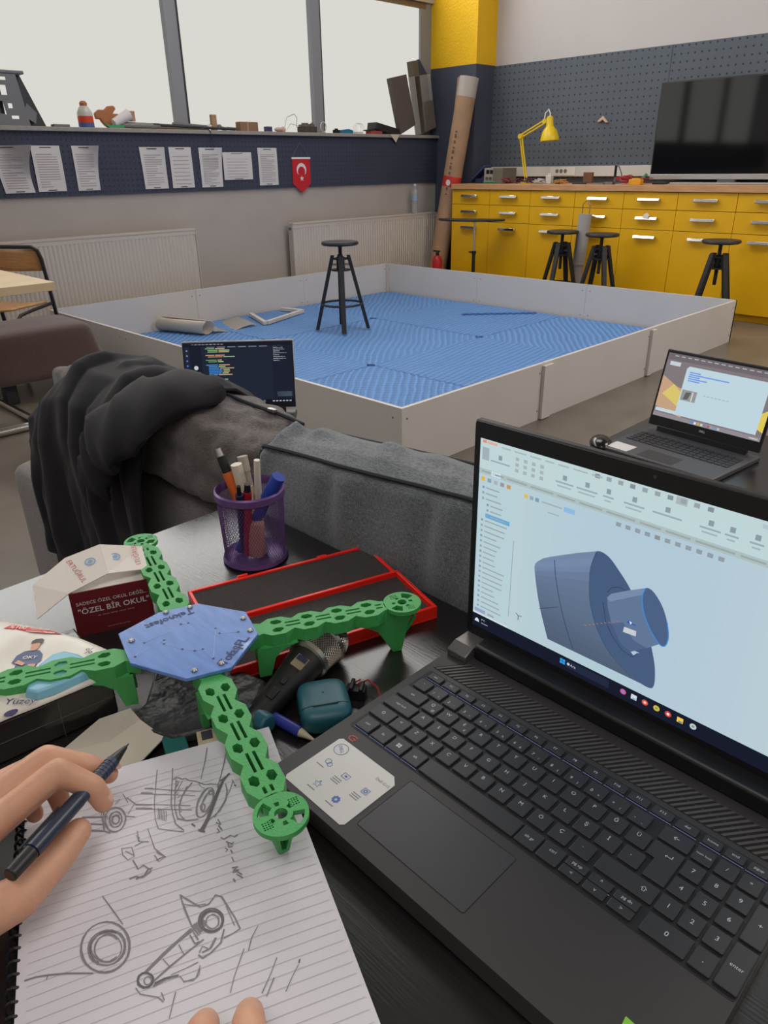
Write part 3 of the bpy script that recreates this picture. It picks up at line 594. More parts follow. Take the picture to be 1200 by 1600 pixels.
MB(basis(b0.lerp(b1, 0.52) + Vector((0.035, -0.1005, 0)), (1, 0, 0), (0, 0, 1), (0, -1, 0))).lathe([(0.03, 0), (0.03, 0.001)], 18).build('white_sticker', m_whitep, t)
tag(MB().cyl((0.165, -0.42, 0.0), (0.355, -0.345, 2.03), 0.038, n=16).build('cardboard_tube', m_card), 'thin cardboard tube standing behind the thick cardboard roll', 'tube')
tag(MB().cyl((0.062, -0.245, 0.0), (0.062, -0.21, 1.976), 0.013, n=12).build('white_pole', mat('white pole', (196, 194, 194), 0.5)), 'slim white pole standing upright at the end of the sill', 'pole')
t = thing('water_bottle', 'clear plastic water bottle with a blue label on top of the radiator', 'bottle', (0.075, -0.74, 0.745))
m_pet = mat('clear bottle plastic', (190, 192, 198), 0.12, alpha=0.45)
MB(T(0.075, -0.74, 0.745)).lathe([(0.03, 0), (0.034, 0.01), (0.034, 0.08), (0.032, 0.1), (0.034, 0.12), (0.034, 0.19), (0.03, 0.22), (0.014, 0.262), (0.013, 0.275)], 18).build('bottle_body', m_pet, t)
MB(T(0.075, -0.74, 0.745)).lathe([(0.0345, 0.13), (0.0345, 0.18)], 18, cap=False).build('label_band', mat('pale blue label', (150, 176, 206), 0.5), t)
MB(T(0.075, -0.74, 0.745)).lathe([(0.0155, 0.272), (0.0155, 0.292), (0.012, 0.294)], 14).build('cap', mat('white blue cap', (200, 210, 224), 0.4), t)
t = thing('fire_extinguisher', 'small red fire extinguisher on the floor between the pen corner and the first cabinet', 'extinguisher', (0.535, -0.88, 0))
MB(T(0.535, -0.88, 0)).lathe([(0.052, 0), (0.056, 0.02), (0.056, 0.30), (0.042, 0.335), (0.02, 0.35)], 18).build('cylinder', mat('red enamel', (186, 30, 36), 0.35), t)
MB(T(0.535, -0.88, 0)).lathe([(0.018, 0.348), (0.018, 0.38), (0.01, 0.39)], 12).box(-0.05, 0.03, -0.01, 0.01, 0.385, 0.40).build('valve', m_black_plastic, t)

# ---------------------------------------------------------------- stools
def stool(label, loc, rz, seat_z, group='black swivel stools'):
    t = thing('stool', label, 'stool', loc, rz, group, local=True)
    MB().lathe([(0.02, seat_z - 0.03), (0.132, seat_z - 0.026), (0.143, seat_z - 0.018), (0.143, seat_z - 0.008), (0.138, seat_z)], 36).build('seat', m_black_wood, t, local=True)
    sc = MB(); prof = [(0.0135, 0.33)]
    for k in range(24): z = 0.34 + k * (seat_z - 0.38) / 24; prof += [(0.0135, z), (0.0155, z + 0.004)]
    prof.append((0.016, seat_z - 0.03)); sc.lathe(prof, 14).build('screw_post', m_black_metal, t, local=True)
    MB().lathe([(0.03, 0.455), (0.032, 0.46), (0.032, 0.55), (0.028, 0.555)], 16).lathe([(0.075, 0.452), (0.075, 0.462)], 20).lathe([(0.06, 0.535), (0.06, 0.545)], 20).build('hub', m_black_metal, t, local=True)
    for k in range(4):
        a = PI / 4 + k * PI / 2; u = Vector((math.cos(a), math.sin(a), 0)); v = Vector((-u.y, u.x, 0))
        p0 = u * 0.062 + Vector((0, 0, 0.565)); p1 = u * 0.205; zd = (p0 - p1).normalized()
        lg = MB(); vs = []
        for q, w_ in ((p1, 0.018), (p0, 0.021)):
            for s1, s2 in ((-1, -1), (1, -1), (1, 1), (-1, 1)): vs.append(q + u * (0.014 * s1) + v * (w_ * s2))
        lg.add(vs, [(3, 2, 1, 0), (4, 5, 6, 7), (0, 1, 5, 4), (1, 2, 6, 5), (2, 3, 7, 6), (3, 0, 4, 7)])
        lg.build('leg', m_black_wood, t, local=True, bevel=0.003)
        MB().box(-0.075, 0, -0.008, 0.008, 0.49, 0.505, 0, Matrix.Rotation(a + PI, 4, 'Z') @ Matrix.Translation((-0.0, 0, 0))).build('clamp', m_steel, t, local=True)
    MB().tube([(0.158 * math.cos(2 * PI * k / 36), 0.158 * math.sin(2 * PI * k / 36), 0.20) for k in range(36)], 0.009, 8, closed=True).build('foot_ring', m_black_metal, t, local=True)
    return t
s0 = stool('black swivel stool standing alone on the blue mats inside the pen', (1.47, -3.10, 0.035), 0.1, 0.665)
dup(s0, (2.06, -0.90, 0.0), 0.9, 'black stool before the cabinets, just left of the rolled grey tube')
dup(s0, (2.50, -0.97, 0.0), 0.15, 'black stool before the cabinets, just right of the rolled grey tube')
dup(s0, (3.53, -0.98, 0.0), 0.3, 'black stool before the cabinets, behind the far pen corner nearest the television')
t = thing('side_table', 'small half-round black side table on a chrome post before the first cabinet', 'table', (1.02, -0.95, 0), local=True)
arc = [(0.33 * math.cos(a), 0.20 * math.sin(a)) for a in [PI + PI * k / 20 for k in range(21)]]
MB(Matrix.Rotation(0.75, 4, 'Z')).prism(arc + [(0.33, 0.05), (-0.33, 0.05)], 0.715, 0.733, 0, Matrix.Rotation(0.02, 4, 'Y')).build('table_top', m_black_wood, t, local=True, bevel=0.003)
MB().cyl((0.06, -0.0, 0.40), (0.06, -0.0, 0.715), 0.012).build('inner_post', m_chrome, t, local=True)
MB().cyl((0.06, 0, 0.02), (0.06, 0, 0.42), 0.018).build('outer_post', m_black_metal, t, local=True)
MB().cyl((0.06, 0, 0.405), (0.06, 0, 0.435), 0.024).cyl((0.0, 0, 0.42), (0.06, 0, 0.42), 0.008, n=8).build('clamp_knob', m_black_plastic, t, local=True)
MB().box(-0.2, 0.25, -0.02, 0.02, 0, 0.025).box(0.03, 0.07, -0.2, 0.2, 0, 0.025).build('foot', m_black_metal, t, local=True, bevel=0.003)
t = thing('rolled_tube', 'pale grey rolled tube with a wire loop leaning upright against the cabinets', 'tube', (2.2, -0.7, 0))
MB().cyl((2.155, -0.755, 0.0), (2.162, -0.750, 0.36), 0.045, 0.05, 16).build('lower_sleeve', mat('grey fabric', (152, 146, 142), 0.7), t)
MB().cyl((2.162, -0.750, 0.36), (2.178, -0.735, 0.80), 0.055, 0.058, 18).build('upper_roll', mat('pale grey roll', (166, 162, 160), 0.6), t)
MB().tube([(2.143, -0.735, 0.80), (2.143, -0.735, 0.88), (2.178, -0.735, 0.91), (2.218, -0.735, 0.87), (2.213, -0.735, 0.79)], 0.004, 6).build('carry_loop', m_steel, t)

# ---------------------------------------------------------------- the pen and its mats
PX0, PX1, PY0, PY1, PH = 0.305, 3.881, -4.922, -1.416, 0.30
t = thing('pen_enclosure', 'low square pen of white laminated boards standing on the floor around blue mats', 'enclosure', (2.1, -3.17, 0))
def pboard(x0, x1, y0, y1, z1=PH, screws=True):
    b = MB().box(x0, x1, y0, y1, 0.0, z1)
    lx, ly = x1 - x0, y1 - y0
    if screws:
        for e in (0.03, 0.97):
            for z in (0.05, 0.25):
                if lx > ly:
                    for yy in (y0 - 0.0006, y1): b.box(x0 + lx * e - 0.004, x0 + lx * e + 0.004, yy, yy + 0.0006, z - 0.004, z + 0.004, 1)
                else:
                    for xx in (x0 - 0.0006, x1): b.box(xx, xx + 0.0006, y0 + ly * e - 0.004, y0 + ly * e + 0.004, z - 0.004, z + 0.004, 1)
    b.build('board', [m_board, m_screw], t, angle=0)
TH = 0.018
for a, b in ((PX0, 1.502), (1.504, 2.654), (2.656, PX1)): pboard(a, b, PY1, PY1 + TH)
for a, b in ((PY0, -3.71), (-3.708, -2.54), (-2.538, PY1)): pboard(PX0 - TH, PX0, a, b)
for a, b in ((PX0, 1.415), (1.42, 2.65), (2.652, PX1 - TH)): pboard(a, b, PY0 - TH, PY0)
for a, b in ((PY0 - TH, -3.886), (-3.88, -2.71), (-2.704, PY1 + TH)): pboard(PX1 - TH, PX1, a, b)
for a, b, x in ((-3.9, -3.82, PX1 + 0.001), (-2.73, -2.68, PX1 + 0.001)): MB().box(x, x + 0.018, a, b, 0.005, PH - 0.012).build('joining_strip', m_board, t)
MB().box(PX0 + 0.001, PX0 + 0.02, PY1 - 0.02, PY1 - 0.001, 0.0, PH - 0.002).build('corner_post', m_rad, t)
xs = [0.325, 1.29, 2.46, 3.845]; ysm = [-4.90, -3.74, -2.58, -1.435]
tp = 0.07
def edge(a, b, axis_fixed, toothed, horizontal, rev):
    n = max(2, int(abs(b - a) / tp)); pts = []
    for i in range(n):
        for q, off in ((0.15, 0), (0.30, 0), (0.22, 1), (0.78, 1), (0.70, 0)):
            f = a + (b - a) * (i + q) / n; o = axis_fixed + (0.014 if off and toothed else 0)
            pts.append((f, o) if horizontal else (o, f))
    return pts[::-1] if rev else pts
spots = {(0, 0): 'in the corner by the wooden chair', (0, 1): 'under the rolled sheet', (0, 2): 'in the far corner by the radiator', (1, 0): 'behind the code-filled laptop', (1, 1): 'under the stool', (1, 2): 'just beyond the stool, along the far board', (2, 0): 'at the near corner of the pen', (2, 1): 'in the open, along the near right board', (2, 2): 'in the corner nearest the television'}
for i in range(3):
    for j in range(3):
        x0, x1, y0, y1 = xs[i], xs[i + 1] - 0.003, ysm[j], ysm[j + 1] - 0.003
        pl = edge(x0 + 0.02, x1 - 0.02, y0, j > 0, True, False) + edge(y0 + 0.02, y1 - 0.02, x1, i < 2, False, False) + edge(x0 + 0.02, x1 - 0.02, y1, j < 2, True, True) + edge(y0 + 0.02, y1 - 0.02, x0, i > 0, False, True)
        o = MB().prism(pl, 0.0, 0.024 + 0.0015 * ((i + j) % 2)).build('foam_mat', m_mats[(i + j) % 2], angle=0)
        tag(o, 'blue ribbed foam floor mat ' + spots[(i, j)], 'mat', 'blue foam mats in the pen')
zz = []
for k in range(12): zz += [(0.055 * k, 0), (0.055 * k + 0.02, 0), (0.055 * k + 0.014, 0.022), (0.055 * k + 0.048, 0.022)]
tag(MB(T(1.80, -1.99, 0.0265, 0.80)).prism(zz + [(0.66, 0.05), (0, 0.05)], 0, 0.012).build('mat_edge_strip', mat('blue foam edge', (72, 112, 172), 0.7), angle=0), 'loose toothed blue foam edge strip lying on the mats', 'strip')
t = thing('rolled_sheet', 'half-unrolled clear plastic sheet lying on the mats beside the white batten square', 'sheet', (0.6, -3.9, 0.027))
m_clr = mat('smoky clear sheet', (186, 178, 168), 0.3, alpha=0.6)
r0, r1 = Vector((0.36, -4.09, 0.085)), Vector((0.80, -3.93, 0.085))
MB().add([p + q for p in (r0, r1) for q in [Vector((0.02 * math.cos(a) - 0.02 * 0, 0.055 * math.sin(a), 0.055 * math.cos(a))) for a in [2 * PI * k / 20 * 0.93 for k in range(21)]]], [(k, k + 1, 21 + k + 1, 21 + k) for k in range(20)]).build('roll', mat('cream rolled sheet', (206, 194, 178), 0.45), t, solid=0.006)
MB().grid(lambda u, v: tuple(Vector((0.36, -4.03, 0.0)).lerp(Vector((0.80, -3.87, 0.0)), u).lerp(Vector((0.36, -3.36, 0.0)).lerp(Vector((0.80, -3.47, 0.0)), u), v) + Vector((0, 0, 0.034 + 0.012 * math.sin(v * 7 + u * 2)))), 8, 14).build('flat_end', m_clr, t, solid=0.002)
t = thing('batten_square', 'open white wooden batten square lying flat on the mats behind the clear sheet', 'frame', (0.6, -3.1, 0.027))
m_fr = mat('white painted batten', (208, 200, 190), 0.6)
def bar(a, b, w=0.035, h=0.03, z=0.03):
    a, b = Vector((*a, z)), Vector((*b, z)); d = (b - a); L = d.length; d.normalize()
    MB(basis(a, d, Vector((-d.y, d.x, 0)), (0, 0, 1))).box(0, L, -w / 2, w / 2, 0, h).build('bar', m_fr, t, bevel=0.003)
bar((0.40, -3.24), (0.83, -3.40)); bar((0.83, -3.38), (0.63, -2.83), z=0.0305); bar((0.62, -2.84), (0.40, -2.90))
# ---------------------------------------------------------------- furniture at the left
t = thing('ottoman', 'dark brown fabric ottoman with tapered black legs on the floor beside the pen', 'ottoman', (1.28, -5.48, 0))
m_brown = weave(mat('brown felt upholstery', (84, 66, 64), 0.95, sheen=0.3), 300, 0.25, 0.08)
def puff(cx, cy, cz, sx, sy, sz, p=6.0, n=18, wrinkle=0.0, freq=6, taper=0.0, bulge=0.0):
    """soft cushion block: a cube grid pulled onto a super-ellipsoid, with wrinkles"""
    m = MB(); idx = {}; vs = []
    def key(q):
        k = (round(q[0], 5), round(q[1], 5), round(q[2], 5))
        if k not in idx:
            L = (abs(q[0]) ** p + abs(q[1]) ** p + abs(q[2]) ** p) ** (1 / p); v = Vector(q) / L
            wv = noise.noise(Vector((cx + v.x * sx, cy + v.y * sy, cz + v.z * sz)) * freq) * wrinkle
            tt = 1 + taper * v.z
            bz = 1 + bulge * (1 - abs(v.x)) * (1 - abs(v.y) ** 2)
            idx[k] = len(vs); vs.append((cx + v.x * (sx / 2 * tt + wv), cy + v.y * (sy / 2 * tt + wv), cz + v.z * (sz / 2 * bz + wv)))
        return idx[k]
    fs = []
    for ax in range(3):
        for sg in (-1, 1):
            for i in range(n):
                for j in range(n):
                    q = []
                    for di, dj in ((0, 0), (1, 0), (1, 1), (0, 1)):
                        c = [0, 0, 0]; c[ax] = sg; c[(ax + 1) % 3] = -1 + 2 * (i + di) / n; c[(ax + 2) % 3] = -1 + 2 * (j + dj) / n; q.append(key(c))
                    fs.append(tuple(q) if sg > 0 else tuple(q[::-1]))
    return m.add(vs, fs)
puff(1.31, -5.475, 0.262, 0.52, 0.66, 0.29, 9, 20, taper=-0.09, bulge=0.10).build('seat_cushion', m_brown, t, angle=80)
for x, y in ((1.47, -5.70), (1.47, -5.25), (1.13, -5.70), (1.13, -5.25)):
    MB().prism([(x - 0.035, y - 0.035), (x + 0.035, y - 0.035), (x + 0.035, y + 0.035), (x - 0.035, y + 0.035)], 0.0, 0.135).build('leg', m_black_wood, t, bevel=0.006)
t = thing('wooden_chair', 'school chair with honey plywood back and black tube frame behind the pale table', 'chair', (0.57, -5.3, 0))
CXa, CXb = 0.36, 0.775
MB().grid(lambda u, v: (CXa + 0.012 + (CXb - CXa - 0.024) * u, -5.085 - 0.03 * math.sin(PI * u) - 0.02 * (1 - v) * 0, 0.625 + 0.135 * v), 10, 5).build('backrest', plywood, t, solid=0.012)
MB().grid(lambda u, v: (CXa + 0.01 + (CXb - CXa - 0.02) * u, -5.50 + 0.38 * v, 0.43 + 0.012 * math.sin(PI * u) * -1 + 0.01 * (1 - v)), 8, 8).build('seat', plywood, t, solid=0.014)
MB().tube([(CXa, -5.02, 0.0), (CXa, -5.07, 0.44), (CXa, -5.10, 0.70), (CXa + 0.015, -5.105, 0.755), (CXa + 0.05, -5.107, 0.775), (CXb - 0.05, -5.107, 0.775), (CXb - 0.015, -5.105, 0.755), (CXb, -5.10, 0.70), (CXb, -5.07, 0.44), (CXb, -5.02, 0.0)], 0.0125, 8).build('back_frame', m_black_metal, t)
for x in (CXa + 0.02, CXb - 0.005):
    MB().tube([(x, -5.08, 0.415), (x, -5.30, 0.405), (x, -5.42, 0.395), (x, -5.47, 0.36), (x, -5.50, 0.0)], 0.011, 8).build('leg', m_black_metal, t)
ch_ = bpy.data.objects['wooden_chair']; ch_.location = (0.713, -5.38, 0); ch_.rotation_euler = (0, 0, 0.60)
t = thing('pale_table', 'pale birch table on chrome legs at the frame edge before the wooden chair', 'table', (1.7, -6.2, 0))
MB().box(1.42, 2.145, -7.2, -5.583, 0.69, 0.73).build('table_top', lightwood, t, bevel=0.002)
MB().tube([(1.45, -5.76, 0.022), (2.06, -5.76, 0.022)], 0.02, 12).tube([(2.045, -5.69, 0.024), (2.03, -6.9, 0.024)], 0.022, 12).build('foot_bar', m_chrome, t)
MB().tube([(1.93, -6.03, 0.03), (1.90, -6.0, 0.69)], 0.022, 12).tube([(1.6, -6.9, 0.0), (1.6, -6.9, 0.69)], 0.022, 12).build('leg', m_chrome, t)
MB().box(1.5, 1.9, -6.5, -5.85, 0.64, 0.69).build('apron', m_black_metal, t)

# ---------------------------------------------------------------- sofa, cushions, jacket
m_sofa = weave(mat('grey sofa weave', (120, 114, 114), 0.95, sheen=0.25), 560, 0.5, 0.22)
m_sofa_dark = weave(mat('dark taupe cushion weave', (96, 89, 88), 0.95, sheen=0.25), 520, 0.6, 0.25)
m_sofa_blue = weave(mat('blue grey cushion weave', (104, 110, 115), 0.95, sheen=0.3), 520, 0.6, 0.25)
m_pipe = mat('dark piping', (44, 48, 54), 0.9)
t = thing('sofa', 'grey fabric sofa seen from behind with its back against the black desk', 'sofa', (5.2, -6.0, 0))
def soft(x0, x1, y0, y1, z0, z1, p=14, n=16, **k): return puff((x0 + x1) / 2, (y0 + y1) / 2, (z0 + z1) / 2, x1 - x0, y1 - y0, z1 - z0, p, n, **k)
soft(3.985, 6.75, -6.445, -6.25, 0.05, 0.655, 22, 24).build('back_frame', m_sofa, t, angle=80)
soft(3.735, 3.99, -6.445, -5.62, 0.05, 0.455, 16, 18).build('arm', m_sofa, t, angle=80)
soft(6.75, 7.0, -6.445, -5.62, 0.05, 0.6, 16, 18).build('arm', m_sofa, t, angle=80)
soft(3.99, 6.75, -6.25, -5.66, 0.08, 0.30, 22, 16).build('seat_base', m_sofa, t, angle=80)
soft(3.992, 5.36, -6.248, -5.64, 0.30, 0.465, 8, 20, bulge=0.04).build('seat_cushion', m_sofa_dark, t, angle=80)
soft(5.364, 6.748, -6.248, -5.64, 0.30, 0.465, 8, 20, bulge=0.04).build('seat_cushion', m_sofa_dark, t, angle=80)
MB().tube([(3.99, -6.449, 0.1), (3.99, -6.449, 0.44)], 0.004, 6).build('seam', m_pipe, t)
for x in (3.8, 6.9):
    for y in (-6.38, -5.7): MB().cyl((x, y, 0), (x, y, 0.06), 0.025).build('leg', m_black_wood, t)
t = thing('back_cushion', 'dark taupe back cushion with a zipper, half covered by the black jacket', 'cushion', (4.6, -6.37, 0.66), group='sofa back cushions')
puff(4.575, -6.360, 0.746, 0.84, 0.20, 0.164, 4.2, 64, wrinkle=0.009, freq=15, bulge=0.06).build('cushion_body', m_sofa_dark, t, angle=80)
MB().tube([(4.55 + 0.42 * k / 12, -6.325 - 0.003 * math.sin(k), 0.8335 - 0.010 * (k / 12) ** 3) for k in range(13)], 0.0035, 6).build('zipper', m_pipe, t)
MB().box(4.88, 4.90, -6.332, -6.324, 0.830, 0.836).build('zipper_pull', m_steel, t, bevel=0.001)
t = thing('back_cushion', 'plump blue-grey back cushion with dark piping resting against the far edge of the black desk', 'cushion', (5.4, -6.38, 0.66), group='sofa back cushions')
def cush(u, v, k):
    """u along, v: 0 rear bottom .. 1 rear top .. 2 front top .. 3 front bottom (smooth loop)"""
    x = 5.005 + 0.76 * u
    zt = 0.828 + 0.045 * min(1, u * 1.4); zb = 0.655
    prof = [(-6.452, zb), (-6.468, zb + 0.05), (-6.468, zb + 0.11), (-6.456, zt - 0.008), (-6.448, zt + 0.002), (-6.42, zt + 0.014), (-6.38, zt + 0.016), (-6.343, zt + 0.004), (-6.334, zt - 0.008), (-6.318, zt - 0.06), (-6.315, zb + 0.03), (-6.33, zb)]
    n_ = len(prof); f = v * n_; i = int(f) % n_; r = f - int(f); a = prof[i]; b = prof[(i + 1) % n_]
    y, z = a[0] + (b[0] - a[0]) * r, a[1] + (b[1] - a[1]) * r
    e = min(1, min(u, 1 - u) / 0.045); e = math.sqrt(max(0, 1 - (1 - e) ** 2)) if e < 1 else 1
    yc, zc = -6.39, 0.745
    y = yc + (y - yc) * (0.55 + 0.45 * e); z = zc + (z - zc) * (0.72 + 0.28 * e)
    top = max(0, 1 - abs(v * n_ - 6) / 2.5)
    nn_ = noise.noise(Vector((x * 9, y * 3, 3.0)))
    w = (0.013 * math.sin(x * 66 + y * 50 + 5 * nn_) * (0.45 + 0.9 * nn_) + nn_ * 0.012) * top + 0.0035 * math.sin(x * 70 + 4 * nn_) * max(0, 1 - abs(v * n_ - 2.6) / 1.6) + noise.noise(Vector((x * 7, z * 6, 1.0))) * 0.010
    return Vector((x, y - w * (1 - top) , z + w * top))
m = MB(); NU, NV = 150, 96
m.grid(lambda u, v: cush(u, v, 0), NU, NV)
m.poly([cush(0, j / NV, 0) for j in range(NV)][::-1]); m.poly([cush(1, j / NV, 0) for j in range(NV)])
m.build('cushion_body', m_sofa_blue, t, angle=80)
for vv in (4.0 / 12, 7.6 / 12): MB().tube([cush(0.004 + 0.992 * k / 60, vv, 0) + Vector((0, -0.002 if vv < 0.5 else 0.002, 0.003)) for k in range(61)], 0.0030, 6).build('piping', m_pipe, t)
MB().tube([cush(0.006, 0.5 / 12 + 3.5 / 12 * k / 10, 0) + Vector((-0.003, -0.003, 0)) for k in range(11)], 0.003, 6).build('piping', m_pipe, t)
# jacket draped over the end of the cushion
m_jacket = mat('black cotton jersey', (24, 23, 28), 0.9, sheen=0.04, bump=0.06, bscale=500)
t = thing('jacket', 'black hooded jacket draped over the end of the sofa back, one cuff hanging down', 'jacket', (4.35, -6.4, 0.36))
JP = [(-6.10, 0.57), (-6.17, 0.69), (-6.235, 0.768), (-6.30, 0.818), (-6.37, 0.831), (-6.43, 0.820), (-6.487, 0.770), (-6.503, 0.70), (-6.505, 0.58), (-6.507, 0.47), (-6.51, 0.36)]
def jk(u, v):
    f = v * (len(JP) - 1); i = min(int(f), len(JP) - 2); r = f - i; y = JP[i][0] + (JP[i + 1][0] - JP[i][0]) * r; z = JP[i][1] + (JP[i + 1][1] - JP[i][1]) * r
    x0 = 4.13 + 0.075 * max(0, (v - 0.40) / 0.60); x1 = 4.79 - 0.09 * min(1, v * 1.3)
    x = x0 + (x1 - x0) * u
    fold = 0.020 * math.sin(u * 15 + v * 5 + 1.5 * noise.noise(Vector((u * 2, v * 2, 5)))) + 0.010 * math.sin(u * 31 - v * 8)
    fold += 0.02 * noise.noise(Vector((u * 4, v * 5, 9))) + 0.010 * (1 - abs(noise.noise(Vector((u * 7 + v * 3, v * 2.5, 4)))) * 2.2)
    drop = -0.115 * (max(0, 0.42 - u) / 0.42) ** 1.4 * min(1, max(0, (v - 0.05)) * 3) * (1 - max(0, v - 0.5))
    hang = min(1, max(0, v - 0.55) * 4)
    hem = (0.075 * (1 - u) ** 2 - 0.02 * math.sin(u * 9)) * hang * v
    if u > 0.2 and u < 0.62: hem -= 0.03 * hang
    return Vector((x + 0.02 * math.sin(v * 9 + u * 3) * (u - 0.5), y - abs(fold) * 0.9 * (0.35 + hang * 0.65) - 0.004, z + max(0, fold) * (1 - hang) * 0.6 + 0.020 * (1 - hang) + drop + hem))
MB().grid(jk, 110, 90).build('jacket_body', m_jacket, t, angle=80, solid=0.006)
SL = [(4.72, -6.36, 0.850), (4.715, -6.44, 0.850), (4.69, -6.50, 0.815), (4.655, -6.535, 0.775), (4.640, -6.546, 0.750)]
def sleeve(pts, rs):
    m = MB(); N = 20; P = []
    for i in range(len(pts) - 1):
        for q in range(6): P.append((Vector(pts[i]).lerp(Vector(pts[i + 1]), q / 6), rs[i] + (rs[i + 1] - rs[i]) * q / 6))
    P.append((Vector(pts[-1]), rs[-1]))
    vs = []; fs = []
    for i, (p_, r_) in enumerate(P):
        tdir = (P[min(i + 1, len(P) - 1)][0] - P[max(0, i - 1)][0]).normalized(); a_, b_ = frame_of(tdir)
        xx = Vector((1, 0, 0)); xx = (xx - tdir * xx.dot(tdir)).normalized(); yy = tdir.cross(xx)
        for k in range(N):
            an = 2 * PI * k / N; rr_ = r_ * (1 + 0.10 * math.sin(an * 3 + i * 0.7) + 0.08 * noise.noise(Vector((an, i * 0.3, 2))))
            vs.append(p_ + xx * math.cos(an) * rr_ * 1.25 + yy * math.sin(an) * rr_ * 0.42)
    for i in range(len(P) - 1):
        for k in range(N): l = (k + 1) % N; fs.append((i * N + k, i * N + l, (i + 1) * N + l, (i + 1) * N + k))
    fs.append(tuple(range((len(P) - 1) * N, len(P) * N))); fs.append(tuple(range(N))[::-1])
    return m.add(vs, fs)
sleeve(SL, [0.07, 0.072, 0.066, 0.06, 0.052]).build('sleeve', m_jacket, t, angle=80)
sleeve([(4.641, -6.546, 0.755), (4.622, -6.552, 0.710), (4.610, -6.553, 0.680)], [0.046, 0.044, 0.042]).build('cuff', weave(mat('ribbed cuff', (22, 21, 25), 0.95), 500, 0.5, 0.2), t, angle=80)
t_p = MB().grid(lambda u, v: (4.19 + 0.10 * u, -6.33 - 0.10 * v, 0.75 + 0.055 * math.sin(PI * (0.2 + 0.6 * u)) + 0.02 * noise.noise(Vector((u * 3, v * 3, 1)))), 8, 8).build('pale_lining', mat('pale pink lining', (176, 158, 152), 0.9), t, angle=80, solid=0.004)

# ---------------------------------------------------------------- laptops (generic builder for the two far ones)
def canvas(M): return MB(M)
def laptop(name, label, loc, rz, W_, D_, lid, tilt, m_base, m_lid_edge, m_key):
    """hinge line along local x at y=0; base runs to -y; lid stands over y=0"""
    t = thing(name, label, 'laptop', loc, rz, None, local=True)
    MB().box(0, W_, -D_, 0.02, 0, 0.016).build('base', m_base, t, local=True, bevel=0.004)
    k = MB()
    kw = (W_ - 0.03) / 15
    for r in range(5):
        for c in range(15):
            if r == 4 and 4 <= c <= 8:
                if c == 4: k.box(0.016 + kw * 4, 0.014 + kw * 9, -0.045 - 0.0185 * r - 0.015, -0.045 - 0.0185 * r, 0.016, 0.0178)
                continue
            k.box(0.016 + kw * c, 0.014 + kw * (c + 1) - 0.002, -0.045 - 0.0185 * r - 0.015, -0.045 - 0.0185 * r, 0.016, 0.0178)
    k.build('keyboard', m_key, t, local=True)
    MB().box(W_ * 0.33, W_ * 0.64, -D_ + 0.012, -D_ + 0.075, 0.0158, 0.0164).build('touchpad', m_key, t, local=True)
    M = Matrix.Translation((0, 0.0, 0.018)) @ Matrix.Rotation(-tilt, 4, 'X')
    ld = MB(M).box(0.0, W_, 0, 0.007, 0.012, lid).build('lid', m_lid_edge, t, local=True, bevel=0.002)
    MB(M).box(0.002, W_ - 0.002, -0.0012, 0.0, 0.012, lid - 0.0045).build('bezel', m_black_plastic, t, local=True)
    MB(M).box(0.035, W_ - 0.035, -0.006, 0.012, -0.008, 0.014).build('hinge', m_black_plastic, t, local=True, bevel=0.002)
    return t, M @ basis((0, -0.0016, 0.012), (1, 0, 0), (0, 0, 1), (0, -1, 0))
CE = {}
def E_(r, g, b): 
    return emis('screen %d %d %d' % (r, g, b), (r, g, b))
class Canvas:
    def __init__(s, M): s.mb = MB(M); s.mats = []; s.layer = 0
    def mi(s, c):
        m = E_(*c)
        if m not in s.mats: s.mats.append(m)
        return s.mats.index(m)
    def rect(s, u0, v0, u1, v1, c, z=1):
        z *= 4e-5; s.mb.quad((u0, v0, z), (u1, v0, z), (u1, v1, z), (u0, v1, z), s.mi(c))
    def poly(s, pts, c, z=1): s.mb.poly([(p[0], p[1], z * 4e-5) for p in pts], s.mi(c))
    def line(s, pts, w, c, z=2): s.mb.ribbon(pts, w, z * 4e-5, s.mi(c))
    def disc(s, u, v, r, c, z=2, n=16): s.poly([(u + r * math.cos(2 * PI * k / n), v + r * math.sin(2 * PI * k / n)) for k in range(n)], c, z)
    def text(s, t, u, v, size, c, z=2): s.mb.text(t, size, s.mi(c), Matrix.Translation((u, v, z * 4e-5)))
    def build(s, name, parent, local): return s.mb.build(name, s.mats, parent, angle=0, local=local)
# laptop with code on the sofa seat
m_l2 = mat('dark laptop shell', (40, 40, 43), 0.4); m_l2e = mat('silver laptop edge', (196, 196, 198), 0.35, 0.5)
t, M = laptop('laptop', 'open laptop showing lines of program code on a dark screen, standing beyond the sofa cushions', (3.797, -5.884, 0.468), math.atan2(0.274, 0.249), 0.362, 0.235, 0.232, 0.20, m_l2, m_l2e, m_black_plastic)
c = Canvas(M); W_, H_ = 0.362, 0.22
c.rect(0.006, 0.016, W_ - 0.006, H_ - 0.005, (34, 39, 54), 0)
c.rect(0.006, 0.016, W_ - 0.006, 0.028, (22, 24, 32), 1); c.rect(0.006, H_ - 0.018, W_ - 0.006, H_ - 0.005, (26, 30, 40), 1); c.rect(0.024, 0.028, 0.062, H_ - 0.018, (28, 32, 44), 1); c.rect(0.29, 0.028, W_ - 0.006, H_ - 0.018, (30, 34, 48), 1)
rr = random.Random(5)
rows = [((120, 170, 110), 3, 0.06), ((190, 150, 110), 2, 0.08), ((110, 160, 100), 2, 0.06), ((70, 140, 210), 7, 0.08), ((90, 160, 190), 6, 0.05), ((80, 140, 200), 4, 0.10), ((90, 150, 200), 3, 0.06)]
v = H_ - 0.026
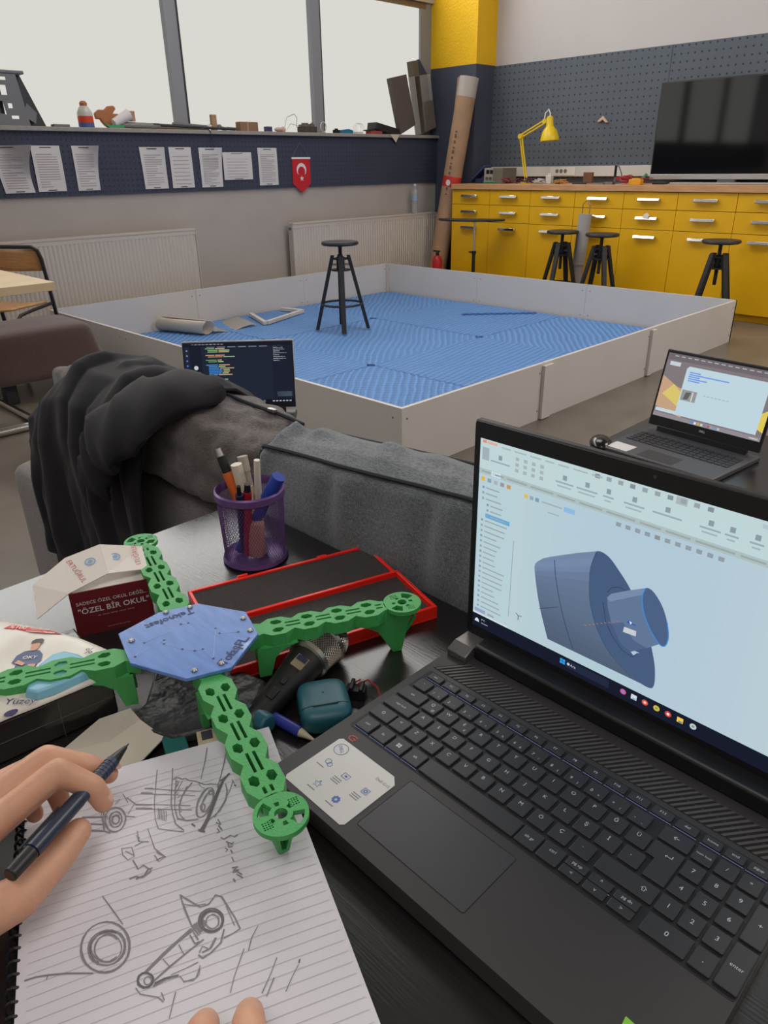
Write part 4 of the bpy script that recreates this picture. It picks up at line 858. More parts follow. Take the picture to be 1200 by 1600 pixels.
for col, n, wmax in rows:
    for k in range(n):
        u = 0.075 + (0.008 if k else 0); wv = wmax * rr.uniform(0.35, 0.6)
        c.rect(u, v, u + wv, v + 0.0028, col); c.rect(u + wv + 0.003, v, u + wv + 0.003 + wmax * rr.uniform(0.2, 0.6), v + 0.0028, (150, 190, 140) if k % 2 else (200, 160, 120)); v -= 0.0052
    v -= 0.0052
for k in range(7): c.disc(0.015, H_ - 0.03 - 0.016 * k, 0.003, (120, 130, 150) if k not in (2, 3) else (70, 120, 210))
c.disc(0.042, 0.135, 0.007, (190, 195, 205)); c.rect(0.034, 0.118, 0.055, 0.121, (150, 156, 168)); c.rect(0.046, 0.09, 0.056, 0.097, (50, 110, 220))
for k in range(9): c.rect(0.03 + 0.012 * k, H_ - 0.012, 0.039 + 0.012 * k, H_ - 0.0095, (150, 155, 165))
for k in range(6): c.rect(0.08 + 0.034 * k, H_ - 0.021, 0.106 + 0.034 * k, H_ - 0.0185, (120, 126, 138))
for k in range(9): c.rect(0.295, H_ - 0.02 - 0.006 * k, 0.295 + rr.uniform(0.02, 0.045), H_ - 0.0175 - 0.006 * k, (186, 190, 198))
c.rect(0.302, 0.036, 0.35, 0.052, (70, 78, 92))
for k, col in enumerate([(200, 200, 205), (230, 190, 60), (230, 200, 50), (70, 170, 90), (90, 150, 230), (180, 190, 200), (60, 170, 170), (220, 160, 120), (120, 120, 130), (60, 120, 220), (200, 205, 215), (90, 95, 110)]): c.rect(0.105 + 0.0135 * k, 0.0185, 0.113 + 0.0135 * k, 0.0255, col, 2)
for k in range(6): c.rect(0.285 + 0.011 * k, 0.02, 0.292 + 0.011 * k, 0.0235, (170, 175, 185), 2)
c.build('screen', t, True)
t.location = (3.797, -5.884, 0.468)
# low dark table with the other laptop
t = thing('coffee_table', 'low dark wooden table beyond the sofa carrying the laptop with the web page', 'table', (5.7, -5.1, 0))
m_desk = mat('black brown wood grain', (28, 25, 25), 0.26, spec=1.0, var=0.18, vscale=5, bump=0.035, bscale=14, stretch=(2, 40, 8))
MB().box(4.875, 6.6, -5.30, -4.70, 0.405, 0.443).build('table_top', m_desk, t, bevel=0.003)
for x in (4.93, 6.5):
    for y in (-5.24, -4.76): MB().box(x - 0.03, x + 0.03, y - 0.03, y + 0.03, 0, 0.405).build('leg', m_black_wood, t)
t, M = laptop('laptop', 'grey laptop showing a pale web page over a sunset picture on the low table', (4.940, -4.922, 0.443), math.atan2(-0.040, 0.348), 0.355, 0.245, 0.246, 0.22, mat('grey laptop shell', (74, 73, 78), 0.45), mat('grey lid', (70, 70, 74), 0.45), mat('slate keys', (44, 44, 50), 0.5))
c = Canvas(M); W_, H_ = 0.355, 0.234
c.rect(0.008, 0.030, W_ - 0.008, H_ - 0.010, (128, 120, 122), 0)
c.poly([(0.008, 0.06), (0.10, 0.04), (0.10, 0.12), (0.06, 0.13), (0.008, 0.155)], (196, 160, 130), 1); c.poly([(0.02, 0.10), (0.09, 0.065), (0.10, 0.10), (0.05, 0.135)], (214, 196, 110), 2)
c.poly([(0.31, 0.07), (W_ - 0.008, 0.055), (W_ - 0.008, 0.12), (0.32, 0.10)], (222, 200, 90), 2); c.rect(0.008, 0.030, W_ - 0.008, 0.042, (146, 140, 146), 2)
c.rect(0.008, H_ - 0.03, W_ - 0.008, H_ - 0.010, (112, 104, 110), 2); c.rect(0.02, H_ - 0.046, 0.055, H_ - 0.034, (196, 206, 214), 3)
c.poly([(0.078, 0.046), (0.33, 0.046), (0.33, 0.188), (0.325, 0.194), (0.085, 0.194), (0.078, 0.187)], (190, 212, 222), 3); c.rect(0.012, 0.046, 0.078, 0.056, (196, 214, 222), 3)
for k, (a, b) in enumerate(((0.09, 0.125), (0.09, 0.215), (0.09, 0.125), (0.09, 0.15), (0.09, 0.128))): c.rect(a, 0.176 - 0.0062 * k, b, 0.1795 - 0.0062 * k, (110, 150, 224), 4)
c.rect(0.082, 0.093, 0.13, 0.125, (150, 150, 148), 4); c.poly([(0.09, 0.096), (0.105, 0.098), (0.112, 0.12), (0.095, 0.118)], (96, 98, 98), 5); c.rect(0.115, 0.095, 0.119, 0.122, (214, 210, 204), 5)
for k in range(7): c.rect(0.15 + 0.012 * k, 0.118, 0.158 + 0.012 * k, 0.120, (150, 170, 180), 4)
for k in range(14): c.rect(0.03 + 0.021 * k, H_ - 0.018, 0.043 + 0.021 * k, H_ - 0.0155, (180, 182, 190), 3)
for k, col in enumerate([(80, 140, 220), (220, 220, 225), (200, 170, 60), (210, 205, 190), (120, 130, 150), (180, 90, 80), (150, 160, 190), (110, 160, 220), (190, 190, 195)]): c.rect(0.135 + 0.0105 * k, 0.032, 0.142 + 0.0105 * k, 0.039, col, 4)
c.rect(0.315, 0.034, 0.34, 0.037, (200, 200, 206), 4)
c.text('DELL', 0.178, 0.017, 0.0085, (150, 150, 156), 2)
c.build('screen', t, True)
MB().prism([(0.016, -0.235), (0.085, -0.235), (0.085, -0.18), (0.016, -0.18)], 0.0162, 0.0166).build('sticker', m_paper, t, local=True, angle=0)
t = thing('computer_mouse', 'black computer mouse on the low dark table beside the grey laptop', 'mouse', (4.905, -5.14, 0.443))
MB(T(4.897, -5.13, 0.4435, 0.6)).lathe([(0.032, 0), (0.034, 0.008), (0.032, 0.014), (0.026, 0.022), (0.015, 0.027), (0.003, 0.029)], 24, 0, Matrix.Diagonal((1, 1.6, 1, 1))).build('mouse_body', mat('glossy black shell', (26, 26, 28), 0.2), t, angle=80)
# ---------------------------------------------------------------- the black desk
ZD = 0.735
t = thing('desk', 'black-brown woodgrain desk in the foreground carrying the laptop and the green drone frame', 'desk', (5.7, -7.1, 0))
MB().box(4.987, 6.55, -7.75, -6.474, 0.70, ZD).build('desk_top', m_desk, t, bevel=0.002)
for x in (5.03, 6.5):
    for y in (-7.7, -6.53): MB().box(x - 0.03, x + 0.03, y - 0.03, y + 0.03, 0, 0.70).build('leg', m_black_wood, t)
# pen cup
PCX, PCY = 5.156, -6.567
m_purple = mat('purple enamel mesh', (108, 78, 138), 0.4, 0.3)
t = thing('pen_cup', 'purple wire mesh pencil cup on the far side of the desk', 'cup', (PCX, PCY, ZD))
M = T(PCX, PCY, ZD)
n, mrow = 72, 26; vs = []; fs = []
for j in range(mrow + 1):
    for i in range(n):
        a = 2 * PI * (i + 0.5 * (j % 2)) / n; r = 0.0405 + 0.0035 * j / mrow; vs.append((r * math.cos(a), r * math.sin(a), 0.005 + 0.09 * j / mrow))
for j in range(0, mrow - 1):
    for i in range(n):
        if j % 2 == 0: a, b_, c_, d_ = j * n + i, (j + 1) * n + i, (j + 2) * n + i, (j + 1) * n + (i - 1) % n
        else: a, b_, c_, d_ = j * n + i, (j + 1) * n + (i + 1) % n, (j + 2) * n + i, (j + 1) * n + i
        fs.append((a, b_, c_, d_))
wire(MB(M).add(vs, fs).build('mesh_wall', m_purple, t, angle=0), 0.0008)
MB(M).lathe([(0.0, 0.0), (0.042, 0.0), (0.0445, 0.003), (0.043, 0.008), (0.040, 0.006), (0.0, 0.004)], 40, cap=False).build('base', m_purple, t)
MB(M).lathe([(0.0435, 0.092), (0.0465, 0.0945), (0.0465, 0.103), (0.044, 0.105), (0.0425, 0.100), (0.0435, 0.092)], 48, cap=False).build('rim', m_purple, t)
def pencil(name, label, foot, top, parts):
    """parts: (fraction0, fraction1, radius0, radius1, material, part name)"""
    a, b = Vector((PCX + foot[0], PCY + foot[1], ZD + 0.009)), Vector((PCX + top[0], PCY + top[1], ZD + top[2]))
    t_ = thing(name, label, 'pen', a, group='pens and scissors in the cup')
    for f0, f1, r0, r1, mm, pn in parts: MB().cyl(a.lerp(b, f0), a.lerp(b, f1), r0, r1, 14).build(pn, mm, t_)
m_orange = mat('orange barrel', (214, 104, 38), 0.45); m_blue = mat('blue pen plastic', (40, 70, 170), 0.4); m_redp = mat('red pen plastic', (178, 36, 40), 0.45); m_navy = mat('navy pen plastic', (38, 44, 76), 0.45); m_cream = mat('cream plastic', (214, 204, 186), 0.5)
pencil('ballpoint_pen', 'fat orange and black ballpoint pen with a chrome push button in the purple cup', (0.008, 0.0), (-0.043, -0.014, 0.152), [(0, 0.1, 0.002, 0.006, m_steel, 'tip'), (0.1, 0.78, 0.0068, 0.0068, m_orange, 'barrel'), (0.78, 0.93, 0.0064, 0.006, m_black_plastic, 'clip_ring'), (0.93, 1.0, 0.0045, 0.004, m_chrome, 'push_button')])
pencil('pen', 'grey-tan tubular pen leaning just behind the orange pen in the cup', (0.012, 0.006), (-0.018, 0.006, 0.142), [(0, 0.85, 0.006, 0.006, mat('olive grey pen', (150, 142, 128), 0.5), 'barrel'), (0.85, 1, 0.007, 0.007, mat('taupe cap', (166, 158, 146), 0.5), 'cap')])
pencil('pen', 'slim navy pen leaning at the near rim of the cup', (-0.012, -0.01), (0.022, -0.030, 0.122), [(0, 0.88, 0.0052, 0.0052, m_navy, 'barrel'), (0.88, 1, 0.003, 0.0025, m_black_plastic, 'push_button')])
pencil('marker', 'red marker with a dark end standing in the cup', (0.0, -0.012), (0.024, -0.018, 0.122), [(0, 0.9, 0.0055, 0.0055, m_redp, 'barrel'), (0.9, 1, 0.0045, 0.004, m_black_plastic, 'end_plug')])
pencil('marker', 'thick blue marker leaning to the outer rim of the cup', (-0.02, -0.012), (0.046, 0.016, 0.128), [(0, 0.72, 0.0075, 0.0075, m_blue, 'barrel'), (0.72, 1, 0.0092, 0.0088, m_blue, 'cap')])
pencil('pen', 'black pen almost hidden behind the orange pen in the cup', (0.0, 0.014), (-0.045, 0.002, 0.118), [(0, 1, 0.0045, 0.0045, m_black_plastic, 'barrel')])
t = thing('scissors', 'cream plastic scissors standing handle-up in the purple cup', 'scissors', (PCX, PCY, ZD + 0.01), group='pens and scissors in the cup')
for a, b, w0, w1, pn in (((PCX + 0.005, PCY, ZD + 0.02), (PCX - 0.006, PCY - 0.012, ZD + 0.139), 0.006, 0.0075, 'handle'), ((PCX - 0.002, PCY + 0.01, ZD + 0.02), (PCX + 0.012, PCY + 0.008, ZD + 0.144), 0.0065, 0.004, 'handle')):
    MB().cyl(a, b, w0, w1, 10).build(pn, m_cream, t)
tag(MB().box(-0.004, 0.004, -0.001, 0.001, 0, 0.10, 0, T(PCX + 0.004, PCY - 0.002, ZD + 0.009, 0.4)).build('wooden_stick', mat('pale wood', (222, 204, 166), 0.6)), 'flat pale wooden stick between the scissor handles in the cup', 'stick', 'pens and scissors in the cup')
tag(MB().box(-0.010, 0.010, -0.006, 0.006, 0, 0.052, 0, T(PCX + 0.014, PCY - 0.008, ZD + 0.0095, 0.8) @ Matrix.Rotation(0.08, 4, 'Y')).build('eraser', mat('pink tan eraser', (188, 140, 118), 0.7), bevel=0.003), 'pinkish tan eraser block low inside the mesh cup', 'eraser', 'pens and scissors in the cup')

# red case lying open
m_redplastic = mat('bright red plastic', (252, 40, 28), 0.35); m_foam = mat('dark grey foam lining', (62, 58, 57), 0.95, var=0.12, vscale=260, bump=0.3, bscale=420)
t = thing('red_case', 'flat bright red plastic case lying open, lined with dark grey foam', 'case', (5.30, -6.58, ZD))
u = Vector((0.299, 0.954, 0)).normalized(); v = Vector((0.954, -0.299, 0)); CM = basis((5.1835, -6.6905, ZD), u, v, (0, 0, 1))
def tray(name, y0, y1, L0, L1, h, fz):
    wl = 0.0045; pr = MB(CM)
    pr.box(L0, L1, y0, y1, 0.0, 0.003); pr.box(L0, L1, y0, y0 + wl, 0.003, h).box(L0, L1, y1 - wl, y1, 0.003, h).box(L0, L0 + wl, y0 + wl, y1 - wl, 0.003, h).box(L1 - wl, L1, y0 + wl, y1 - wl, 0.003, h)
    o = pr.build(name, m_redplastic, t, bevel=0.0008)
    MB(CM).box(L0 + wl, L1 - wl, y0 + wl, y1 - wl, 0.003, fz).build('foam_lining', m_foam, o, angle=0)
    return o
tray('lid', 0.0, 0.087, 0.0, 0.249, 0.012, 0.0095); tray('base', 0.0885, 0.187, 0.0, 0.249, 0.017, 0.010)
MB(CM).box(0.065, 0.078, -0.003, 0.0, 0.004, 0.0135).box(0.175, 0.188, -0.002, 0.0, 0.004, 0.0125).build('latch', m_redplastic, t)
MB(CM).box(0.03, 0.06, 0.0868, 0.0888, 0.003, 0.011).box(0.18, 0.21, 0.0868, 0.0888, 0.003, 0.011).build('hinge', m_redplastic, t)

# folded paper box
t = thing('paper_box', 'maroon printed carton with its pale roof-shaped flaps folded open, standing on the desk', 'box', (5.12, -6.80, ZD))
m_maroon = mat('maroon print', (112, 26, 36), 0.5); m_flap = mat('cream carton', (222, 214, 206), 0.6); m_teal = mat('teal print', (60, 104, 112), 0.5)
A, B = Vector((5.1630, -6.8230, 0)), Vector((5.1955, -6.7435, 0)); dx = (B - A).normalized(); dn = Vector((-dx.y, dx.x, 0))   # dn points away from the viewer
LB = 0.087; hB = 0.057; dB = 0.070
FM = basis(A + Vector((0, 0, ZD)), dx, (0, 0, 1), dx.cross(Vector((0, 0, 1))))
MB(FM).box(0, LB, 0, hB, -0.0012, 0).build('front_panel', m_maroon, t, angle=0)
MB(FM).box(0, 0.0012, 0, hB, -dB, -0.0012).build('side_panel', m_teal, t, angle=0)
MB(FM).box(LB - 0.0012, LB, 0, hB, -dB, -0.0012).build('side_panel', m_flap, t, angle=0)
MB(FM).box(0, LB, 0, hB, -dB - 0.0012, -dB).box(0.0012, LB - 0.0012, 0.0, 0.0012, -dB, -0.0012).build('back_panel', m_flap, t, angle=0)
def panel(name, pts): 
    return MB(FM).poly(pts).build(name, m_flap, t, angle=0, solid=0.0012)
r0, r1, r2 = (0.0008, 0.0575, -0.0012), (0.0445, 0.0650, -0.016), (0.0885, 0.0590, -0.020)
q0, q1, q2 = (0.001, 0.0755, -0.055), (0.041, 0.0800, -0.065), (0.088, 0.0660, -0.067)
panel('roof_flap', [r0, r1, q1, q0]); panel('roof_flap', [r1, r2, q2, q1])
panel('side_flap', [r0, q0, (-0.035, 0.067, -0.020), (-0.034, 0.046, 0.020)])
panel('inner_flap', [(0.003, hB - 0.006, -0.003), (LB - 0.003, hB - 0.006, -0.003), (LB - 0.004, hB - 0.003, -0.05), (0.004, hB - 0.003, -0.05)])
tm = MB(FM @ Matrix.Translation((0, 0, 0.0004)))
tm.text('SADECE ÖZEL OKUL DEĞİL..', 0.0060, 0, Matrix.Translation((0.044, 0.042, 0))); tm.text('"ÖZEL BİR OKUL"', 0.0098, 0, Matrix.Translation((0.045, 0.0315, 0)), bold=0.012); [tm.box(0.026 + 0.0046 * k, 0.026 + 0.0046 * k + 0.0030 + 0.001 * (k % 2), 0.0222, 0.0238, 0, 0.0001, 1) for k in range(9)]; [tm.box(0.034 + 0.0042 * k, 0.034 + 0.0042 * k + 0.0034, 0.0052, 0.0066, 0, 0.0001, 1) for k in range(6)]
tm.build('printed_slogan', [m_whitep, mat('faint rose print', (170, 104, 108), 0.6)], t, angle=0)
tm = MB(FM)
def on_roof(a, b, c_):
    a, b, c_ = map(Vector, (a, b, c_)); x = (b - a).normalized(); n_ = x.cross(c_ - a).normalized(); y = n_.cross(x)
    if (FM.to_3x3() @ n_).z < 0: n_ = -n_; 
    return x, y, n_
for (a, b, c_, d_), ofs, rot, ang in (((r0, r1, q1, q0), 0, 1, -PI / 2), ((r1, r2, q2, q1), 0, 0, PI / 2)):
    x, y, nn = on_roof(a, b, d_); ctr = sum((Vector(k) for k in (a, b, c_, d_)), Vector()) / 4 + nn * 0.0009
    Bm = basis(ctr, x, y, nn) 
    if x.cross(y).dot(nn) < 0: Bm = basis(ctr, x, y, -nn) 
    tm.text('ERTUĞRUL', 0.0085, 0, Bm @ Matrix.Translation((-0.011 if rot else 0.014, 0, 0)) @ Matrix.Rotation(ang, 4, 'Z'))
    tm.lathe([(0.0048, 0), (0.0062, 0)], 14, 1, Bm @ Matrix.Translation((0.008 if rot else -0.010, 0.004, 0)), cap=False); tm.lathe([(0.0001, 0), (0.003, 0)], 8, 1, Bm @ Matrix.Translation((0.008 if rot else -0.010, 0.004, 0)), cap=False)
tm.build('printed_name', [mat('rose print', (186, 104, 104), 0.6), mat('sky blue print', (130, 170, 204), 0.6)], t, angle=0)

# wet wipes pack on a black box
t = thing('black_box', 'black glossy box with a scratched clear-wrapped front under the wipes packet', 'box', (5.2, -6.95, ZD))
m_gloss = mat('glossy black wrap', (44, 42, 42), 0.22, spec=0.6, var=0.25, vscale=14, bump=0.08, bscale=22)
P0, P1 = Vector((5.306, -6.962, 0)), Vector((5.318, -6.846, 0)); bx = (P1 - P0).normalized(); bn = Vector((-bx.y, bx.x, 0))
BM = basis(P0 + Vector((0, 0, ZD)), bx, bn, (0, 0, 1))
MB(BM).box(-0.10, 0.112, 0.0, 0.11, 0.0005, 0.043).build('box_body', m_gloss, t, bevel=0.002)
MB(BM).box(-0.10, 0.112, -0.0006, 0.0, 0.0215, 0.0222).box(0.06, 0.0606, -0.0006, 0, 0.0, 0.043).build('wrap_seam', mat('wrap crease', (84, 82, 80), 0.3), t, angle=0)
t = thing('wipes_packet', 'pale packet printed with a man in blue, with a light blue flip lid', 'packet', (5.25, -6.9, ZD + 0.043))
HB = 0.0435
def ytop(x): return 0.170 if x < 0.055 else max(0.012, 0.170 - (x - 0.055) * 1.735)
def pk_xy(x, y):
    u = (x + 0.135) / 0.272; yt = ytop(x); v = (y + 0.003) / (yt + 0.003)
    e = (max(0, 1 - (2 * u - 1) ** 6) * max(0, 1 - (2 * v - 1) ** 6)) ** 0.6
    h = 0.0065 * e + 0.0016 * noise.noise(Vector((x * 26, y * 24, 3)))
    return Vector((x, y, HB + 0.0025 + max(0, h)  - max(0, x - 0.108) * 0.35))
def pk(u, v):
    x = -0.135 + 0.272 * u
    return pk_xy(x, -0.003 + (ytop(x) + 0.003) * v)
m_pack = mat('pale printed film', (216, 211, 200), 0.32, var=0.05, vscale=18)
MB(BM).grid(pk, 60, 40).build('packet_film', m_pack, t, angle=70, solid=0.001)
def onp(x, y, dz=0.0012): p = pk_xy(x, y); return (p.x, p.y, p.z + dz)
def patch(mb, pts, mi, dz=0.0012):
    """fan of small quads that follows the packet surface"""
    cx = sum(p[0] for p in pts) / len(pts); cy = sum(p[1] for p in pts) / len(pts); c3 = onp(cx, cy, dz)
    for i in range(len(pts)):
        a, b = pts[i], pts[(i + 1) % len(pts)]
        for k in range(4):
            f0, f1 = k / 4, (k + 1) / 4
            q = [onp(cx + (p[0] - cx) * f, cy + (p[1] - cy) * f, dz) for p, f in ((a, f0), (a, f1), (b, f1), (b, f0))]
            mb.poly(q if k else [c3, q[1], q[2]], mi)
def ellp(cx, cy, rx, ry, rot=0, n=16):
    c_, s_ = math.cos(rot), math.sin(rot)
    return [(cx + rx * math.cos(2 * PI * k / n) * c_ - ry * math.sin(2 * PI * k / n) * s_, cy + rx * math.cos(2 * PI * k / n) * s_ + ry * math.sin(2 * PI * k / n) * c_) for k in range(n)]
def ptext(mb, s_, x, y, size, mi, d=(0.74, -0.67)):
    p = onp(x, y, 0.0022); dx_ = Vector((*d, 0)).normalized(); dy_ = Vector((-dx_.y, dx_.x, 0))
    mb.text(s_, size, mi, basis(p, dx_, dy_, (0, 0, 1)))
m_pblue = mat('printed shirt blue', (36, 62, 112), 0.4); m_pskin = mat('printed skin tone', (206, 150, 118), 0.45); m_phair = mat('printed dark hair', (40, 30, 28), 0.45); m_pred = mat('printed red ribbon', (206, 44, 44), 0.4); m_pwhite = mat('printed white', (236, 232, 226), 0.4); m_pink = mat('printed violet ink', (72, 66, 110), 0.5); m_ptrou = mat('printed dark trousers', (40, 46, 66), 0.5)
pr = MB(BM)
def W2(U, V, o=(0.0485, 0.0537), sc=1.0):
    U *= 0.92      # picture frame of the printed man: U to his left hand side, V up his body
    return (o[0] + U * 0.70 + V * 0.50, o[1] - U * 0.50 + V * 0.86)
patch(pr, [W2(*q) for q in ((-0.012, -0.004), (0.012, -0.004), (0.013, 0.008), (0.016, 0.012), (0.015, 0.022), (0.009, 0.029), (0.003, 0.0305), (-0.003, 0.0305), (-0.010, 0.029), (-0.017, 0.022), (-0.019, 0.010), (-0.013, 0.008))], 0)
patch(pr, [W2(*q) for q in ((-0.011, -0.012), (0.012, -0.012), (0.012, -0.003), (-0.011, -0.003))], 6, 0.0014)
patch(pr, [W2(*q) for q in ((-0.003, 0.029), (0.004, 0.029), (0.0065, 0.036), (0.006, 0.043), (0.001, 0.046), (-0.004, 0.043), (-0.004, 0.036))], 1, 0.0016)
patch(pr, [W2(*q) for q in ((-0.0055, 0.040), (-0.003, 0.0415), (0.004, 0.0425), (0.0075, 0.040), (0.0095, 0.046), (0.006, 0.049), (-0.002, 0.0485), (-0.0055, 0.045))], 2, 0.0019)
patch(pr, [W2(*q) for q in ((-0.015, 0.009), (-0.004, 0.004), (-0.001, 0.008), (-0.012, 0.014))], 1, 0.0018); patch(pr, [W2(*q) for q in ((0.002, 0.002), (0.012, 0.001), (0.012, 0.006), (0.003, 0.006))], 1, 0.0018)
ptext(pr, 'OKY', *W2(0.001, 0.017), 0.0068, 3, (0.70, -0.50))
pr.build('printed_man', [m_pblue, m_pskin, m_phair, m_pwhite, m_pred, m_pink, m_ptrou], t, angle=0)
pr = MB(BM)
patch(pr, [(0.051, 0.1394), (0.0598, 0.1418), (0.0919, 0.1092), (0.095, 0.0898), (0.0702, 0.114)], 4, 0.0013)
ptext(pr, '%100', 0.0632, 0.1284, 0.0088, 3, (0.70, -0.71)); ptext(pr, 'Yerli Üretim', 0.0800, 0.1135, 0.0042, 3, (0.70, -0.71)); ptext(pr, 'Türkiyenin Markası', 0.0785, 0.1070, 0.0042, 3, (0.70, -0.71))
pr.build('printed_ribbon', [m_pblue, m_pskin, m_phair, m_pwhite, m_pred, m_pink, m_ptrou], t, angle=0)
pr = MB(BM)
ptext(pr, '%', 0.106, 0.0405, 0.013, 5, (0.80, -0.60)); pr.build('printed_percent', [m_pblue, m_pskin, m_phair, m_pwhite, m_pred, m_pink, m_ptrou], t, angle=0)
pr = MB(BM)
ptext(pr, 'Yüzey', 0.0325, 0.0065, 0.0115, 5, (0.80, -0.60)); patch(pr, ellp(0.022, -0.0005, 0.006, 0.0025), 5)
pr.build('printed_lettering', [m_pblue, m_pskin, m_phair, m_pwhite, m_pred, m_pink, m_ptrou], t, angle=0)
ld = MB(BM); LP = [(0.0365, 0.0105), (0.045, 0.0015), (0.060, 0.0), (0.092, 0.001), (0.101, 0.006), (0.103, 0.018), (0.098, 0.038), (0.088, 0.054), (0.076, 0.056), (0.060, 0.047), (0.045, 0.030)]
n_ = len(LP); ld.add([(p[0], p[1], HB + 0.006) for p in LP] + [(0.07 + (p[0] - 0.07) * 0.9, 0.025 + (p[1] - 0.025) * 0.9, HB + 0.0145) for p in LP], [tuple(range(n_, 2 * n_))] + [(i, (i + 1) % n_, n_ + (i + 1) % n_, n_ + i) for i in range(n_)])
ld.build('flip_lid', mat('light blue flip lid', (126, 186, 208), 0.35), t, bevel=0.002)
# ---------------------------------------------------------------- the green drone frame
DC = Vector((5.347, -6.776, 0)); ZA = 0.7955          # centre, top of arms
m_green = mat('green printed plastic', (66, 160, 84), 0.5, var=0.05, vscale=60, bump=0.12, bscale=500)
m_bluep = mat('translucent blue acrylic', (96, 136, 206), 0.25, coat=0.6, var=0.14, vscale=30, stretch=(1, 5, 1))
m_bluet = mat('dark blue lettering', (24, 38, 92), 0.5)
ZN = ZD + 0.0178     # notebook surface
drone = thing('drone_frame', 'green four-armed drone frame with a blue octagonal top plate standing over the desk clutter', 'drone frame', (DC.x, DC.y, ZD))
def arm(az, L, foot_z, hook=False):
    AM = Matrix.Translation((DC.x, DC.y, 0)) @ Matrix.Rotation(az, 4, 'Z')
    s0 = 0.052; Rd = 0.0205; st = [s0 + 0.032 + (L - Rd - s0 - 0.050) * k / 3 for k in range(4)]; half = (st[1] - st[0]) / 2
    up, holes = [], []
    up.append((s0, 0.0155))
    for k, c_ in enumerate(st): up += [(c_ - half * 0.98, 0.0092), (c_ - half * 0.45, 0.0155), (c_ + half * 0.40, 0.0155)]
    up.append((st[-1] + half * 0.98, 0.0092)); up.append((L - Rd + 0.001, 0.0092))
    outer = up + [(x, -y) for x, y in up[::-1]]
    for c_ in st:
        for sg in (-1, 1): holes.append([(c_ - 0.0062, sg * 0.0062), (c_ - 0.002, sg * 0.0030), (c_ + 0.0046, sg * 0.0040), (c_ + 0.0062, sg * 0.0070), (c_ + 0.0020, sg * 0.0112), (c_ - 0.0048, sg * 0.0104)])
    for k in range(4):
        a, b_ = (st[k] + 0.0085, (st[k + 1] if k < 3 else L - Rd + 0.006) - 0.0085)
        for sg in (-1, 1): holes.append([(a, sg * 0.0016), (b_, sg * 0.0016), (b_, sg * 0.0042), (a, sg * 0.0042)])
    at = MB(AM).plate(outer, holes, ZA - 0.014, 0.014)
    at.prism([(x, y * 0.9) for x, y in outer], ZA - 0.0152, ZA - 0.0138)
    o = at.build('arm', m_green, drone, angle=0, bevel=0.0006, seg=1)
    # root leg: a web under the arm that curves down to the desk
    web = [(s0 + 0.008, ZA - 0.014), (s0 + 0.008, ZD + 0.0125), (s0 + 0.020, ZD + 0.0125), (s0 + 0.026, ZA - 0.027), (s0 + 0.036, ZA - 0.0185), (s0 + 0.050, ZA - 0.014)]
    lg = MB(AM)
    for sg in (-1, 1): lg.prism(web, sg * 0.0128 - 0.0030, sg * 0.0128 + 0.0030, 0, basis((0, 0, 0), (1, 0, 0), (0, 0, 1), (0, -1, 0)))
    lg.box(s0 + 0.008, s0 + 0.011, -0.0128, 0.0128, ZD + 0.030, ZA - 0.014)
    lg.build('root_leg', m_green, drone, angle=20)
    # motor disc
    q_ = Rd / 0.027
    hs = [[(L + 0.0066 * q_ * math.cos(2 * PI * k / 14), 0.0066 * q_ * math.sin(2 * PI * k / 14)) for k in range(14)]]
    def slot(r0, r1, a0, a1, n=8): return [(L + q_ * r0 * math.cos(a0 + (a1 - a0) * k / n), q_ * r0 * math.sin(a0 + (a1 - a0) * k / n)) for k in range(n + 1)] + [(L + q_ * r1 * math.cos(a1 - (a1 - a0) * k / n), q_ * r1 * math.sin(a1 - (a1 - a0) * k / n)) for k in range(n + 1)]
    for a0 in (0.5, 0.5 + PI): hs.append(slot(0.0115, 0.0228, a0, a0 + 0.80))
    for a0 in (1.75, 1.75 + PI): hs.append(slot(0.0095, 0.0140, a0, a0 + 0.45))
    for a0 in (0.0, PI): hs.append(slot(0.0100, 0.0150, a0 - 0.2, a0 + 0.15))
    for a0 in (PI / 2 + 0.45, -PI / 2 + 0.45):
        for i in range(4):
            for j in range(4):
                x, y = L + q_ * (0.0180 * math.cos(a0) + (i - 1.5) * 0.0026), q_ * (0.0180 * math.sin(a0) + (j - 1.5) * 0.0026); hs.append([(x - 0.0006, y - 0.0006), (x + 0.0006, y - 0.0006), (x + 0.0006, y + 0.0006), (x - 0.0006, y + 0.0006)])
    d_ = MB(AM).plate([(L + Rd * math.cos(2 * PI * k / 40), Rd * math.sin(2 * PI * k / 40)) for k in range(40)], hs, ZA - 0.0045, 0.0045)
    d_.build('motor_mount', m_green, drone, angle=0)
    zf = ZD + 0.0005 if foot_z is None else foot_z
    tl = MB(AM)
    fin = [(L - 0.062, ZA - 0.014), (L - 0.045, ZA - 0.017), (L - 0.030, ZA - 0.027), (L - 0.012, zf), (L - 0.002, zf), (L + 0.008, ZA - 0.0045), (L - 0.02, ZA - 0.0045)]
    for sg in (-1, 1):
        vs_ = [(x, sg * (0.0088 if z > zf + 0.004 else 0.0042), z) for x, z in fin] + [(x, sg * (0.0062 if z > zf + 0.004 else 0.0012), z) for x, z in fin]; m_ = len(fin)
        fs_ = [tuple(range(m_)), tuple(range(m_, 2 * m_))[::-1]] + [(i, m_ + i, m_ + (i + 1) % m_, (i + 1) % m_) for i in range(m_)]
        tl.add(vs_, fs_ if sg < 0 else [f[::-1] for f in fs_])
    tl.box(L - 0.012, L - 0.002, -0.004, 0.004, zf, zf + 0.003)
    tl.build('tip_leg', m_green, drone, angle=20)
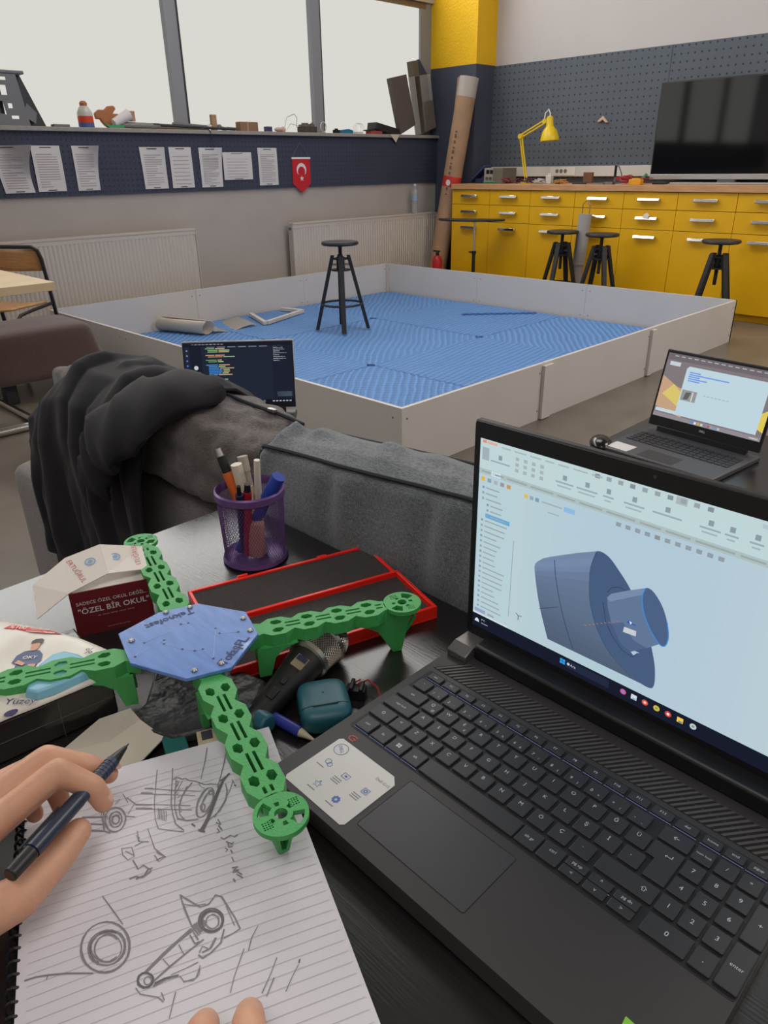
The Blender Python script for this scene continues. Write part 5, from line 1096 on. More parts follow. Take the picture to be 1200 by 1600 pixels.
    if hook: MB(AM).tube([(L + 0.004, 0.0, ZA - 0.006), (L + 0.013, 0.0, ZA - 0.012), (L + 0.014, 0.0, ZA - 0.022), (L + 0.006, 0.0, ZA - 0.034), (L - 0.002, 0.0, ZA - 0.044), (L - 0.006, 0.0, ZA - 0.048)], 0.0024, 8).tube([(L + 0.002, 0.006, ZA - 0.026), (L + 0.012, 0.004, ZA - 0.022)], 0.002, 6).build('wire_hook', m_green, drone)
    return AM
arm(math.atan2(-0.072, 0.237), 0.2425, ZN)
arm(math.atan2(0.196, 0.100), 0.2200, None, True)
arm(math.atan2(0.071, -0.238), 0.2484, None)
arm(math.atan2(-0.200, -0.098), 0.2400, None)
PLP = [(5.2860, -6.8240), (5.2805, -6.7759), (5.2957, -6.7377), (5.3462, -6.7117), (5.3879, -6.7262), (5.4143, -6.7763), (5.3979, -6.8148), (5.3392, -6.8390)]
MB().prism(PLP, ZA + 0.0005, ZA + 0.0045).build('top_plate', m_bluep, drone, angle=20, bevel=0.0006)
zt = ZA + 0.0046
scr = MB()
for x, y in ((5.3080, -6.8210), (5.2870, -6.7711), (5.2968, -6.7483), (5.3551, -6.7212), (5.3783, -6.7291), (5.4032, -6.7796), (5.3938, -6.8030)):
    scr = MB(T(x, y, zt)).lathe([(0.0032, 0), (0.0030, 0.0012), (0.0018, 0.0022)], 12); scr.build('screw', m_steel, drone)
en = MB()
rr = random.Random(2); nod = [(5.3004, -6.7705), (5.3171, -6.7714), (5.3209, -6.765), (5.3197, -6.8139), (5.3341, -6.831), (5.3298, -6.7979), (5.3352, -6.801), (5.3559, -6.7931), (5.367, -6.7861), (5.3704, -6.7792), (5.3906, -6.7805), (5.3497, -6.7512), (5.3595, -6.7531), (5.3712, -6.7386)]
for k in range(len(nod) - 1): en.ribbon([nod[k], nod[k + 1]], 0.0005, 0, 1, Matrix.Translation((0, 0, zt + 0.0001)))
for x, y in nod: en.lathe([(0.0013, 0), (0.0013, 0.0002)], 10, 0, T(x, y, zt))
en.build('engraving', [m_bluet, mat('pale scratch', (150, 172, 226), 0.4)], drone, angle=0)
def edge_text(s_, a, b, size, inset, flip=False):
    a, b = Vector((*a, 0)), Vector((*b, 0)); d = (b - a).normalized(); n_ = Vector((-d.y, d.x, 0)); c_ = (a + b) / 2 + n_ * inset + Vector((0, 0, zt + 0.0003))
    MB(basis(c_, d, n_, (0, 0, 1))).text(s_, size, bold=0.018).build('plate_lettering', m_bluet, drone, angle=0)
edge_text('TofaşFL.', (5.4120, -6.7790), (5.3900, -6.7330), 0.0135, 0.0075)
edge_text('Teknofest', (5.2960, -6.7390), (5.2840, -6.8060), 0.0125, 0.0100)

# ---------------------------------------------------------------- small things around the drone
tag(MB(T(0, 0, ZD)).prism([(5.338, -6.832), (5.300, -6.800), (5.278, -6.790), (5.325, -6.745), (5.395, -6.728), (5.418, -6.742), (5.430, -6.778), (5.400, -6.838), (5.372, -6.852), (5.345, -6.850)], 0.0005, 0.012).build('slate_plate', mat('black slate', (50, 49, 51), 0.5, var=0.3, vscale=30, bump=0.6, bscale=35), bevel=0.003), 'rough black slate-like plate lying under the drone frame', 'plate')
MPA, MPB = Vector((5.4040, -6.6560, ZD + 0.0265)), Vector((5.4255, -6.7400, ZD + 0.0150))
t = thing('microphone', 'silver-grilled handheld microphone with a worn black body lying between the red case and the drone', 'microphone', (5.39, -6.66, ZD))
MM = rot_to(MPB - MPA, MPA)
m_mic = mat('worn black metal', (44, 42, 40), 0.4, 0.3, var=0.35, vscale=40); m_silver = mat('champagne silver', (178, 170, 158), 0.3, 0.9)
gp = [(0.004, -0.024), (0.0115, -0.0215), (0.0175, -0.0165), (0.0220, -0.009), (0.0240, -0.001)]
MB(MM).lathe(gp, 28).lathe([(0.0240, 0.003), (0.0232, 0.014), (0.0215, 0.026)], 28, cap=False).build('grille_core', m_black_plastic, t)
def weaveball(prof_r, z0, z1, rows, n=44):
    vs, fs = [], []
    for j in range(rows + 1):
        z = z0 + (z1 - z0) * j / rows; r = prof_r(z)
        for i in range(n): a = 2 * PI * (i + 0.5 * (j % 2)) / n; vs.append((r * math.cos(a), r * math.sin(a), z))
    for j in range(rows - 1):
        for i in range(n):
            o1, o2 = (i, (i - 1) % n) if j % 2 == 0 else ((i + 1) % n, i)
            fs.append((j * n + i, (j + 1) * n + o1, (j + 2) * n + i, (j + 1) * n + o2))
    return vs, fs
g1 = MB(MM).add(*weaveball(lambda z: 0.0252 * math.sqrt(max(0.02, 1 - ((z + 0.0005) / 0.0252) ** 2)), -0.0235, -0.001, 10)); g1.add(*weaveball(lambda z: 0.0250 - max(0, z) * 0.12, 0.003, 0.027, 12))
wire(g1.build('wire_grille', m_silver, t, angle=0), 0.0013)
MB(MM).lathe([(0.0245, -0.002), (0.0262, -0.0005), (0.0262, 0.003), (0.0245, 0.0045)], 36, cap=False).lathe([(0.0222, 0.0255), (0.0238, 0.0265), (0.0230, 0.031), (0.0205, 0.0325)], 36, cap=False).build('silver_ring', m_silver, t)
MB(MM).lathe([(0.0205, 0.031), (0.0200, 0.036), (0.0165, 0.062), (0.0145, 0.080), (0.0130, 0.108), (0.0122, 0.112)], 30).build('body', m_mic, t)
MB(MM).lathe([(0.0128, 0.108), (0.0128, 0.124), (0.010, 0.128)], 20).build('tail_ring', m_black_plastic, t)
q = MM.to_3x3().inverted() @ Vector((0.45, -0.25, 0.86)); ang = math.atan2(q.y, q.x)
BP = MM @ Matrix.Rotation(ang, 4, 'Z')
MB(BP).box(0.0172, 0.0188, -0.0065, 0.0065, 0.042, 0.058).build('badge', mat('tan badge', (150, 134, 108), 0.4, 0.4), t)
MB(BP).box(0.0186, 0.0196, -0.0055, 0.0055, 0.043, 0.049).build('switch_plate', mat('dark blue switch', (36, 40, 66), 0.4), t)
MB(BP).box(0.0125, 0.0165, -0.003, 0.003, 0.072, 0.080).box(0.011, 0.0155, -0.004, 0.004, 0.086, 0.1).build('switch_button', m_black_plastic, t, bevel=0.001)
# earbud case
t = thing('earbud_case', 'dark teal rounded earbud charging case lying beside the microphone', 'case', (5.447, -6.700, ZD))
m_tealcase = mat('dark teal silicone', (36, 92, 104), 0.42)
EM = T(5.4690, -6.7130, ZD + 0.0135, math.radians(-32))
puff(0, 0, 0, 0.062, 0.052, 0.027, 4.2, 18); pm = puff(0, 0, 0, 0.058, 0.050, 0.0265, 4.2, 18)
MB(EM).add(pm.v, pm.f).build('case_shell', m_tealcase, t, angle=80)
MB(EM).tube([(0.013, -0.0262 + 0.0005, 0.0), (0.0135, -0.022, 0.0112), (0.0135, -0.012, 0.0134), (0.0135, 0.0, 0.0136), (0.0135, 0.012, 0.0134), (0.0135, 0.022, 0.0112)], 0.0005, 6).build('lid_seam', m_black_plastic, t)
MB(EM).box(0.013, 0.0152, -0.012, 0.012, 0.0120, 0.0142).build('hinge', mat('dark hinge', (24, 50, 58), 0.4), t, bevel=0.0005)
MB(EM).lathe([(0.0012, 0.0), (0.0012, 0.0006)], 10, 0, Matrix.Translation((-0.004, 0.0, 0.0130))).build('status_light', m_black_plastic, t)
# blue pen, teal cap, connector, eraser strip, folded paper, light green tab
a, b = Vector((5.4280, -6.7560, ZD + 0.0085)), Vector((5.4915, -6.7450, ZD + 0.0055)); dd = b - a
t = thing('blue_pen', 'blue and beige ballpoint pen pointing at the laptop corner', 'pen', (5.46, -6.75, ZD))
MB().cyl(a.lerp(b, 0.14), a.lerp(b, 0.74), 0.0055, 0.0055, 14).build('barrel', mat('royal blue plastic', (46, 58, 150), 0.4), t)
MB().cyl(a.lerp(b, 0.74), b, 0.0045, 0.001, 14).build('tip', mat('beige plastic', (196, 182, 158), 0.5), t)
MB().cyl(a, a.lerp(b, 0.14), 0.0042, 0.0046, 14).build('end_plug', mat('beige plastic', (196, 182, 158), 0.5), t)
MB().tube([a + Vector((0, 0, 0.004)), a + Vector((-0.004, 0.004, 0.008)), a + Vector((0.0, 0.009, 0.007)), a + Vector((0.008, 0.006, 0.005))], 0.0008, 6).build('clip', m_steel, t)
tag(MB().cyl((5.425, -6.770, ZD + 0.012), (5.452, -6.7668, ZD + 0.012), 0.0115, 0.0105, 18).build('teal_stopper', mat('teal stopper plastic', (40, 96, 112), 0.4), bevel=0.002), 'teal cylindrical cap lying just beside the blue pen', 'stopper')
t = thing('wire_connector', 'black plug with a short red wire on the desk beside the earbud case', 'connector', (5.468, -6.672, ZD))
MB(T(5.4700, -6.6715, ZD, 0.6)).box(-0.010, 0.010, -0.006, 0.006, 0.0005, 0.012).box(-0.006, -0.002, -0.008, 0.008, 0.012, 0.017).box(0.004, 0.008, -0.008, 0.006, 0.010, 0.016).build('plug', m_black_plastic, t, bevel=0.001)
MB().tube([(5.466, -6.665, ZD + 0.010), (5.470, -6.655, ZD + 0.0115), (5.483, -6.6545, ZD + 0.009), (5.494, -6.660, ZD + 0.004), (5.5045, -6.667, ZD + 0.002)], 0.0011, 6).tube([(5.464, -6.668, ZD + 0.012), (5.468, -6.664, ZD + 0.016), (5.472, -6.668, ZD + 0.012)], 0.001, 6).build('red_wire', mat('red wire sleeve', (150, 46, 48), 0.5), t)
tag(MB(T(5.4045, -6.8400, ZD, -0.35)).box(-0.014, 0.016, -0.009, 0.012, 0.0005, 0.010).build('teal_eraser', mat('teal rubber', (28, 104, 100), 0.6), bevel=0.002), 'teal rubber block poking out under the slate plate at the page edge', 'eraser')
tag(MB(T(5.4190, -6.8145, ZD, -0.45)).box(-0.016, 0.012, -0.008, 0.010, 0.0005, 0.011).box(-0.006, 0.006, -0.004, 0.006, 0.0111, 0.0113, 1).build('labelled_stick', [mat('beige eraser', (196, 178, 150), 0.6), m_inkdark], bevel=0.001), 'small beige block with a printed label touching the notebook top edge', 'block')
tag(MB(T(0, 0, ZD)).add([(5.332, -6.918, 0.001), (5.322, -6.872, 0.007), (5.333, -6.845, 0.010), (5.360, -6.848, 0.014), (5.392, -6.842, 0.009), (5.399, -6.870, 0.004), (5.386, -6.895, 0.001), (5.360, -6.880, 0.009)], [(0, 7, 1), (1, 7, 2), (2, 7, 3), (3, 7, 4), (4, 7, 5), (5, 7, 6), (6, 7, 0)]).build('folded_paper', mat('ivory folded paper', (214, 206, 190), 0.6), angle=0, solid=0.0015), 'folded ivory paper wrapper beside the black box, beneath the pencil point', 'paper')
STROKES=[(0.5,[(315,296),(485,186),(632,93),(784,16),(886,-14),(975,47),(1058,111)]),(0.6,[(397,400),(583,282),(731,189),(842,139),(945,107),(1045,119)]),(0.5,[(396,746),(532,635),(682,500)]),(0.6,[(571,832),(669,741),(774,639),(860,550)]),(2.2,[(798,707),(834,622),(919,511),(1006,410),(1078,323),(1162,211)]),(1.6,[(804,667),(870,559),(976,427),(1082,306),(1146,200)]),(1.6,[(815,603),(805,707)]),(1.5,[(1123,199),(1175,224)]),(0.5,[(428,119),(607,262),(801,432)]),(0.5,[(459,65),(803,370)]),(0.5,[(522,-25),(866,286)]),(0.5,[(577,-40),(914,271)]),(0.7,[(519,336),(514,369),(534,381),(566,392),(578,416),(618,423),(663,457),(756,492),(788,534),(830,569)]),(0.7,[(659,428),(687,358),(734,284),(808,218),(882,178),(952,175)]),(0.6,[(538,348),(662,262),(796,184),(912,141),(984,184),(1035,255)]),(0.5,[(706,461),(763,456),(790,470)]),(0.5,[(661,381),(723,298)]),(0.5,[(566,362),(609,306)]),(0.5,[(585,381),(668,268)]),(0.8,[(981,407),(1006,373),(1023,340),(1032,311),(1033,289),(1025,274),(1008,268),(985,271),(956,284),(925,304),(893,332),(863,365),(837,399),(818,433),(807,463),(806,488),(815,503),(832,509),(857,505),(887,491),(919,469),(952,440),(981,407)]),(0.7,[(967,416),(983,392),(995,369),(1002,349),(1002,333),(997,323),(987,320),(972,323),(953,333),(932,349),(911,369),(891,392),(874,417),(862,440),(855,461),(853,478),(859,488),(870,491),(885,488),(905,477),(926,461),(947,440),(967,416)]),(0.6,[(967,355),(974,349),(979,341),(982,335),(982,329),(980,324),(975,321),(969,320),(960,321),(952,324),(943,329),(934,335),(927,342),(922,349),(919,356),(919,362),(921,366),(926,369),(933,370),(941,369),(950,366),(959,361),(967,355)]),(0.6,[(873,490),(878,486),(882,481),(884,476),(884,471),(883,467),(880,464),(875,462),(869,461),(863,462),(856,464),(850,468),(844,472),(840,477),(838,482),(837,486),(839,490),(842,494),(847,496),(853,496),(860,495),(866,493),(873,490)]),(0.6,[(871,621),(947,586),(1024,519),(1081,427),(1096,319)]),(0.4,[(893,679),(962,600),(1028,500),(1110,355)]),(1.4,[(935,666),(957,667)]),(1.4,[(1036,196),(1075,201)]),(0.5,[(873,685),(925,673)]),(0.35,[(570,317),(558,354)]),(0.35,[(608,300),(598,335)]),(0.35,[(646,284),(638,316)]),(0.35,[(683,268),(678,297)]),(0.35,[(720,252),(717,278)]),(0.35,[(756,237),(756,259)]),(0.35,[(792,221),(794,241)]),(0.35,[(828,206),(832,223)]),(0.35,[(863,190),(869,205)]),(0.3,[(701,91),(800,32)]),(0.3,[(716,97),(814,38)]),(0.3,[(731,102),(827,45)]),(0.3,[(746,108),(841,51)]),(0.3,[(761,114),(854,58)]),(0.3,[(777,120),(867,64)]),(1,[(583,-187),(592,-195),(598,-203),(601,-212),(600,-219),(596,-226),(588,-231),(578,-233),(567,-234),(554,-232),(542,-227),(531,-221),(522,-214),(516,-205),(513,-197),(514,-189),(518,-183),(526,-178),(536,-175),(547,-175),(560,-177),(572,-181),(583,-187)]),(0.8,[(602,-175),(618,-189),(629,-204),(635,-219),(634,-232),(627,-243),(614,-252),(597,-256),(577,-256),(554,-252),(532,-244),(512,-233),(496,-220),(484,-205),(478,-190),(479,-176),(486,-164),(499,-156),(516,-152),(537,-152),(560,-156),(582,-164),(602,-175)]),(0.7,[(628,-160),(653,-181),(669,-204),(676,-228),(674,-249),(661,-268),(641,-281),(613,-289),(580,-290),(545,-285),(510,-273),(479,-256),(453,-235),(435,-212),(427,-187),(429,-165),(441,-146),(463,-132),(492,-124),(526,-124),(562,-130),(597,-142),(628,-160)]),(1,[(397,-218),(480,-280),(597,-320),(647,-297)]),(0.7,[(337,-383),(485,-239)]),(0.7,[(408,-405),(550,-281)]),(0.7,[(473,-424),(594,-324)]),(0.7,[(583,-135),(641,-88)]),(0.7,[(534,-21),(632,75)]),(0.7,[(570,-40),(668,55)]),(0.7,[(453,69),(526,134)]),(0.7,[(432,115),(480,159)]),(0.35,[(580,-112),(520,-25)]),(0.35,[(413,-36),(528,-17)]),(0.35,[(352,-39),(470,-55)]),(0.35,[(407,-135),(387,-80)]),(0.35,[(382,-232),(436,-269)]),(0.5,[(851,-305),(911,-325),(981,-320),(985,-270),(896,-244),(851,-305)]),(0.4,[(893,-295),(967,-271)]),(0.5,[(852,-157),(878,-181),(917,-159)]),(0.6,[(1009,-293),(1108,-304),(1105,-261),(1186,-243)]),(1.2,[(1140,-392),(1154,-349),(1198,-321),(1196,-249)]),(1,[(1174,-359),(1191,-298),(1163,-251),(1178,-228)]),(0.5,[(819,-164),(892,-180),(783,-140)]),(0.5,[(824,-71),(1032,-128),(1165,-110),(1164,-165),(1087,-159)]),(0.4,[(902,-226),(914,-158),(945,-128)]),(0.6,[(1072,-132),(1150,-111),(1138,-169)]),(0.8,[(1671,-682),(1691,-720),(1695,-760),(1684,-798),(1660,-833),(1622,-861),(1575,-881),(1522,-891),(1467,-889),(1413,-876),(1366,-853),(1329,-822),(1306,-783),(1299,-742),(1309,-701),(1335,-664),(1375,-634),(1426,-614),(1482,-606),(1539,-609),(1592,-625),(1638,-650),(1671,-682)]),(0.5,[(1673,-674),(1695,-712),(1703,-752),(1695,-791),(1673,-827),(1637,-857),(1591,-879),(1538,-890),(1482,-891),(1427,-880),(1377,-858),(1337,-827),(1311,-789),(1300,-748),(1307,-706),(1330,-667),(1368,-635),(1418,-613),(1474,-603),(1533,-605),(1588,-618),(1636,-642),(1673,-674)]),(0.7,[(1531,-640),(1569,-647),(1603,-662),(1629,-684),(1646,-710),(1652,-740),(1646,-770),(1631,-798),(1606,-821),(1574,-840),(1537,-850),(1497,-853),(1459,-847),(1425,-833),(1397,-812),(1379,-786),(1371,-756),(1376,-725),(1391,-695),(1417,-670),(1451,-652),(1490,-641),(1531,-640)]),(0.9,[(1574,-834),(1557,-840),(1540,-844),(1522,-846),(1503,-846),(1485,-844),(1468,-840),(1452,-834),(1436,-827),(1423,-817),(1411,-806),(1402,-794),(1395,-781),(1390,-767),(1388,-752),(1389,-738),(1393,-723),(1399,-709),(1408,-695),(1419,-683),(1432,-672),(1447,-662),(1464,-655)]),(0.6,[(1620,-732),(1623,-748),(1622,-765),(1616,-780),(1605,-794),(1590,-806),(1572,-815),(1551,-821),(1529,-823),(1506,-822),(1484,-817),(1463,-809),(1445,-798),(1431,-784),(1421,-768),(1416,-752),(1416,-735),(1421,-718),(1431,-704),(1446,-691),(1465,-681),(1486,-675),(1509,-672)]),(0.4,[(1602,-687),(1621,-706),(1631,-728),(1632,-752),(1623,-776),(1605,-797),(1580,-814),(1550,-827),(1516,-833),(1482,-832),(1449,-825),(1422,-812),(1402,-793),(1391,-770),(1389,-746),(1398,-722),(1416,-699),(1442,-681),(1474,-669),(1509,-663),(1544,-665),(1575,-673),(1602,-687)]),(0.5,[(1127,-592),(1321,-592),(1438,-593)]),(0.6,[(1330,-1218),(1359,-1159),(1406,-1095),(1487,-1005),(1608,-889)]),(0.5,[(1406,-1095),(1430,-1118)]),(1.6,[(1936,-639),(1946,-647),(1953,-658),(1955,-669),(1953,-681),(1947,-692),(1937,-702),(1924,-709),(1910,-714),(1894,-715),(1879,-713),(1865,-708),(1855,-700),(1848,-690),(1845,-679),(1847,-667),(1853,-656),(1863,-646),(1876,-638),(1891,-634),(1907,-632),(1922,-634),(1936,-639)]),(0.5,[(1935,-655),(1938,-661),(1940,-667),(1939,-673),(1936,-678),(1932,-683),(1925,-686),(1918,-688),(1910,-687),(1903,-685),(1896,-682),(1891,-677),(1887,-671),(1885,-665),(1886,-659),(1889,-654),(1894,-649),(1900,-646),(1907,-644),(1915,-645),(1923,-647),(1929,-650),(1935,-655)]),(1.5,[(1856,-646),(1837,-515),(1821,-386),(1824,-240)]),(1.2,[(1851,-655),(1825,-496),(1808,-280)]),(1.4,[(1943,-644),(1934,-524),(1931,-393),(1931,-270)]),(1.2,[(1970,-659),(1983,-576),(2024,-508)]),(2,[(1964,-644),(1981,-586),(1998,-561)]),(0.5,[(1845,-401),(1926,-413)]),(0.5,[(1856,-526),(1929,-521)]),(0.6,[(1840,-312),(1912,-320),(1926,-291)]),(0.6,[(1836,-285),(1908,-293)]),(0.5,[(1987,-544),(2017,-457),(2040,-376)]),(0.5,[(2032,-507),(2082,-507),(2121,-462),(2116,-417),(2084,-391)]),(0.4,[(1899,-742),(1957,-740),(2054,-672),(2105,-663)]),(0.4,[(2042,-643),(2100,-654)]),(1.5,[(1872,-86),(1893,-92),(1912,-103),(1926,-118),(1935,-135),(1938,-154),(1934,-173),(1925,-190),(1910,-204),(1891,-214),(1870,-219),(1848,-219),(1826,-213),(1808,-202),(1793,-188),(1784,-170),(1780,-151),(1784,-132),(1793,-115),(1808,-100),(1828,-90),(1849,-85),(1872,-86)]),(1,[(1863,-77),(1889,-84),(1912,-97),(1929,-114),(1940,-135),(1944,-157),(1940,-178),(1928,-198),(1911,-214),(1888,-225),(1862,-231),(1835,-231),(1809,-224),(1786,-212),(1768,-195),(1756,-174),(1752,-152),(1756,-130),(1767,-109),(1786,-93),(1809,-81),(1836,-76),(1863,-77)]),(0.6,[(1907,-135),(1914,-147),(1916,-160),(1915,-172),(1909,-183),(1900,-191),(1888,-197),(1873,-199),(1858,-198),(1844,-194),(1831,-186),(1820,-175),(1813,-163),(1810,-151),(1812,-138),(1818,-127),(1827,-118),(1840,-113),(1854,-110),(1869,-112),(1884,-117),(1897,-125),(1907,-135)]),(1.2,[(1839,-215),(1832,-215),(1824,-214),(1817,-212),(1809,-209),(1802,-205),(1795,-201),(1788,-195),(1783,-189),(1778,-182),(1774,-175),(1771,-168),(1769,-160),(1768,-152),(1768,-145),(1769,-138),(1772,-132),(1775,-126),(1780,-121),(1785,-117),(1791,-113),(1798,-111),(1805,-110)]),(0.7,[(1522,-200),(1612,-177),(1709,-151),(1731,-95),(1705,-22),(1747,1),(1830,-10),(1941,-25),(2042,-46),(2035,-106),(2019,-164)]),(0.6,[(1537,-204),(1655,-237),(1784,-266),(1842,-252)]),(0.5,[(1602,-222),(1670,-178),(1715,-111)]),(0.7,[(1967,-130),(2029,-196),(2045,-281),(2036,-341),(1997,-349)]),(0.4,[(1831,-20),(1994,-61)]),(0.6,[(1983,-199),(2020,-265),(2005,-321)]),(0.5,[(1990,-336),(1967,-297),(2005,-280)]),(0.6,[(1791,-270),(1887,-271)]),(0.6,[(1790,-258),(1880,-257)]),(0.6,[(1789,-245),(1873,-243)]),(0.6,[(1789,-233),(1866,-228)]),(0.6,[(1788,-221),(1859,-214)]),(0.6,[(1787,-208),(1852,-199)]),(0.6,[(1786,-196),(1845,-184)]),(0.4,[(2068,-377),(2120,-442),(2085,-513)]),(0.35,[(2109,51),(2152,-33),(2210,-100)]),(0.5,[(2379,5),(2446,-104),(2497,-203)]),(0.5,[(2472,-88),(2533,-194)]),(0.9,[(2495,102),(2510,84)]),(0.4,[(2514,78),(2549,-3),(2594,-90)]),(0.4,[(2178,-112),(2285,-262),(2355,-342)]),(0.4,[(2104,-578),(2217,-689)]),(0.7,[(1142,364),(1199,356),(1201,335),(1256,331)]),(0.7,[(1159,337),(1193,350)]),(0.7,[(1221,311),(1259,306),(1253,286)]),(0.7,[(1308,284),(1339,292),(1344,347),(1380,362),(1378,388)]),(0.7,[(1371,290),(1423,313),(1412,330)]),(0.7,[(1392,291),(1429,274),(1438,299)]),(0.7,[(1414,251),(1445,255),(1445,236)]),(0.7,[(1459,269),(1493,261)]),(0.7,[(1524,240),(1564,226)]),(0.7,[(1604,189),(1620,225),(1628,182),(1650,214)]),(0.7,[(1634,168),(1656,200),(1700,207)]),(0.7,[(1672,180),(1727,194)]),(0.7,[(1684,143),(1714,136)])]
# ---------------------------------------------------------------- notebook with pencil sketches
e1 = Vector((0.920, -0.392, 0)).normalized(); e2 = Vector((-e1.y, e1.x, 0)) * -1      # down the page, towards the binding
NO = Vector((5.4567, -6.7701, 0))
NB = basis(NO + Vector((0, 0, ZD)), e1, -e2, (0, 0, 1))         # local x down the page, local y from the binding outwards (page at y<0)
t = thing('notebook', 'spiral-bound ruled notebook open at a page of pencil sketches of shafts and pulleys', 'notebook', (5.55, -6.95, ZD))
MB(NB).box(0, 0.297, -0.206, 0, 0.0005, 0.0145).build('page_block', mat('page edges', (206, 202, 200), 0.85), t, angle=0, bevel=0.001)
m_page = mat('ruled page paper', (214, 210, 216), 0.8)
MB(NB).grid(lambda u, v: (0.297 * u, -0.2065 + 0.2065 * v, 0.0160 + 0.0022 * math.sin(PI * v) * (0.4 + u)), 20, 20).build('top_page', m_page, t, angle=60)
def page_z(x, y): return 0.0160 + 0.0022 * math.sin(PI * (y + 0.2065) / 0.2065) * (0.4 + x / 0.297) + 0.00022
rl = MB(NB)
for k in range(34):
    x = 0.022 + 0.008 * k
    P = [(x, -0.2 + 0.197 * j / 12) for j in range(13)]
    for j in range(12):
        (xa, ya), (xb, yb) = P[j], P[j + 1]
        rl.quad((xa - 0.00022, ya, page_z(xa, ya)), (xa + 0.00022, ya, page_z(xa, ya)), (xb + 0.00022, yb, page_z(xb, yb)), (xb - 0.00022, yb, page_z(xb, yb)))
rl.build('ruled_lines', mat('pale grey ruling', (184, 181, 187), 0.8), t, angle=0)
sk = MB(NB); NBi = NB.inverted()
rj = random.Random(9); SK2 = list(STROKES)
for wd, pts in STROKES:
    if wd >= 0.55:
        for rep in range(2): dx_, dy_ = rj.uniform(-5, 5), rj.uniform(-5, 5); SK2.append((wd * 0.6, [(a + dx_ + rj.uniform(-2.5, 2.5), b + dy_ + rj.uniform(-2.5, 2.5)) for a, b in pts]))
for k, (wd, pts) in enumerate(SK2):
    P = []
    for a, b in pts: q = NBi @ Vector((5.4 + a * 1e-4, -6.9 + b * 1e-4, ZD)); P.append(Vector((q.x, q.y, 0)))
    w_ = 0.00062 * (0.7 + wd * 0.85); n_ = len(P); vs = []; rr = random.Random(k)
    for i, p in enumerate(P):
        d = P[min(i + 1, n_ - 1)] - P[max(i - 1, 0)]
        d = d.normalized() if d.length > 1e-9 else Vector((1, 0, 0)); nn = Vector((-d.y, d.x, 0)) * w_ / 2 * rr.uniform(0.75, 1.25)
        for s_ in (1, -1): q = p + nn * s_; vs.append((q.x, q.y, page_z(q.x, q.y) + 0.0001 + 0.000002 * (k % 20)))
    sk.add(vs, [(2 * i, 2 * i + 1, 2 * i + 3, 2 * i + 2) for i in range(n_ - 1)], 0 if wd >= 0.9 else 1)
sk.build('pencil_sketch', [mat('dark graphite', (104, 99, 104), 0.6, spec=0.4), mat('light graphite', (132, 127, 133), 0.6)], t, angle=0)
sp = MB(NB)
for k in range(30):
    x = 0.012 + 0.0094 * k
    sp.tube([(x, -0.2065 + 0.0055 * math.cos(a) - 0.002, 0.0085 + 0.0088 * math.sin(a)) for a in [2 * PI * j / 12 for j in range(12)]], 0.0011, 6, closed=True)
sp.build('spiral_binding', m_black_metal, t)
MB(NB).box(-0.001, 0.298, -0.207, 0.001, 0.0, 0.0008).build('back_cover', m_black_plastic, t)

# ---------------------------------------------------------------- the person's two hands and the pencil
m_skin = mat('skin', (208, 156, 128), 0.5, var=0.05, vscale=50, bump=0.05, bscale=300)
m_skin.node_tree.nodes['Principled BSDF'].inputs['Subsurface Weight'].default_value = 0.12
m_skin.node_tree.nodes['Principled BSDF'].inputs['Subsurface Radius'].default_value = (0.01, 0.004, 0.002)
person = thing('person', 'person whose two hands reach over the notebook, the left one holding a pencil', 'person', (5.5, -7.1, ZD))
hb = MB()
def chain(pts): 
    for (a, ra), (b, rb) in zip(pts, pts[1:]): hb.capsule(a, ra, b, rb)
wrist = (5.487, -7.088, 0.788)
# left hand: palm
mc = {'idx': (5.446, -7.006, 0.800), 'mid': (5.424, -7.000, 0.803), 'rin': (5.405, -7.004, 0.798), 'lit': (5.389, -7.016, 0.788)}
for k, r in (('idx', 0.0125), ('mid', 0.0125), ('rin', 0.012), ('lit', 0.011)): chain([(wrist, 0.019), (mc[k], r)])
chain([((5.470, -7.05, 0.790), 0.016), ((5.430, -7.03, 0.793), 0.015), ((5.405, -7.03, 0.787), 0.012)])
chain([(mc['idx'], 0.0125), ((5.4475, -6.950, 0.8185), 0.0105), ((5.460, -6.932, 0.7985), 0.0092), ((5.4640, -6.929, 0.7835), 0.0080)])
chain([(mc['mid'], 0.0125), ((5.4235, -6.949, 0.8150), 0.0105), ((5.4365, -6.9245, 0.7985), 0.0092), ((5.4420, -6.9135, 0.7860), 0.0080)])
chain([(mc['rin'], 0.0115), ((5.4075, -6.957, 0.800), 0.0098), ((5.420, -6.948, 0.777), 0.0086), ((5.4290, -6.9490, 0.7660), 0.0076)])
chain([(mc['lit'], 0.0105), ((5.392, -6.975, 0.785), 0.0090), ((5.405, -6.966, 0.768), 0.0078), ((5.4150, -6.9660, 0.7625), 0.0070)])
# thumb leaves the side of the palm near its base
chain([((5.494, -7.055, 0.785), 0.0195), ((5.4965, -7.005, 0.780), 0.0150), ((5.4830, -6.972, 0.779), 0.0118), ((5.4735, -6.9535, 0.781), 0.0098)])
chain([((5.494, -7.05, 0.786), 0.017), ((5.450, -7.012, 0.795), 0.0115)])
# forearm
chain([(wrist, 0.0225), ((5.480, -7.16, 0.787), 0.028), ((5.470, -7.32, 0.795), 0.040), ((5.50, -7.40, 0.82), 0.043)])
chain([((5.47, -7.09, 0.787), 0.020), ((5.468, -7.16, 0.787), 0.026)])
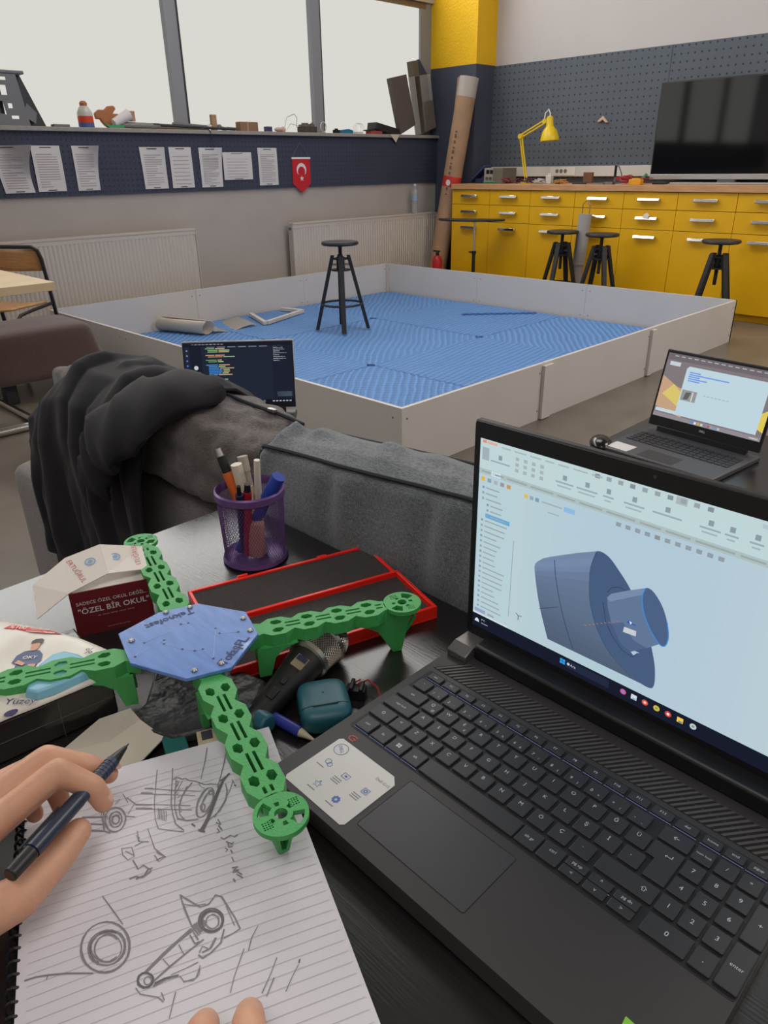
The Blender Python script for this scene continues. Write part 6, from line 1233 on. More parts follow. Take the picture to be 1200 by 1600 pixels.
# right hand steadying the lower edge of the page
rw = (5.805, -7.095, 0.793)
rm = {'idx': (5.742, -7.000, 0.800), 'mid': (5.722, -7.018, 0.802), 'rin': (5.708, -7.036, 0.798), 'lit': (5.700, -7.056, 0.790)}
for k in rm: chain([(rw, 0.021), (rm[k], 0.0125)])
chain([(rm['idx'], 0.0120), ((5.708, -6.962, 0.803), 0.0106), ((5.676, -6.9455, 0.786), 0.0100), ((5.6655, -6.9385, 0.7745), 0.0088)])
chain([(rm['mid'], 0.0120), ((5.690, -6.984, 0.805), 0.0104), ((5.661, -6.9665, 0.786), 0.0098), ((5.6515, -6.9595, 0.7735), 0.0086)])
chain([(rm['rin'], 0.0115), ((5.678, -7.012, 0.800), 0.0098), ((5.655, -6.998, 0.778), 0.0090), ((5.648, -6.993, 0.769), 0.0080)])
chain([(rm['lit'], 0.0105), ((5.676, -7.040, 0.790), 0.0088), ((5.660, -7.030, 0.775), 0.0078), ((5.654, -7.026, 0.7685), 0.0070)])
chain([((5.80, -7.07, 0.790), 0.018), ((5.785, -7.02, 0.782), 0.0145), ((5.757, -6.985, 0.776), 0.0112), ((5.738, -6.968, 0.774), 0.0095)])
chain([(rw, 0.024), ((5.86, -7.17, 0.797), 0.030), ((5.93, -7.30, 0.80), 0.040), ((5.98, -7.38, 0.82), 0.043)])
body = hb.build('body', m_skin, person, angle=180)
rmod = body.modifiers.new('skin', 'REMESH'); rmod.mode = 'VOXEL'; rmod.voxel_size = 0.0021; rmod.use_smooth_shade = True
smod = body.modifiers.new('soft', 'SMOOTH'); smod.factor = 0.5; smod.iterations = 9
m_nail = mat('fingernail', (226, 178, 158), 0.3)
def nail(p, d, up, L=0.0055, w_=0.0050):
    d = Vector(d).normalized(); up = Vector(up); up = (up - d * up.dot(d)).normalized(); s_ = d.cross(up)
    MB(basis(p, d, s_, up)).ball((0, 0, 0), (L, w_, 0.0014), 14, 8).build('fingernail', m_nail, person, angle=80)
nail((5.6690, -6.9405, 0.7865), (-0.75, 0.5, -0.6), (-0.3, 0.35, 0.8)); nail((5.6548, -6.9615, 0.7855), (-0.72, 0.5, -0.6), (-0.3, 0.35, 0.8))
nail((5.4660, -6.9240, 0.7890), (0.25, 0.2, -0.95), (0.5, 0.75, 0.25)); nail((5.4435, -6.9075, 0.7925), (0.35, 0.7, -0.6), (0.25, 0.75, 0.6))
# sleeves beyond the frame
m_shirt = mat('dark grey sleeve', (60, 60, 66), 0.9)
MB().tube([(5.477, -7.20, 0.789), (5.470, -7.32, 0.797), (5.50, -7.42, 0.825)], [0.040, 0.050, 0.052], 20).tube([(5.885, -7.215, 0.80), (5.93, -7.30, 0.803), (5.985, -7.40, 0.825)], [0.041, 0.049, 0.052], 20).build('sleeve', m_shirt, person)
# mechanical pencil
a, b = Vector((5.4985, -7.0065, 0.8040)), Vector((5.4345, -6.8905, 0.7970)); dd = (b - a)
t = thing('mechanical_pencil', 'dark navy mechanical pencil held loosely between the thumb and fingers of the left hand', 'pencil', (5.47, -6.95, 0.8))
m_pn = mat('navy rubber grip', (44, 54, 78), 0.45)
MB().cyl(a, a.lerp(b, 0.16), 0.0052, 0.0056, 16).build('push_button', m_black_plastic, t, bevel=0.001)
MB().cyl(a.lerp(b, 0.16), a.lerp(b, 0.52), 0.0060, 0.0060, 16).build('barrel', mat('dark navy barrel', (38, 46, 66), 0.35), t)
MB().cyl(a.lerp(b, 0.52), a.lerp(b, 0.84), 0.0056, 0.0052, 16).build('grip', m_pn, t)
gr = MB()
for k in range(6): c0 = a.lerp(b, 0.68 + 0.025 * k); gr.cyl(c0, c0 + dd.normalized() * 0.0014, 0.0056, n=16)
gr.build('grip_ring', m_pn, t)
MB().cyl(a.lerp(b, 0.84), a.lerp(b, 0.97), 0.0050, 0.0016, 16).cyl(a.lerp(b, 0.97), b, 0.0009, 0.0005, 8).build('tip', m_black_plastic, t)
x_, y_ = frame_of(dd); cm = basis(a.lerp(b, 0.12), dd.normalized(), x_, dd.normalized().cross(x_))
MB(cm).box(0, 0.040, -0.0015, 0.0015, 0.0062, 0.0078, 0, Matrix.Rotation(-1.0, 4, 'X')).build('clip', m_black_plastic, t, bevel=0.0006)
# ---------------------------------------------------------------- the main laptop
LM = Matrix.Translation((5.5055, -6.79, ZD)) @ Matrix.Rotation(-0.0087, 4, 'Z')
t = thing('laptop', 'large black laptop in the foreground showing a blue mechanical part in drawing software', 'laptop', (5.5055, -6.79, ZD), -0.0087, None, local=True)
ZB = 0.022                                   # top surface above the desk
m_deck = mat('dark grey deck plastic', (56, 53, 54), 0.5, spec=0.4)
m_deck2 = mat('deck recess', (26, 26, 30), 0.6)
m_keycap = mat('black key cap', (44, 44, 48), 0.5)
m_leg = mat('white key legend', (196, 200, 208), 0.5)
m_glow = emis('key backlight', (150, 165, 225), 0.45)
DX0, DX1, DY0, DY1 = -0.001, 0.357, -0.0175, 0.262
def rrect(x0, x1, y0, y1, r, n=5):
    pts = []
    for cx, cy, a0 in ((x1 - r, y0 + r, -PI / 2), (x1 - r, y1 - r, 0), (x0 + r, y1 - r, PI / 2), (x0 + r, y0 + r, PI)):
        for k in range(n + 1): a = a0 + PI / 2 * k / n; pts.append((cx + r * math.cos(a), cy + r * math.sin(a)))
    return pts
MB().plate(rrect(DX0, DX1, DY0, DY1, 0.006), [rrect(0.0085, 0.3575 - 0.0005, 0.0705, 0.1805, 0.003)] if False else [], 0.004, ZB - 0.004).build('base', m_deck, t, local=True, angle=30, bevel=0.0016)
MB().prism(rrect(0.0075, 0.3565, 0.0695, 0.1808, 0.003), ZB + 0.00005, ZB + 0.00025).build('keyboard_bed', m_deck2, t, local=True, angle=0)
for x in (0.03, 0.32):
    for y in (0.0, 0.23): MB().cyl((x, y, 0), (x, y, 0.0045), 0.008).build('rubber_foot', m_rubber, t, local=True)
# touchpad
MB().prism(rrect(0.0945, 0.2015, -0.0010, 0.0602, 0.002), ZB + 0.00005, ZB + 0.0002).build('touchpad', mat('touchpad surface', (54, 53, 57), 0.42), t, local=True, angle=0)
tb = MB(); pr_ = rrect(0.0943, 0.2017, -0.0012, 0.0604, 0.002)
tb.tube([(p[0], p[1], ZB + 0.0001) for p in pr_], 0.00035, 4, closed=True); tb.build('touchpad_edge', m_black_plastic, t, local=True)
# speaker vent between keyboard and hinge
vt = MB()
for k in range(60):
    x = 0.006 + 0.0058 * k
    if x > 0.345: break
    pts = lambda y: (x + (y - 0.186) * 0.75, y)
    for y0, y1 in ((0.1865, 0.2000), (0.2015, 0.2150)) if x > 0.20 else ((0.1865, 0.2150),):
        (xa, ya), (xb, yb) = pts(y0), pts(y1); vt.add([(xa, ya, ZB + 0.0003), (xa + 0.0026, ya, ZB + 0.0003), (xb + 0.0026, yb, ZB + 0.0003), (xb, yb, ZB + 0.0003)], [(0, 1, 2, 3)])
vt.build('speaker_vent', mat('vent slots', (14, 14, 16), 0.8), t, local=True, angle=0)
vr = MB()
for k in range(60):
    x = 0.0086 + 0.0058 * k
    if x > 0.345: break
    vr.add([(x, 0.1865, ZB + 0.0002), (x + 0.0028, 0.1865, ZB + 0.0002), (x + 0.0028 + 0.0214, 0.215, ZB + 0.0002), (x + 0.0214, 0.215, ZB + 0.0002), (x, 0.1865, ZB + 0.0008), (x + 0.0028, 0.1865, ZB + 0.0008), (x + 0.0028 + 0.0214, 0.215, ZB + 0.0008), (x + 0.0214, 0.215, ZB + 0.0008)], [(4, 5, 6, 7), (0, 1, 5, 4), (1, 2, 6, 5), (2, 3, 7, 6), (3, 0, 4, 7)])
vr.build('vent_ribs', mat('vent ribs', (78, 73, 71), 0.5), t, local=True, angle=0)
# keys
KZ0, KZ1 = ZB + 0.0002, ZB + 0.0024
def key(x, y, w, h, lab=None, size=0.0046, ox=0.0, oy=0.0, poly=None, glow=False, lab2=None):
    k = MB()
    p = poly or rrect(x - w / 2, x + w / 2, y - h / 2, y + h / 2, 0.0011, 2)
    cx, cy = (sum(q[0] for q in p) / len(p), sum(q[1] for q in p) / len(p))
    n = len(p); ins = [(q[0] + (0.0006 if q[0] < cx else -0.0006), q[1] + (0.0006 if q[1] < cy else -0.0006)) for q in p]
    k.add([(q[0], q[1], KZ0) for q in p] + [(q[0], q[1], KZ1 - 0.0004) for q in p] + [(q[0], q[1], KZ1) for q in ins], [(i, (i + 1) % n, n + (i + 1) % n, n + i) for i in range(n)] + [(n + i, n + (i + 1) % n, 2 * n + (i + 1) % n, 2 * n + i) for i in range(n)] + [tuple(range(2 * n, 3 * n))])
    if lab: k.text(lab, size, 1, Matrix.Translation((x + ox, y + oy, KZ1 + 0.00012)))
    if lab2: k.text(lab2, size * 0.75, 1, Matrix.Translation((x + 0.0036, y - 0.0040, KZ1 + 0.00012)))
    if glow: k.quad((x - w / 2 - 0.0006, y - h / 2 - 0.0006, KZ0 + 0.0001), (x + w / 2 + 0.0006, y - h / 2 - 0.0006, KZ0 + 0.0001), (x + w / 2 + 0.0006, y - h / 2 - 0.00005, KZ0 + 0.0001), (x - w / 2 - 0.0006, y - h / 2 - 0.00005, KZ0 + 0.0001), 2)
    k.build('key', [m_keycap, m_leg, m_glow], t, local=True, angle=0)
KW, KH = 0.0160, 0.0158
yF, yN, yQ, yA, yS, yC = 0.1735, 0.1573, 0.1390, 0.1200, 0.1010, 0.0808
fn = ['esc', 'F1', 'F2', 'F3', 'F4', 'F5', 'F6', 'F7', 'F8', 'F9', 'F10', 'F11', 'F12', 'del', 'home', 'end', 'pgup', 'pgdn']
for i, s_ in enumerate(fn): key(0.0215 + 0.0198 * i if i < 14 else 0.2985 + 0.0167 * (i - 14) , yF, 0.0168 if i < 14 else 0.0142, 0.0092, s_, 0.0036, glow=True)
for i, (s_, s2) in enumerate((('"', None), ('1', '!'), ('2', "'"), ('3', '^'), ('4', '+'), ('5', '%'), ('6', '&'), ('7', '/'), ('8', '('), ('9', ')'), ('0', '='), ('*', '?'), ('-', '_'))):
    key(0.0195 + 0.0191 * i, yN, KW, 0.0150, s_, 0.0044, -0.0032 if s2 else 0, -0.0026 if s2 else 0, lab2=s2, glow=False)
key(0.2778, yN, 0.0235, 0.0150, '←', 0.006)
key(0.0225, yQ, 0.0285, KH, 'tab', 0.0036)
for i, s_ in enumerate('QWERTYUIOPĞÜ'): key(0.0478 + 0.019 * i, yQ, KW, KH, s_, 0.0050, -0.001, 0.0022, lab2='@' if s_ == 'Q' else ('€' if s_ == 'E' else None))
key(0, 0, 0, 0, None, poly=[(0.2665, yQ - KH / 2), (0.2735, yQ - KH / 2), (0.2735, yA - KH / 2), (0.2898, yA - KH / 2), (0.2898, yQ + KH / 2), (0.2665, yQ + KH / 2)])
MB().text('↵', 0.007, 0, Matrix.Translation((0.2810, 0.1375, KZ1 + 0.00012))).build('enter_legend', m_leg, t, local=True, angle=0)
key(0.0250, yA, 0.0335, KH, 'caps lock', 0.0034)
for i, s_ in enumerate('ASDFGHJKLŞİ,'): key(0.0524 + 0.019 * i, yA, KW, KH, s_, 0.0050, -0.001, 0.002)
key(0.0205, yS, 0.0245, KH, '⇧', 0.0052)
for i, s_ in enumerate('<ZXCVBNMÖÇ.'): key(0.0426 + 0.019 * i, yS, KW, KH, s_, 0.0050, -0.001, 0.002)
key(0.2675, yS, 0.0440, KH, '⇧', 0.0056, 0.013)
for i, (x, s_) in enumerate(((0.0208, 'ctrl'), (0.0408, 'fn'), (0.0605, None), (0.0802, 'alt'))): key(x, yC, 0.0170, 0.0172, s_, 0.0040, glow=True)
wl = MB()
for a in (-0.0021, 0.0003):
    for b_ in (-0.0021, 0.0003): wl.box(0.0605 + a, 0.0605 + a + 0.0019, yC + b_, yC + b_ + 0.0019, KZ1, KZ1 + 0.00012)
wl.build('window_legend', m_leg, t, local=True, angle=0)
key(0.1395, yC, 0.0970, 0.0172)
key(0.1985, yC, 0.0175, 0.0172, 'alt gr', 0.0038); key(0.2180, yC, 0.0175, 0.0172, 'ctrl', 0.0040, 0, 0.002)
key(0.2373, yC + 0.0045, 0.0168, 0.0080, 'pg up', 0.0036); key(0.2373, yC - 0.0043, 0.0168, 0.0080, '<', 0.0044)
key(0.2565, yC + 0.0045, 0.0168, 0.0080, '^', 0.0046, glow=True); key(0.2565, yC - 0.0043, 0.0168, 0.0080, 'v', 0.0044)
key(0.2765, yC + 0.0045, 0.0178, 0.0080, 'pg dn', 0.0036); key(0.2765, yC - 0.0043, 0.0178, 0.0080, '>', 0.0044)
px = [0.2988, 0.3155, 0.3322, 0.3489]; PWd = 0.0144
for x, s_ in zip(px, ('num lock', '/', '*', '-')): key(x, yN, PWd, 0.0150, s_, 0.0030 if len(s_) > 1 else 0.005)
for y, row in ((yQ, '789'), (yA, '456'), (yS, '123')):
    for x, s_ in zip(px, row): key(x, y, PWd, KH, s_, 0.0054)
key((px[0] + px[1]) / 2, yC, 0.0311, 0.0172, '0', 0.0056); key(px[2], yC, PWd, 0.0172, '.', 0.006)
key(px[3], (yQ + yA) / 2, PWd, 0.0345, '+', 0.0056); key(px[3], (yS + yC) / 2, PWd, 0.0365, 'enter', 0.0040)
# sticker with printed icons
st = MB(); st.prism([(0.0150, -0.0085), (0.0175, -0.0115), (0.0855, -0.0115), (0.0885, -0.0085), (0.0885, 0.0470), (0.0815, 0.0535), (0.0175, 0.0535), (0.0150, 0.0505)], ZB + 0.0001, ZB + 0.0004)
sk_ = st.build('sticker', mat('white glossy sticker', (206, 203, 200), 0.3), t, local=True, angle=0)
m_sb = mat('sticker blue print', (72, 108, 176), 0.5); ic = MB(); zi = ZB + 0.00055
IC = lambda x, y: Matrix.Translation((x, y, zi))
ic.lathe([(0.0062, 0), (0.0068, 0)], 28, 0, IC(0.0262, 0.0432), cap=False); ic.text('DELL', 0.0044, 0, IC(0.0262, 0.0432) @ Matrix.Rotation(-0.5, 4, 'Z'))
ic.lathe([(0.0024, 0), (0.0030, 0)], 16, 0, IC(0.0290, 0.0262), cap=False).lathe([(0.0020, 0), (0.0026, 0)], 16, 0, IC(0.0325, 0.0245), cap=False)
ic.ribbon([(-0.0034, -0.0026), (0.0034, -0.0026), (0.0034, 0.0026), (-0.0034, 0.0026), (-0.0034, -0.0026)], 0.0007, 0, 0, IC(0.0525, 0.0251)).box(-0.0010, 0.0014, -0.0010, 0.0010, 0, 0.00005, 0, IC(0.0525, 0.0251))
sp_ = [((0.0042 if k % 2 == 0 else 0.0018) * math.sin(k * PI / 5), (0.0042 if k % 2 == 0 else 0.0018) * math.cos(k * PI / 5)) for k in range(11)]; ic.ribbon(sp_, 0.0006, 0, 0, IC(0.0415, 0.0035))
ic.ribbon([(-0.0030, -0.0028), (0.0030, -0.0028), (0.0030, 0.0028), (-0.0030, 0.0028), (-0.0030, -0.0028)], 0.0007, 0, 0, IC(0.0762, 0.0255)).lathe([(0.0010, 0), (0.0020, 0)], 12, 0, IC(0.0762, 0.0255), cap=False)
ge = [((0.0040 if k % 2 else 0.0032) * math.cos(k * PI / 8), (0.0040 if k % 2 else 0.0032) * math.sin(k * PI / 8)) for k in range(16)]
for k in range(16): ic.poly([(ge[k][0], ge[k][1], 0), (ge[(k + 1) % 16][0], ge[(k + 1) % 16][1], 0), (ge[(k + 1) % 16][0] * .35, ge[(k + 1) % 16][1] * .35, 0), (ge[k][0] * .35, ge[k][1] * .35, 0)], 0, IC(0.0650, 0.0030))
for x, y, n_ in ((0.027, 0.0180, 1), (0.0495, 0.0185, 3), (0.0405, -0.0035, 1), (0.0735, 0.0180, 3), (0.0640, -0.0040, 1)):
    for j in range(n_): ic.box(x - 0.0045, x + 0.0045, y - 0.0022 * j, y - 0.0022 * j + 0.0009, zi, zi + 0.00003, 1)
ic.text('Dell G15', 0.0042, 1, IC(0.0795, 0.0418))
ic.build('printed_icons', [m_sb, mat('sticker grey print', (128, 128, 132), 0.5)], sk_, local=True, angle=0)
MB().ribbon([(0.0036, 0.0022), (0.0010, 0.0030), (-0.0030, 0.0022), (-0.0042, -0.0004), (-0.0030, -0.0026), (0.0024, -0.0026), (0.0034, 0.0), (0.0004, 0.0)], 0.0011, 0, 0, Matrix.Translation((0.0235, 0.0598, ZB + 0.0003))).build('letter_emblem', mat('red emblem', (190, 62, 52), 0.45), t, local=True, angle=0)
# hinge caps and lid
m_cap = mat('dark silver hinge cap', (120, 116, 114), 0.35, 0.6)
for x0 in (0.0, 0.3285): MB().prism([(0.2135, ZB), (0.2135, ZB + 0.007), (0.226, ZB + 0.0125), (0.252, ZB + 0.0125), (0.252, ZB)], x0 + 0.001, x0 + 0.0255, 0, basis((0, 0, 0), (0, 1, 0), (0, 0, 1), (1, 0, 0))).build('hinge_cap', m_cap, t, local=True, angle=20, bevel=0.001)
SY = 0.2475
MB().box(0.0265, 0.3275, 0.226, SY + 0.006, ZB + 0.0002, ZB + 0.018).build('hinge_bar', m_black_plastic, t, local=True, bevel=0.003)
MB().box(-0.0005, 0.3575, SY, SY + 0.0085, ZB + 0.010, 0.2710).build('lid', mat('lid shell', (34, 33, 36), 0.5), t, local=True, bevel=0.002)
LO = 0.781 - ZD
MB().plate(rrect(0.0008, 0.3562, ZB + 0.014, 0.2698, 0.003), [[(0.0068, LO), (0.3504, LO), (0.3504, LO + 0.2085), (0.0068, LO + 0.2085)]], 0.0, 0.0012, 0, basis((0, SY, 0), (1, 0, 0), (0, 0, 1), (0, -1, 0))).build('bezel', m_black_plastic, t, local=True, angle=0)
MB().lathe([(0.0016, 0), (0.0016, 0.0003)], 12, 0, basis((0.1785, SY - 0.0012, 0.2640), (1, 0, 0), (0, 0, 1), (0, -1, 0))).build('webcam', mat('lens', (60, 64, 74), 0.2), t, local=True)
c = Canvas(basis((0.0055, SY - 0.0002, LO), (1, 0, 0), (0, 0, 1), (0, -1, 0)))
SW, SH = 0.3445, 0.2085
c.rect(0.0008, 0, SW, SH, (178, 204, 210), 0)
# viewport gradient bands of the drawing software (its own on-screen backdrop)
for k in range(30):
    f = k / 29; cc = (int(184 - 10 * math.sin(PI * f) + 8 * f), int(206 - 7 * math.sin(PI * f) + 3 * f), int(212 + 3 * math.sin(PI * f)))
    ub = 0.046 + (SW - 0.046) / 30 * k; c.rect(ub, 0.0165, ub + (SW - 0.046) / 30, SH - 0.0355, cc, 1)
c.rect(0.0008, 0, SW, 0.0155, (24, 28, 44), 2)
c.rect(0.0008, 0.0155, 0.046, 0.0172, (214, 226, 230), 2)
# ribbon
c.rect(0.0008, SH - 0.0300, SW, SH, (190, 212, 214), 2); c.rect(0.0008, SH - 0.0355, SW, SH - 0.0300, (172, 190, 190), 2)
gr_ = (150, 162, 167); rr = random.Random(4)
c.rect(0.004, SH - 0.0042, 0.0085, SH - 0.0015, (222, 140, 110), 3); c.rect(0.0095, SH - 0.0042, 0.021, SH - 0.0018, (222, 170, 150), 3)
c.rect(0.004, SH - 0.021, 0.012, SH - 0.0085, (160, 176, 182), 3)
u = 0.026
for w_ in (0.010, 0.013, 0.012, 0.009, 0.011, 0.014, 0.010): c.rect(u, SH - 0.0050, u + w_, SH - 0.0036, (169, 180, 183), 3); u += w_ + 0.004
for k in range(10): c.rect(0.122 + 0.0105 * k, SH - 0.0060, 0.1265 + 0.0105 * k, SH - 0.0022, gr_ if k % 3 else (133, 145, 152), 3)
c.rect(0.192, SH - 0.0075, 0.201, SH - 0.0012, (169, 180, 183), 3); c.rect(0.256, SH - 0.0065, 0.29, SH - 0.0030, (176, 196, 202), 3)
for x, wd in ((0.014, 0.022), (0.085, 0.018), (0.106, 0.020), (0.131, 0.010), (0.150, 0.018), (0.175, 0.024), (0.213, 0.016), (0.232, 0.010), (0.250, 0.010), (0.266, 0.018), (0.288, 0.020), (0.312, 0.022)):
    c.rect(x, SH - 0.0205, x + wd, SH - 0.0190, (150, 170, 176), 3); c.rect(x + wd / 2 - 0.002, SH - 0.0170, x + wd / 2 + 0.002, SH - 0.0125, (140, 154, 161), 3)
    if wd < 0.021: c.rect(x + 0.002, SH - 0.0240, x + wd - 0.002, SH - 0.0226, (160, 178, 184), 3)
for j in range(3):
    for k in range(4): c.rect(0.042 + 0.0088 * k, SH - 0.0125 - 0.0055 * j, 0.0458 + 0.0088 * k, SH - 0.0092 - 0.0055 * j, (166, 178, 182), 3)
u = 0.004
for w_ in (0.012, 0.010, 0.022, 0.024, 0.018, 0.022, 0.026, 0.018, 0.020, 0.030, 0.018, 0.024, 0.022, 0.026): c.rect(u, SH - 0.0336, u + w_, SH - 0.0320, (155, 165, 166), 3); u += w_ + 0.004
c.rect(0.0155, SH - 0.0352, 0.0265, SH - 0.0302, (206, 226, 228), 3); c.text('Çizim', 0.021, SH - 0.0328, 0.0034, (131, 142, 147), 4)
# feature tree
c.rect(0.0008, 0.0172, 0.046, SH - 0.0358, (182, 206, 213), 2); c.rect(0.0455, 0.030, 0.0462, 0.115, (147, 157, 162), 3)
for k, col in enumerate(((224, 180, 70), (130, 160, 180), (169, 175, 178), (150, 150, 154), (206, 150, 80))): c.rect(0.004 + 0.0075 * k, SH - 0.0425, 0.0085 + 0.0075 * k, SH - 0.0385, col, 3)
v = SH - 0.0500; k = 0
while v > 0.024:
    ind = 0.010 if 3 <= k <= 5 else 0.004
    if k in (5, 24): c.rect(0.003 + ind - 0.002, v - 0.0012, 0.040 if k == 5 else 0.034, v + 0.0034, (100, 168, 214), 3)
    c.rect(0.004 + ind - 0.002, v, 0.0065 + ind - 0.002, v + 0.0024, (144, 162, 175) if k % 3 else (131, 150, 169), 4)
    c.rect(0.0085 + ind - 0.002, v + 0.0004, 0.0085 + ind + rr.uniform(0.010, 0.026), v + 0.0018, (155, 167, 172), 4); v -= 0.0058; k += 1
c.rect(0.003, 0.0185, 0.017, 0.0225, (150, 164, 196), 3); c.rect(0.020, 0.0190, 0.028, 0.0215, (156, 166, 171), 3)
for k, x in enumerate((0.054, 0.060, 0.066)): c.rect(x, SH - 0.0455, x + 0.004, SH - 0.0418, ((222, 186, 80), (144, 169, 181), (120, 156, 176))[k], 3)
c.rect(0.073, SH - 0.0445, 0.094, SH - 0.0430, (162, 175, 180), 3); c.rect(0.096, SH - 0.0460, 0.107, SH - 0.0412, (140, 186, 224), 3); c.rect(0.080, SH - 0.0525, 0.092, SH - 0.0512, (160, 178, 186), 3)
for k in range(11): c.rect(0.146 + 0.0085 * k, SH - 0.0425, 0.1505 + 0.0085 * k, SH - 0.0388, (144, 156, 164) if k != 4 else (144, 145, 142), 3)
# the modelled part
def pp(l): return [(a * 1e-4, b * 1e-4) for a, b in l]
def spline(P, n=6, closed=False):
    out = []; N = len(P)
    for i in range(N if closed else N - 1):
        g = lambda k: P[k % N] if closed else P[min(max(k, 0), N - 1)]
        p0, p1, p2, p3 = g(i - 1), g(i), g(i + 1), g(i + 2)
        for q in range(n):
            t_ = q / n; out.append(tuple(0.5 * (2 * p1[a] + (p2[a] - p0[a]) * t_ + (2 * p0[a] - 5 * p1[a] + 4 * p2[a] - p3[a]) * t_ ** 2 + (3 * p1[a] - p0[a] - 3 * p2[a] + p3[a]) * t_ ** 3) for a in (0, 1)))
    if not closed: out.append(P[-1])
    return out
def smooth(P): return P
side = pp([(714, 990), (758, 1055), (875, 1140), (1128, 1275), (1326, 1368), (1295, 1267), (1282, 1114), (1322, 831), (1438, 576), (1587, 406), (1791, 287), (1886, 262), (926, 257), (830, 506), (746, 793)])
face = pp([(1326, 1368), (1431, 1357), (1553, 1254), (1672, 1126), (1818, 921), (1934, 650), (1994, 446), (1997, 275), (1886, 262), (1791, 287), (1587, 406), (1438, 576), (1322, 831), (1282, 1114), (1295, 1267)])
c.poly(smooth(side), (104, 128, 166), 3)
# the picture of the barrel: bands of the on-screen rendering from its left edge curve to the face edge
EL = spline(pp([(758, 1055), (714, 990), (730, 870), (775, 680), (830, 506), (926, 257)]), 6); ER = spline(pp([(1326, 1368), (1295, 1267), (1282, 1114), (1322, 831), (1438, 576), (1587, 406), (1886, 262)]), 6)
c.poly(pp([(758, 1055), (800, 1095), (875, 1140), (1128, 1275), (1326, 1368)]) + [ER[3], EL[3]], (118, 136, 162), 4)
NBD = 16
def at_(P, f): k = f * (len(P) - 1); i = min(int(k), len(P) - 2); r = k - i; return tuple(P[i][q] + (P[i + 1][q] - P[i][q]) * r for q in (0, 1))
for k in range(NBD):
    f0, f1 = k / NBD, (k + 1) / NBD; g = 0.5 * (f0 + f1); m_ = 1.10 - 0.32 * g + 0.10 * math.exp(-((g - 0.22) / 0.12) ** 2)
    c.poly([at_(EL, f0), at_(EL, f1), at_(ER, f1), at_(ER, f0)], (int(104 * m_), int(122 * m_), int(150 * m_)), 5)
c.poly(spline(face, 5, True), (72, 93, 126), 5)
c.line(spline(pp([(918, 1123), (950, 946), (1023, 700), (1118, 459), (1206, 284)])), 0.0007, (48, 66, 100), 6); c.line(pp([(804, 546), (1007, 657)]), 0.0006, (48, 66, 100), 6)
c.line(spline(pp([(1326, 1368), (1295, 1267), (1282, 1114), (1322, 831), (1438, 576), (1587, 406), (1791, 287)])), 0.0005, (50, 70, 106), 6)
c.line(pp([(1464, 1012), (1504, 1081), (1574, 1110), (1640, 1100)]), 0.0006, (46, 64, 96), 6); c.line(pp([(1440, 900), (1489, 720), (1565, 610), (1673, 510), (1776, 490), (1819, 551)]), 0.0007, (46, 64, 96), 6)
c.poly(pp([(1720, 560), (1790, 505), (1830, 560), (1780, 560)]), (180, 196, 216), 6)
c.poly(pp([(1470, 963), (1506, 1017), (1645, 1108), (1794, 1196), (1780, 1096), (1819, 954), (1895, 828), (1990, 731), (1889, 640), (1756, 533), (1659, 567), (1544, 729), (1489, 871)]), (98, 118, 150), 7)
c.poly(pp([(1470, 963), (1506, 1017), (1645, 1108), (1794, 1196), (1785, 1130), (1500, 935)]), (120, 140, 170), 8); c.poly(pp([(1544, 729), (1650, 790), (1760, 660), (1889, 640), (1756, 533), (1659, 567)]), (80, 101, 136), 8)
c.poly(spline(pp([(1794, 1196), (1862, 1194), (1955, 1097), (2021, 964), (2052, 838), (2040, 742), (1990, 731), (1895, 828), (1819, 954), (1780, 1096)]), 5, True), (76, 97, 132), 9)
c.line(spline(pp([(1794, 1196), (1780, 1096), (1819, 954), (1895, 828), (1990, 731), (2040, 742), (2052, 838), (2021, 964)])), 0.0009, (60, 140, 214), 10)
for k in range(9): f = k / 9; c.rect(0.1292 + 0.0336 * f, 0.0591 + 0.0204 * f, 0.1312 + 0.0336 * f, 0.0598 + 0.0204 * f, (176, 120, 84), 10)
c.disc(0.1704, 0.0817, 0.0016, (40, 70, 200), 11); c.rect(0.1685, 0.0808, 0.1765, 0.0816, (40, 70, 190), 11); c.poly(pp([(1700, 830), (1715, 800), (1730, 822)]), (220, 228, 240), 12)
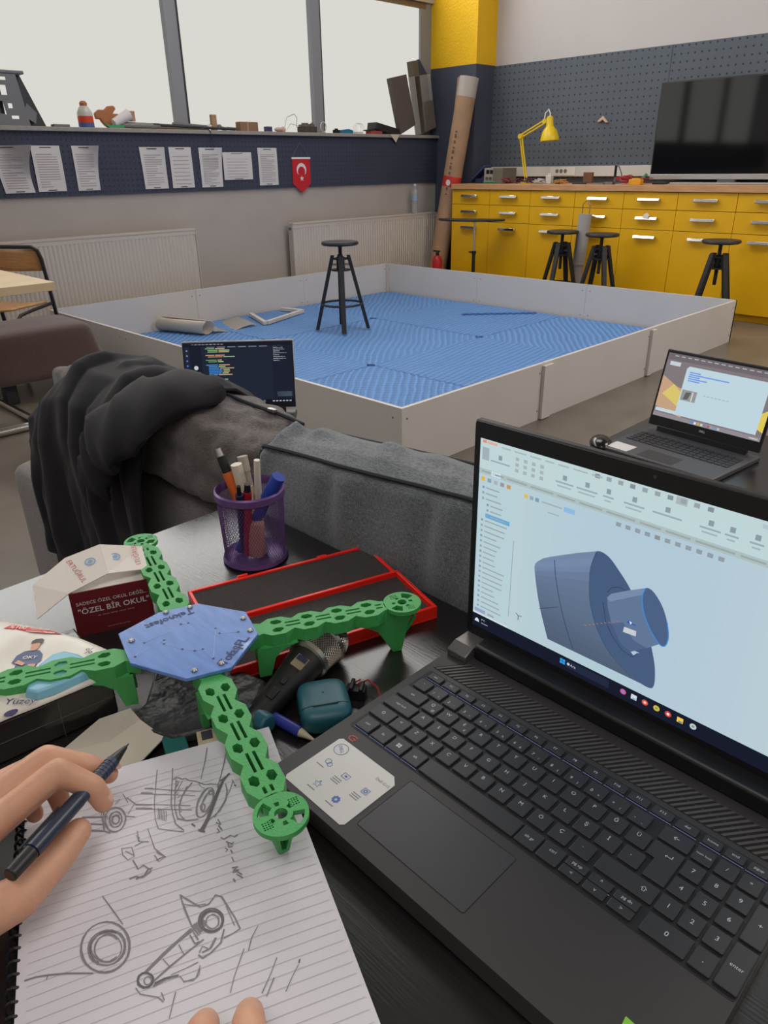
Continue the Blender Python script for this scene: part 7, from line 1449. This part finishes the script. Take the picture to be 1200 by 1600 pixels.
c.poly(pp([(1664, 752), (1777, 759), (1779, 706), (1660, 696)]), (196, 204, 210), 11)
c.line([(0.0545, 0.0380), (0.0575, 0.0360), (0.0575, 0.0310)], 0.0008, (40, 60, 110), 6); c.line([(0.0575, 0.0360), (0.0615, 0.0370)], 0.0008, (50, 100, 160), 6)
# taskbar
wx = 0.1083
for a in (0, 0.0030):
    for b_ in (0, 0.0030): c.rect(wx + a, 0.0062 + b_, wx + a + 0.0026, 0.0088 + b_, (50, 160, 226), 3)
c.rect(0.115, 0.0045, 0.160, 0.0130, (36, 42, 64), 3); c.disc(0.1175, 0.0090, 0.0015, (200, 206, 214), 4); c.text('Ara', 0.1225, 0.0088, 0.0040, (206, 210, 216), 4)
for k, (x, col, c2) in enumerate(((0.1744, (200, 90, 150), (90, 150, 220)), (0.1849, (214, 220, 226), (120, 170, 220)), (0.1954, (220, 80, 60), (240, 220, 200)), (0.2062, (214, 180, 60), (90, 170, 90)), (0.2168, (216, 70, 60), (230, 230, 230)), (0.2275, (240, 200, 70), (60, 120, 200)), (0.2388, (190, 200, 210), (110, 170, 100)))):
    if k in (1, 5): c.rect(x - 0.0027, 0.0060, x + 0.0027, 0.0112, col, 3); c.rect(x - 0.0012, 0.0064, x + 0.0020, 0.0078, c2, 4)
    else: c.disc(x, 0.0088, 0.0029, col, 3); c.disc(x, 0.0088, 0.0013, c2, 4, 10)
c.poly([(0.004, 0.006), (0.010, 0.006), (0.009, 0.009), (0.007, 0.0105), (0.005, 0.009)], (214, 222, 230), 3)
c.text('9°C', 0.0150, 0.0102, 0.0030, (206, 210, 220), 3); c.rect(0.0125, 0.0058, 0.021, 0.0068, (150, 156, 170), 3)
c.build('screen', t, True)
tag(MB(T(5.8236, -6.7832, ZD, 0.0)).prism([(-0.004, 0.005), (0.010, 0.004), (0.014, -0.014), (-0.002, -0.012)], 0.0228, 0.0262).build('green_tag', mat('lime green plastic', (128, 196, 60), 0.5), bevel=0.0008), 'small lime green plastic corner resting on the front edge of the large laptop', 'tag')
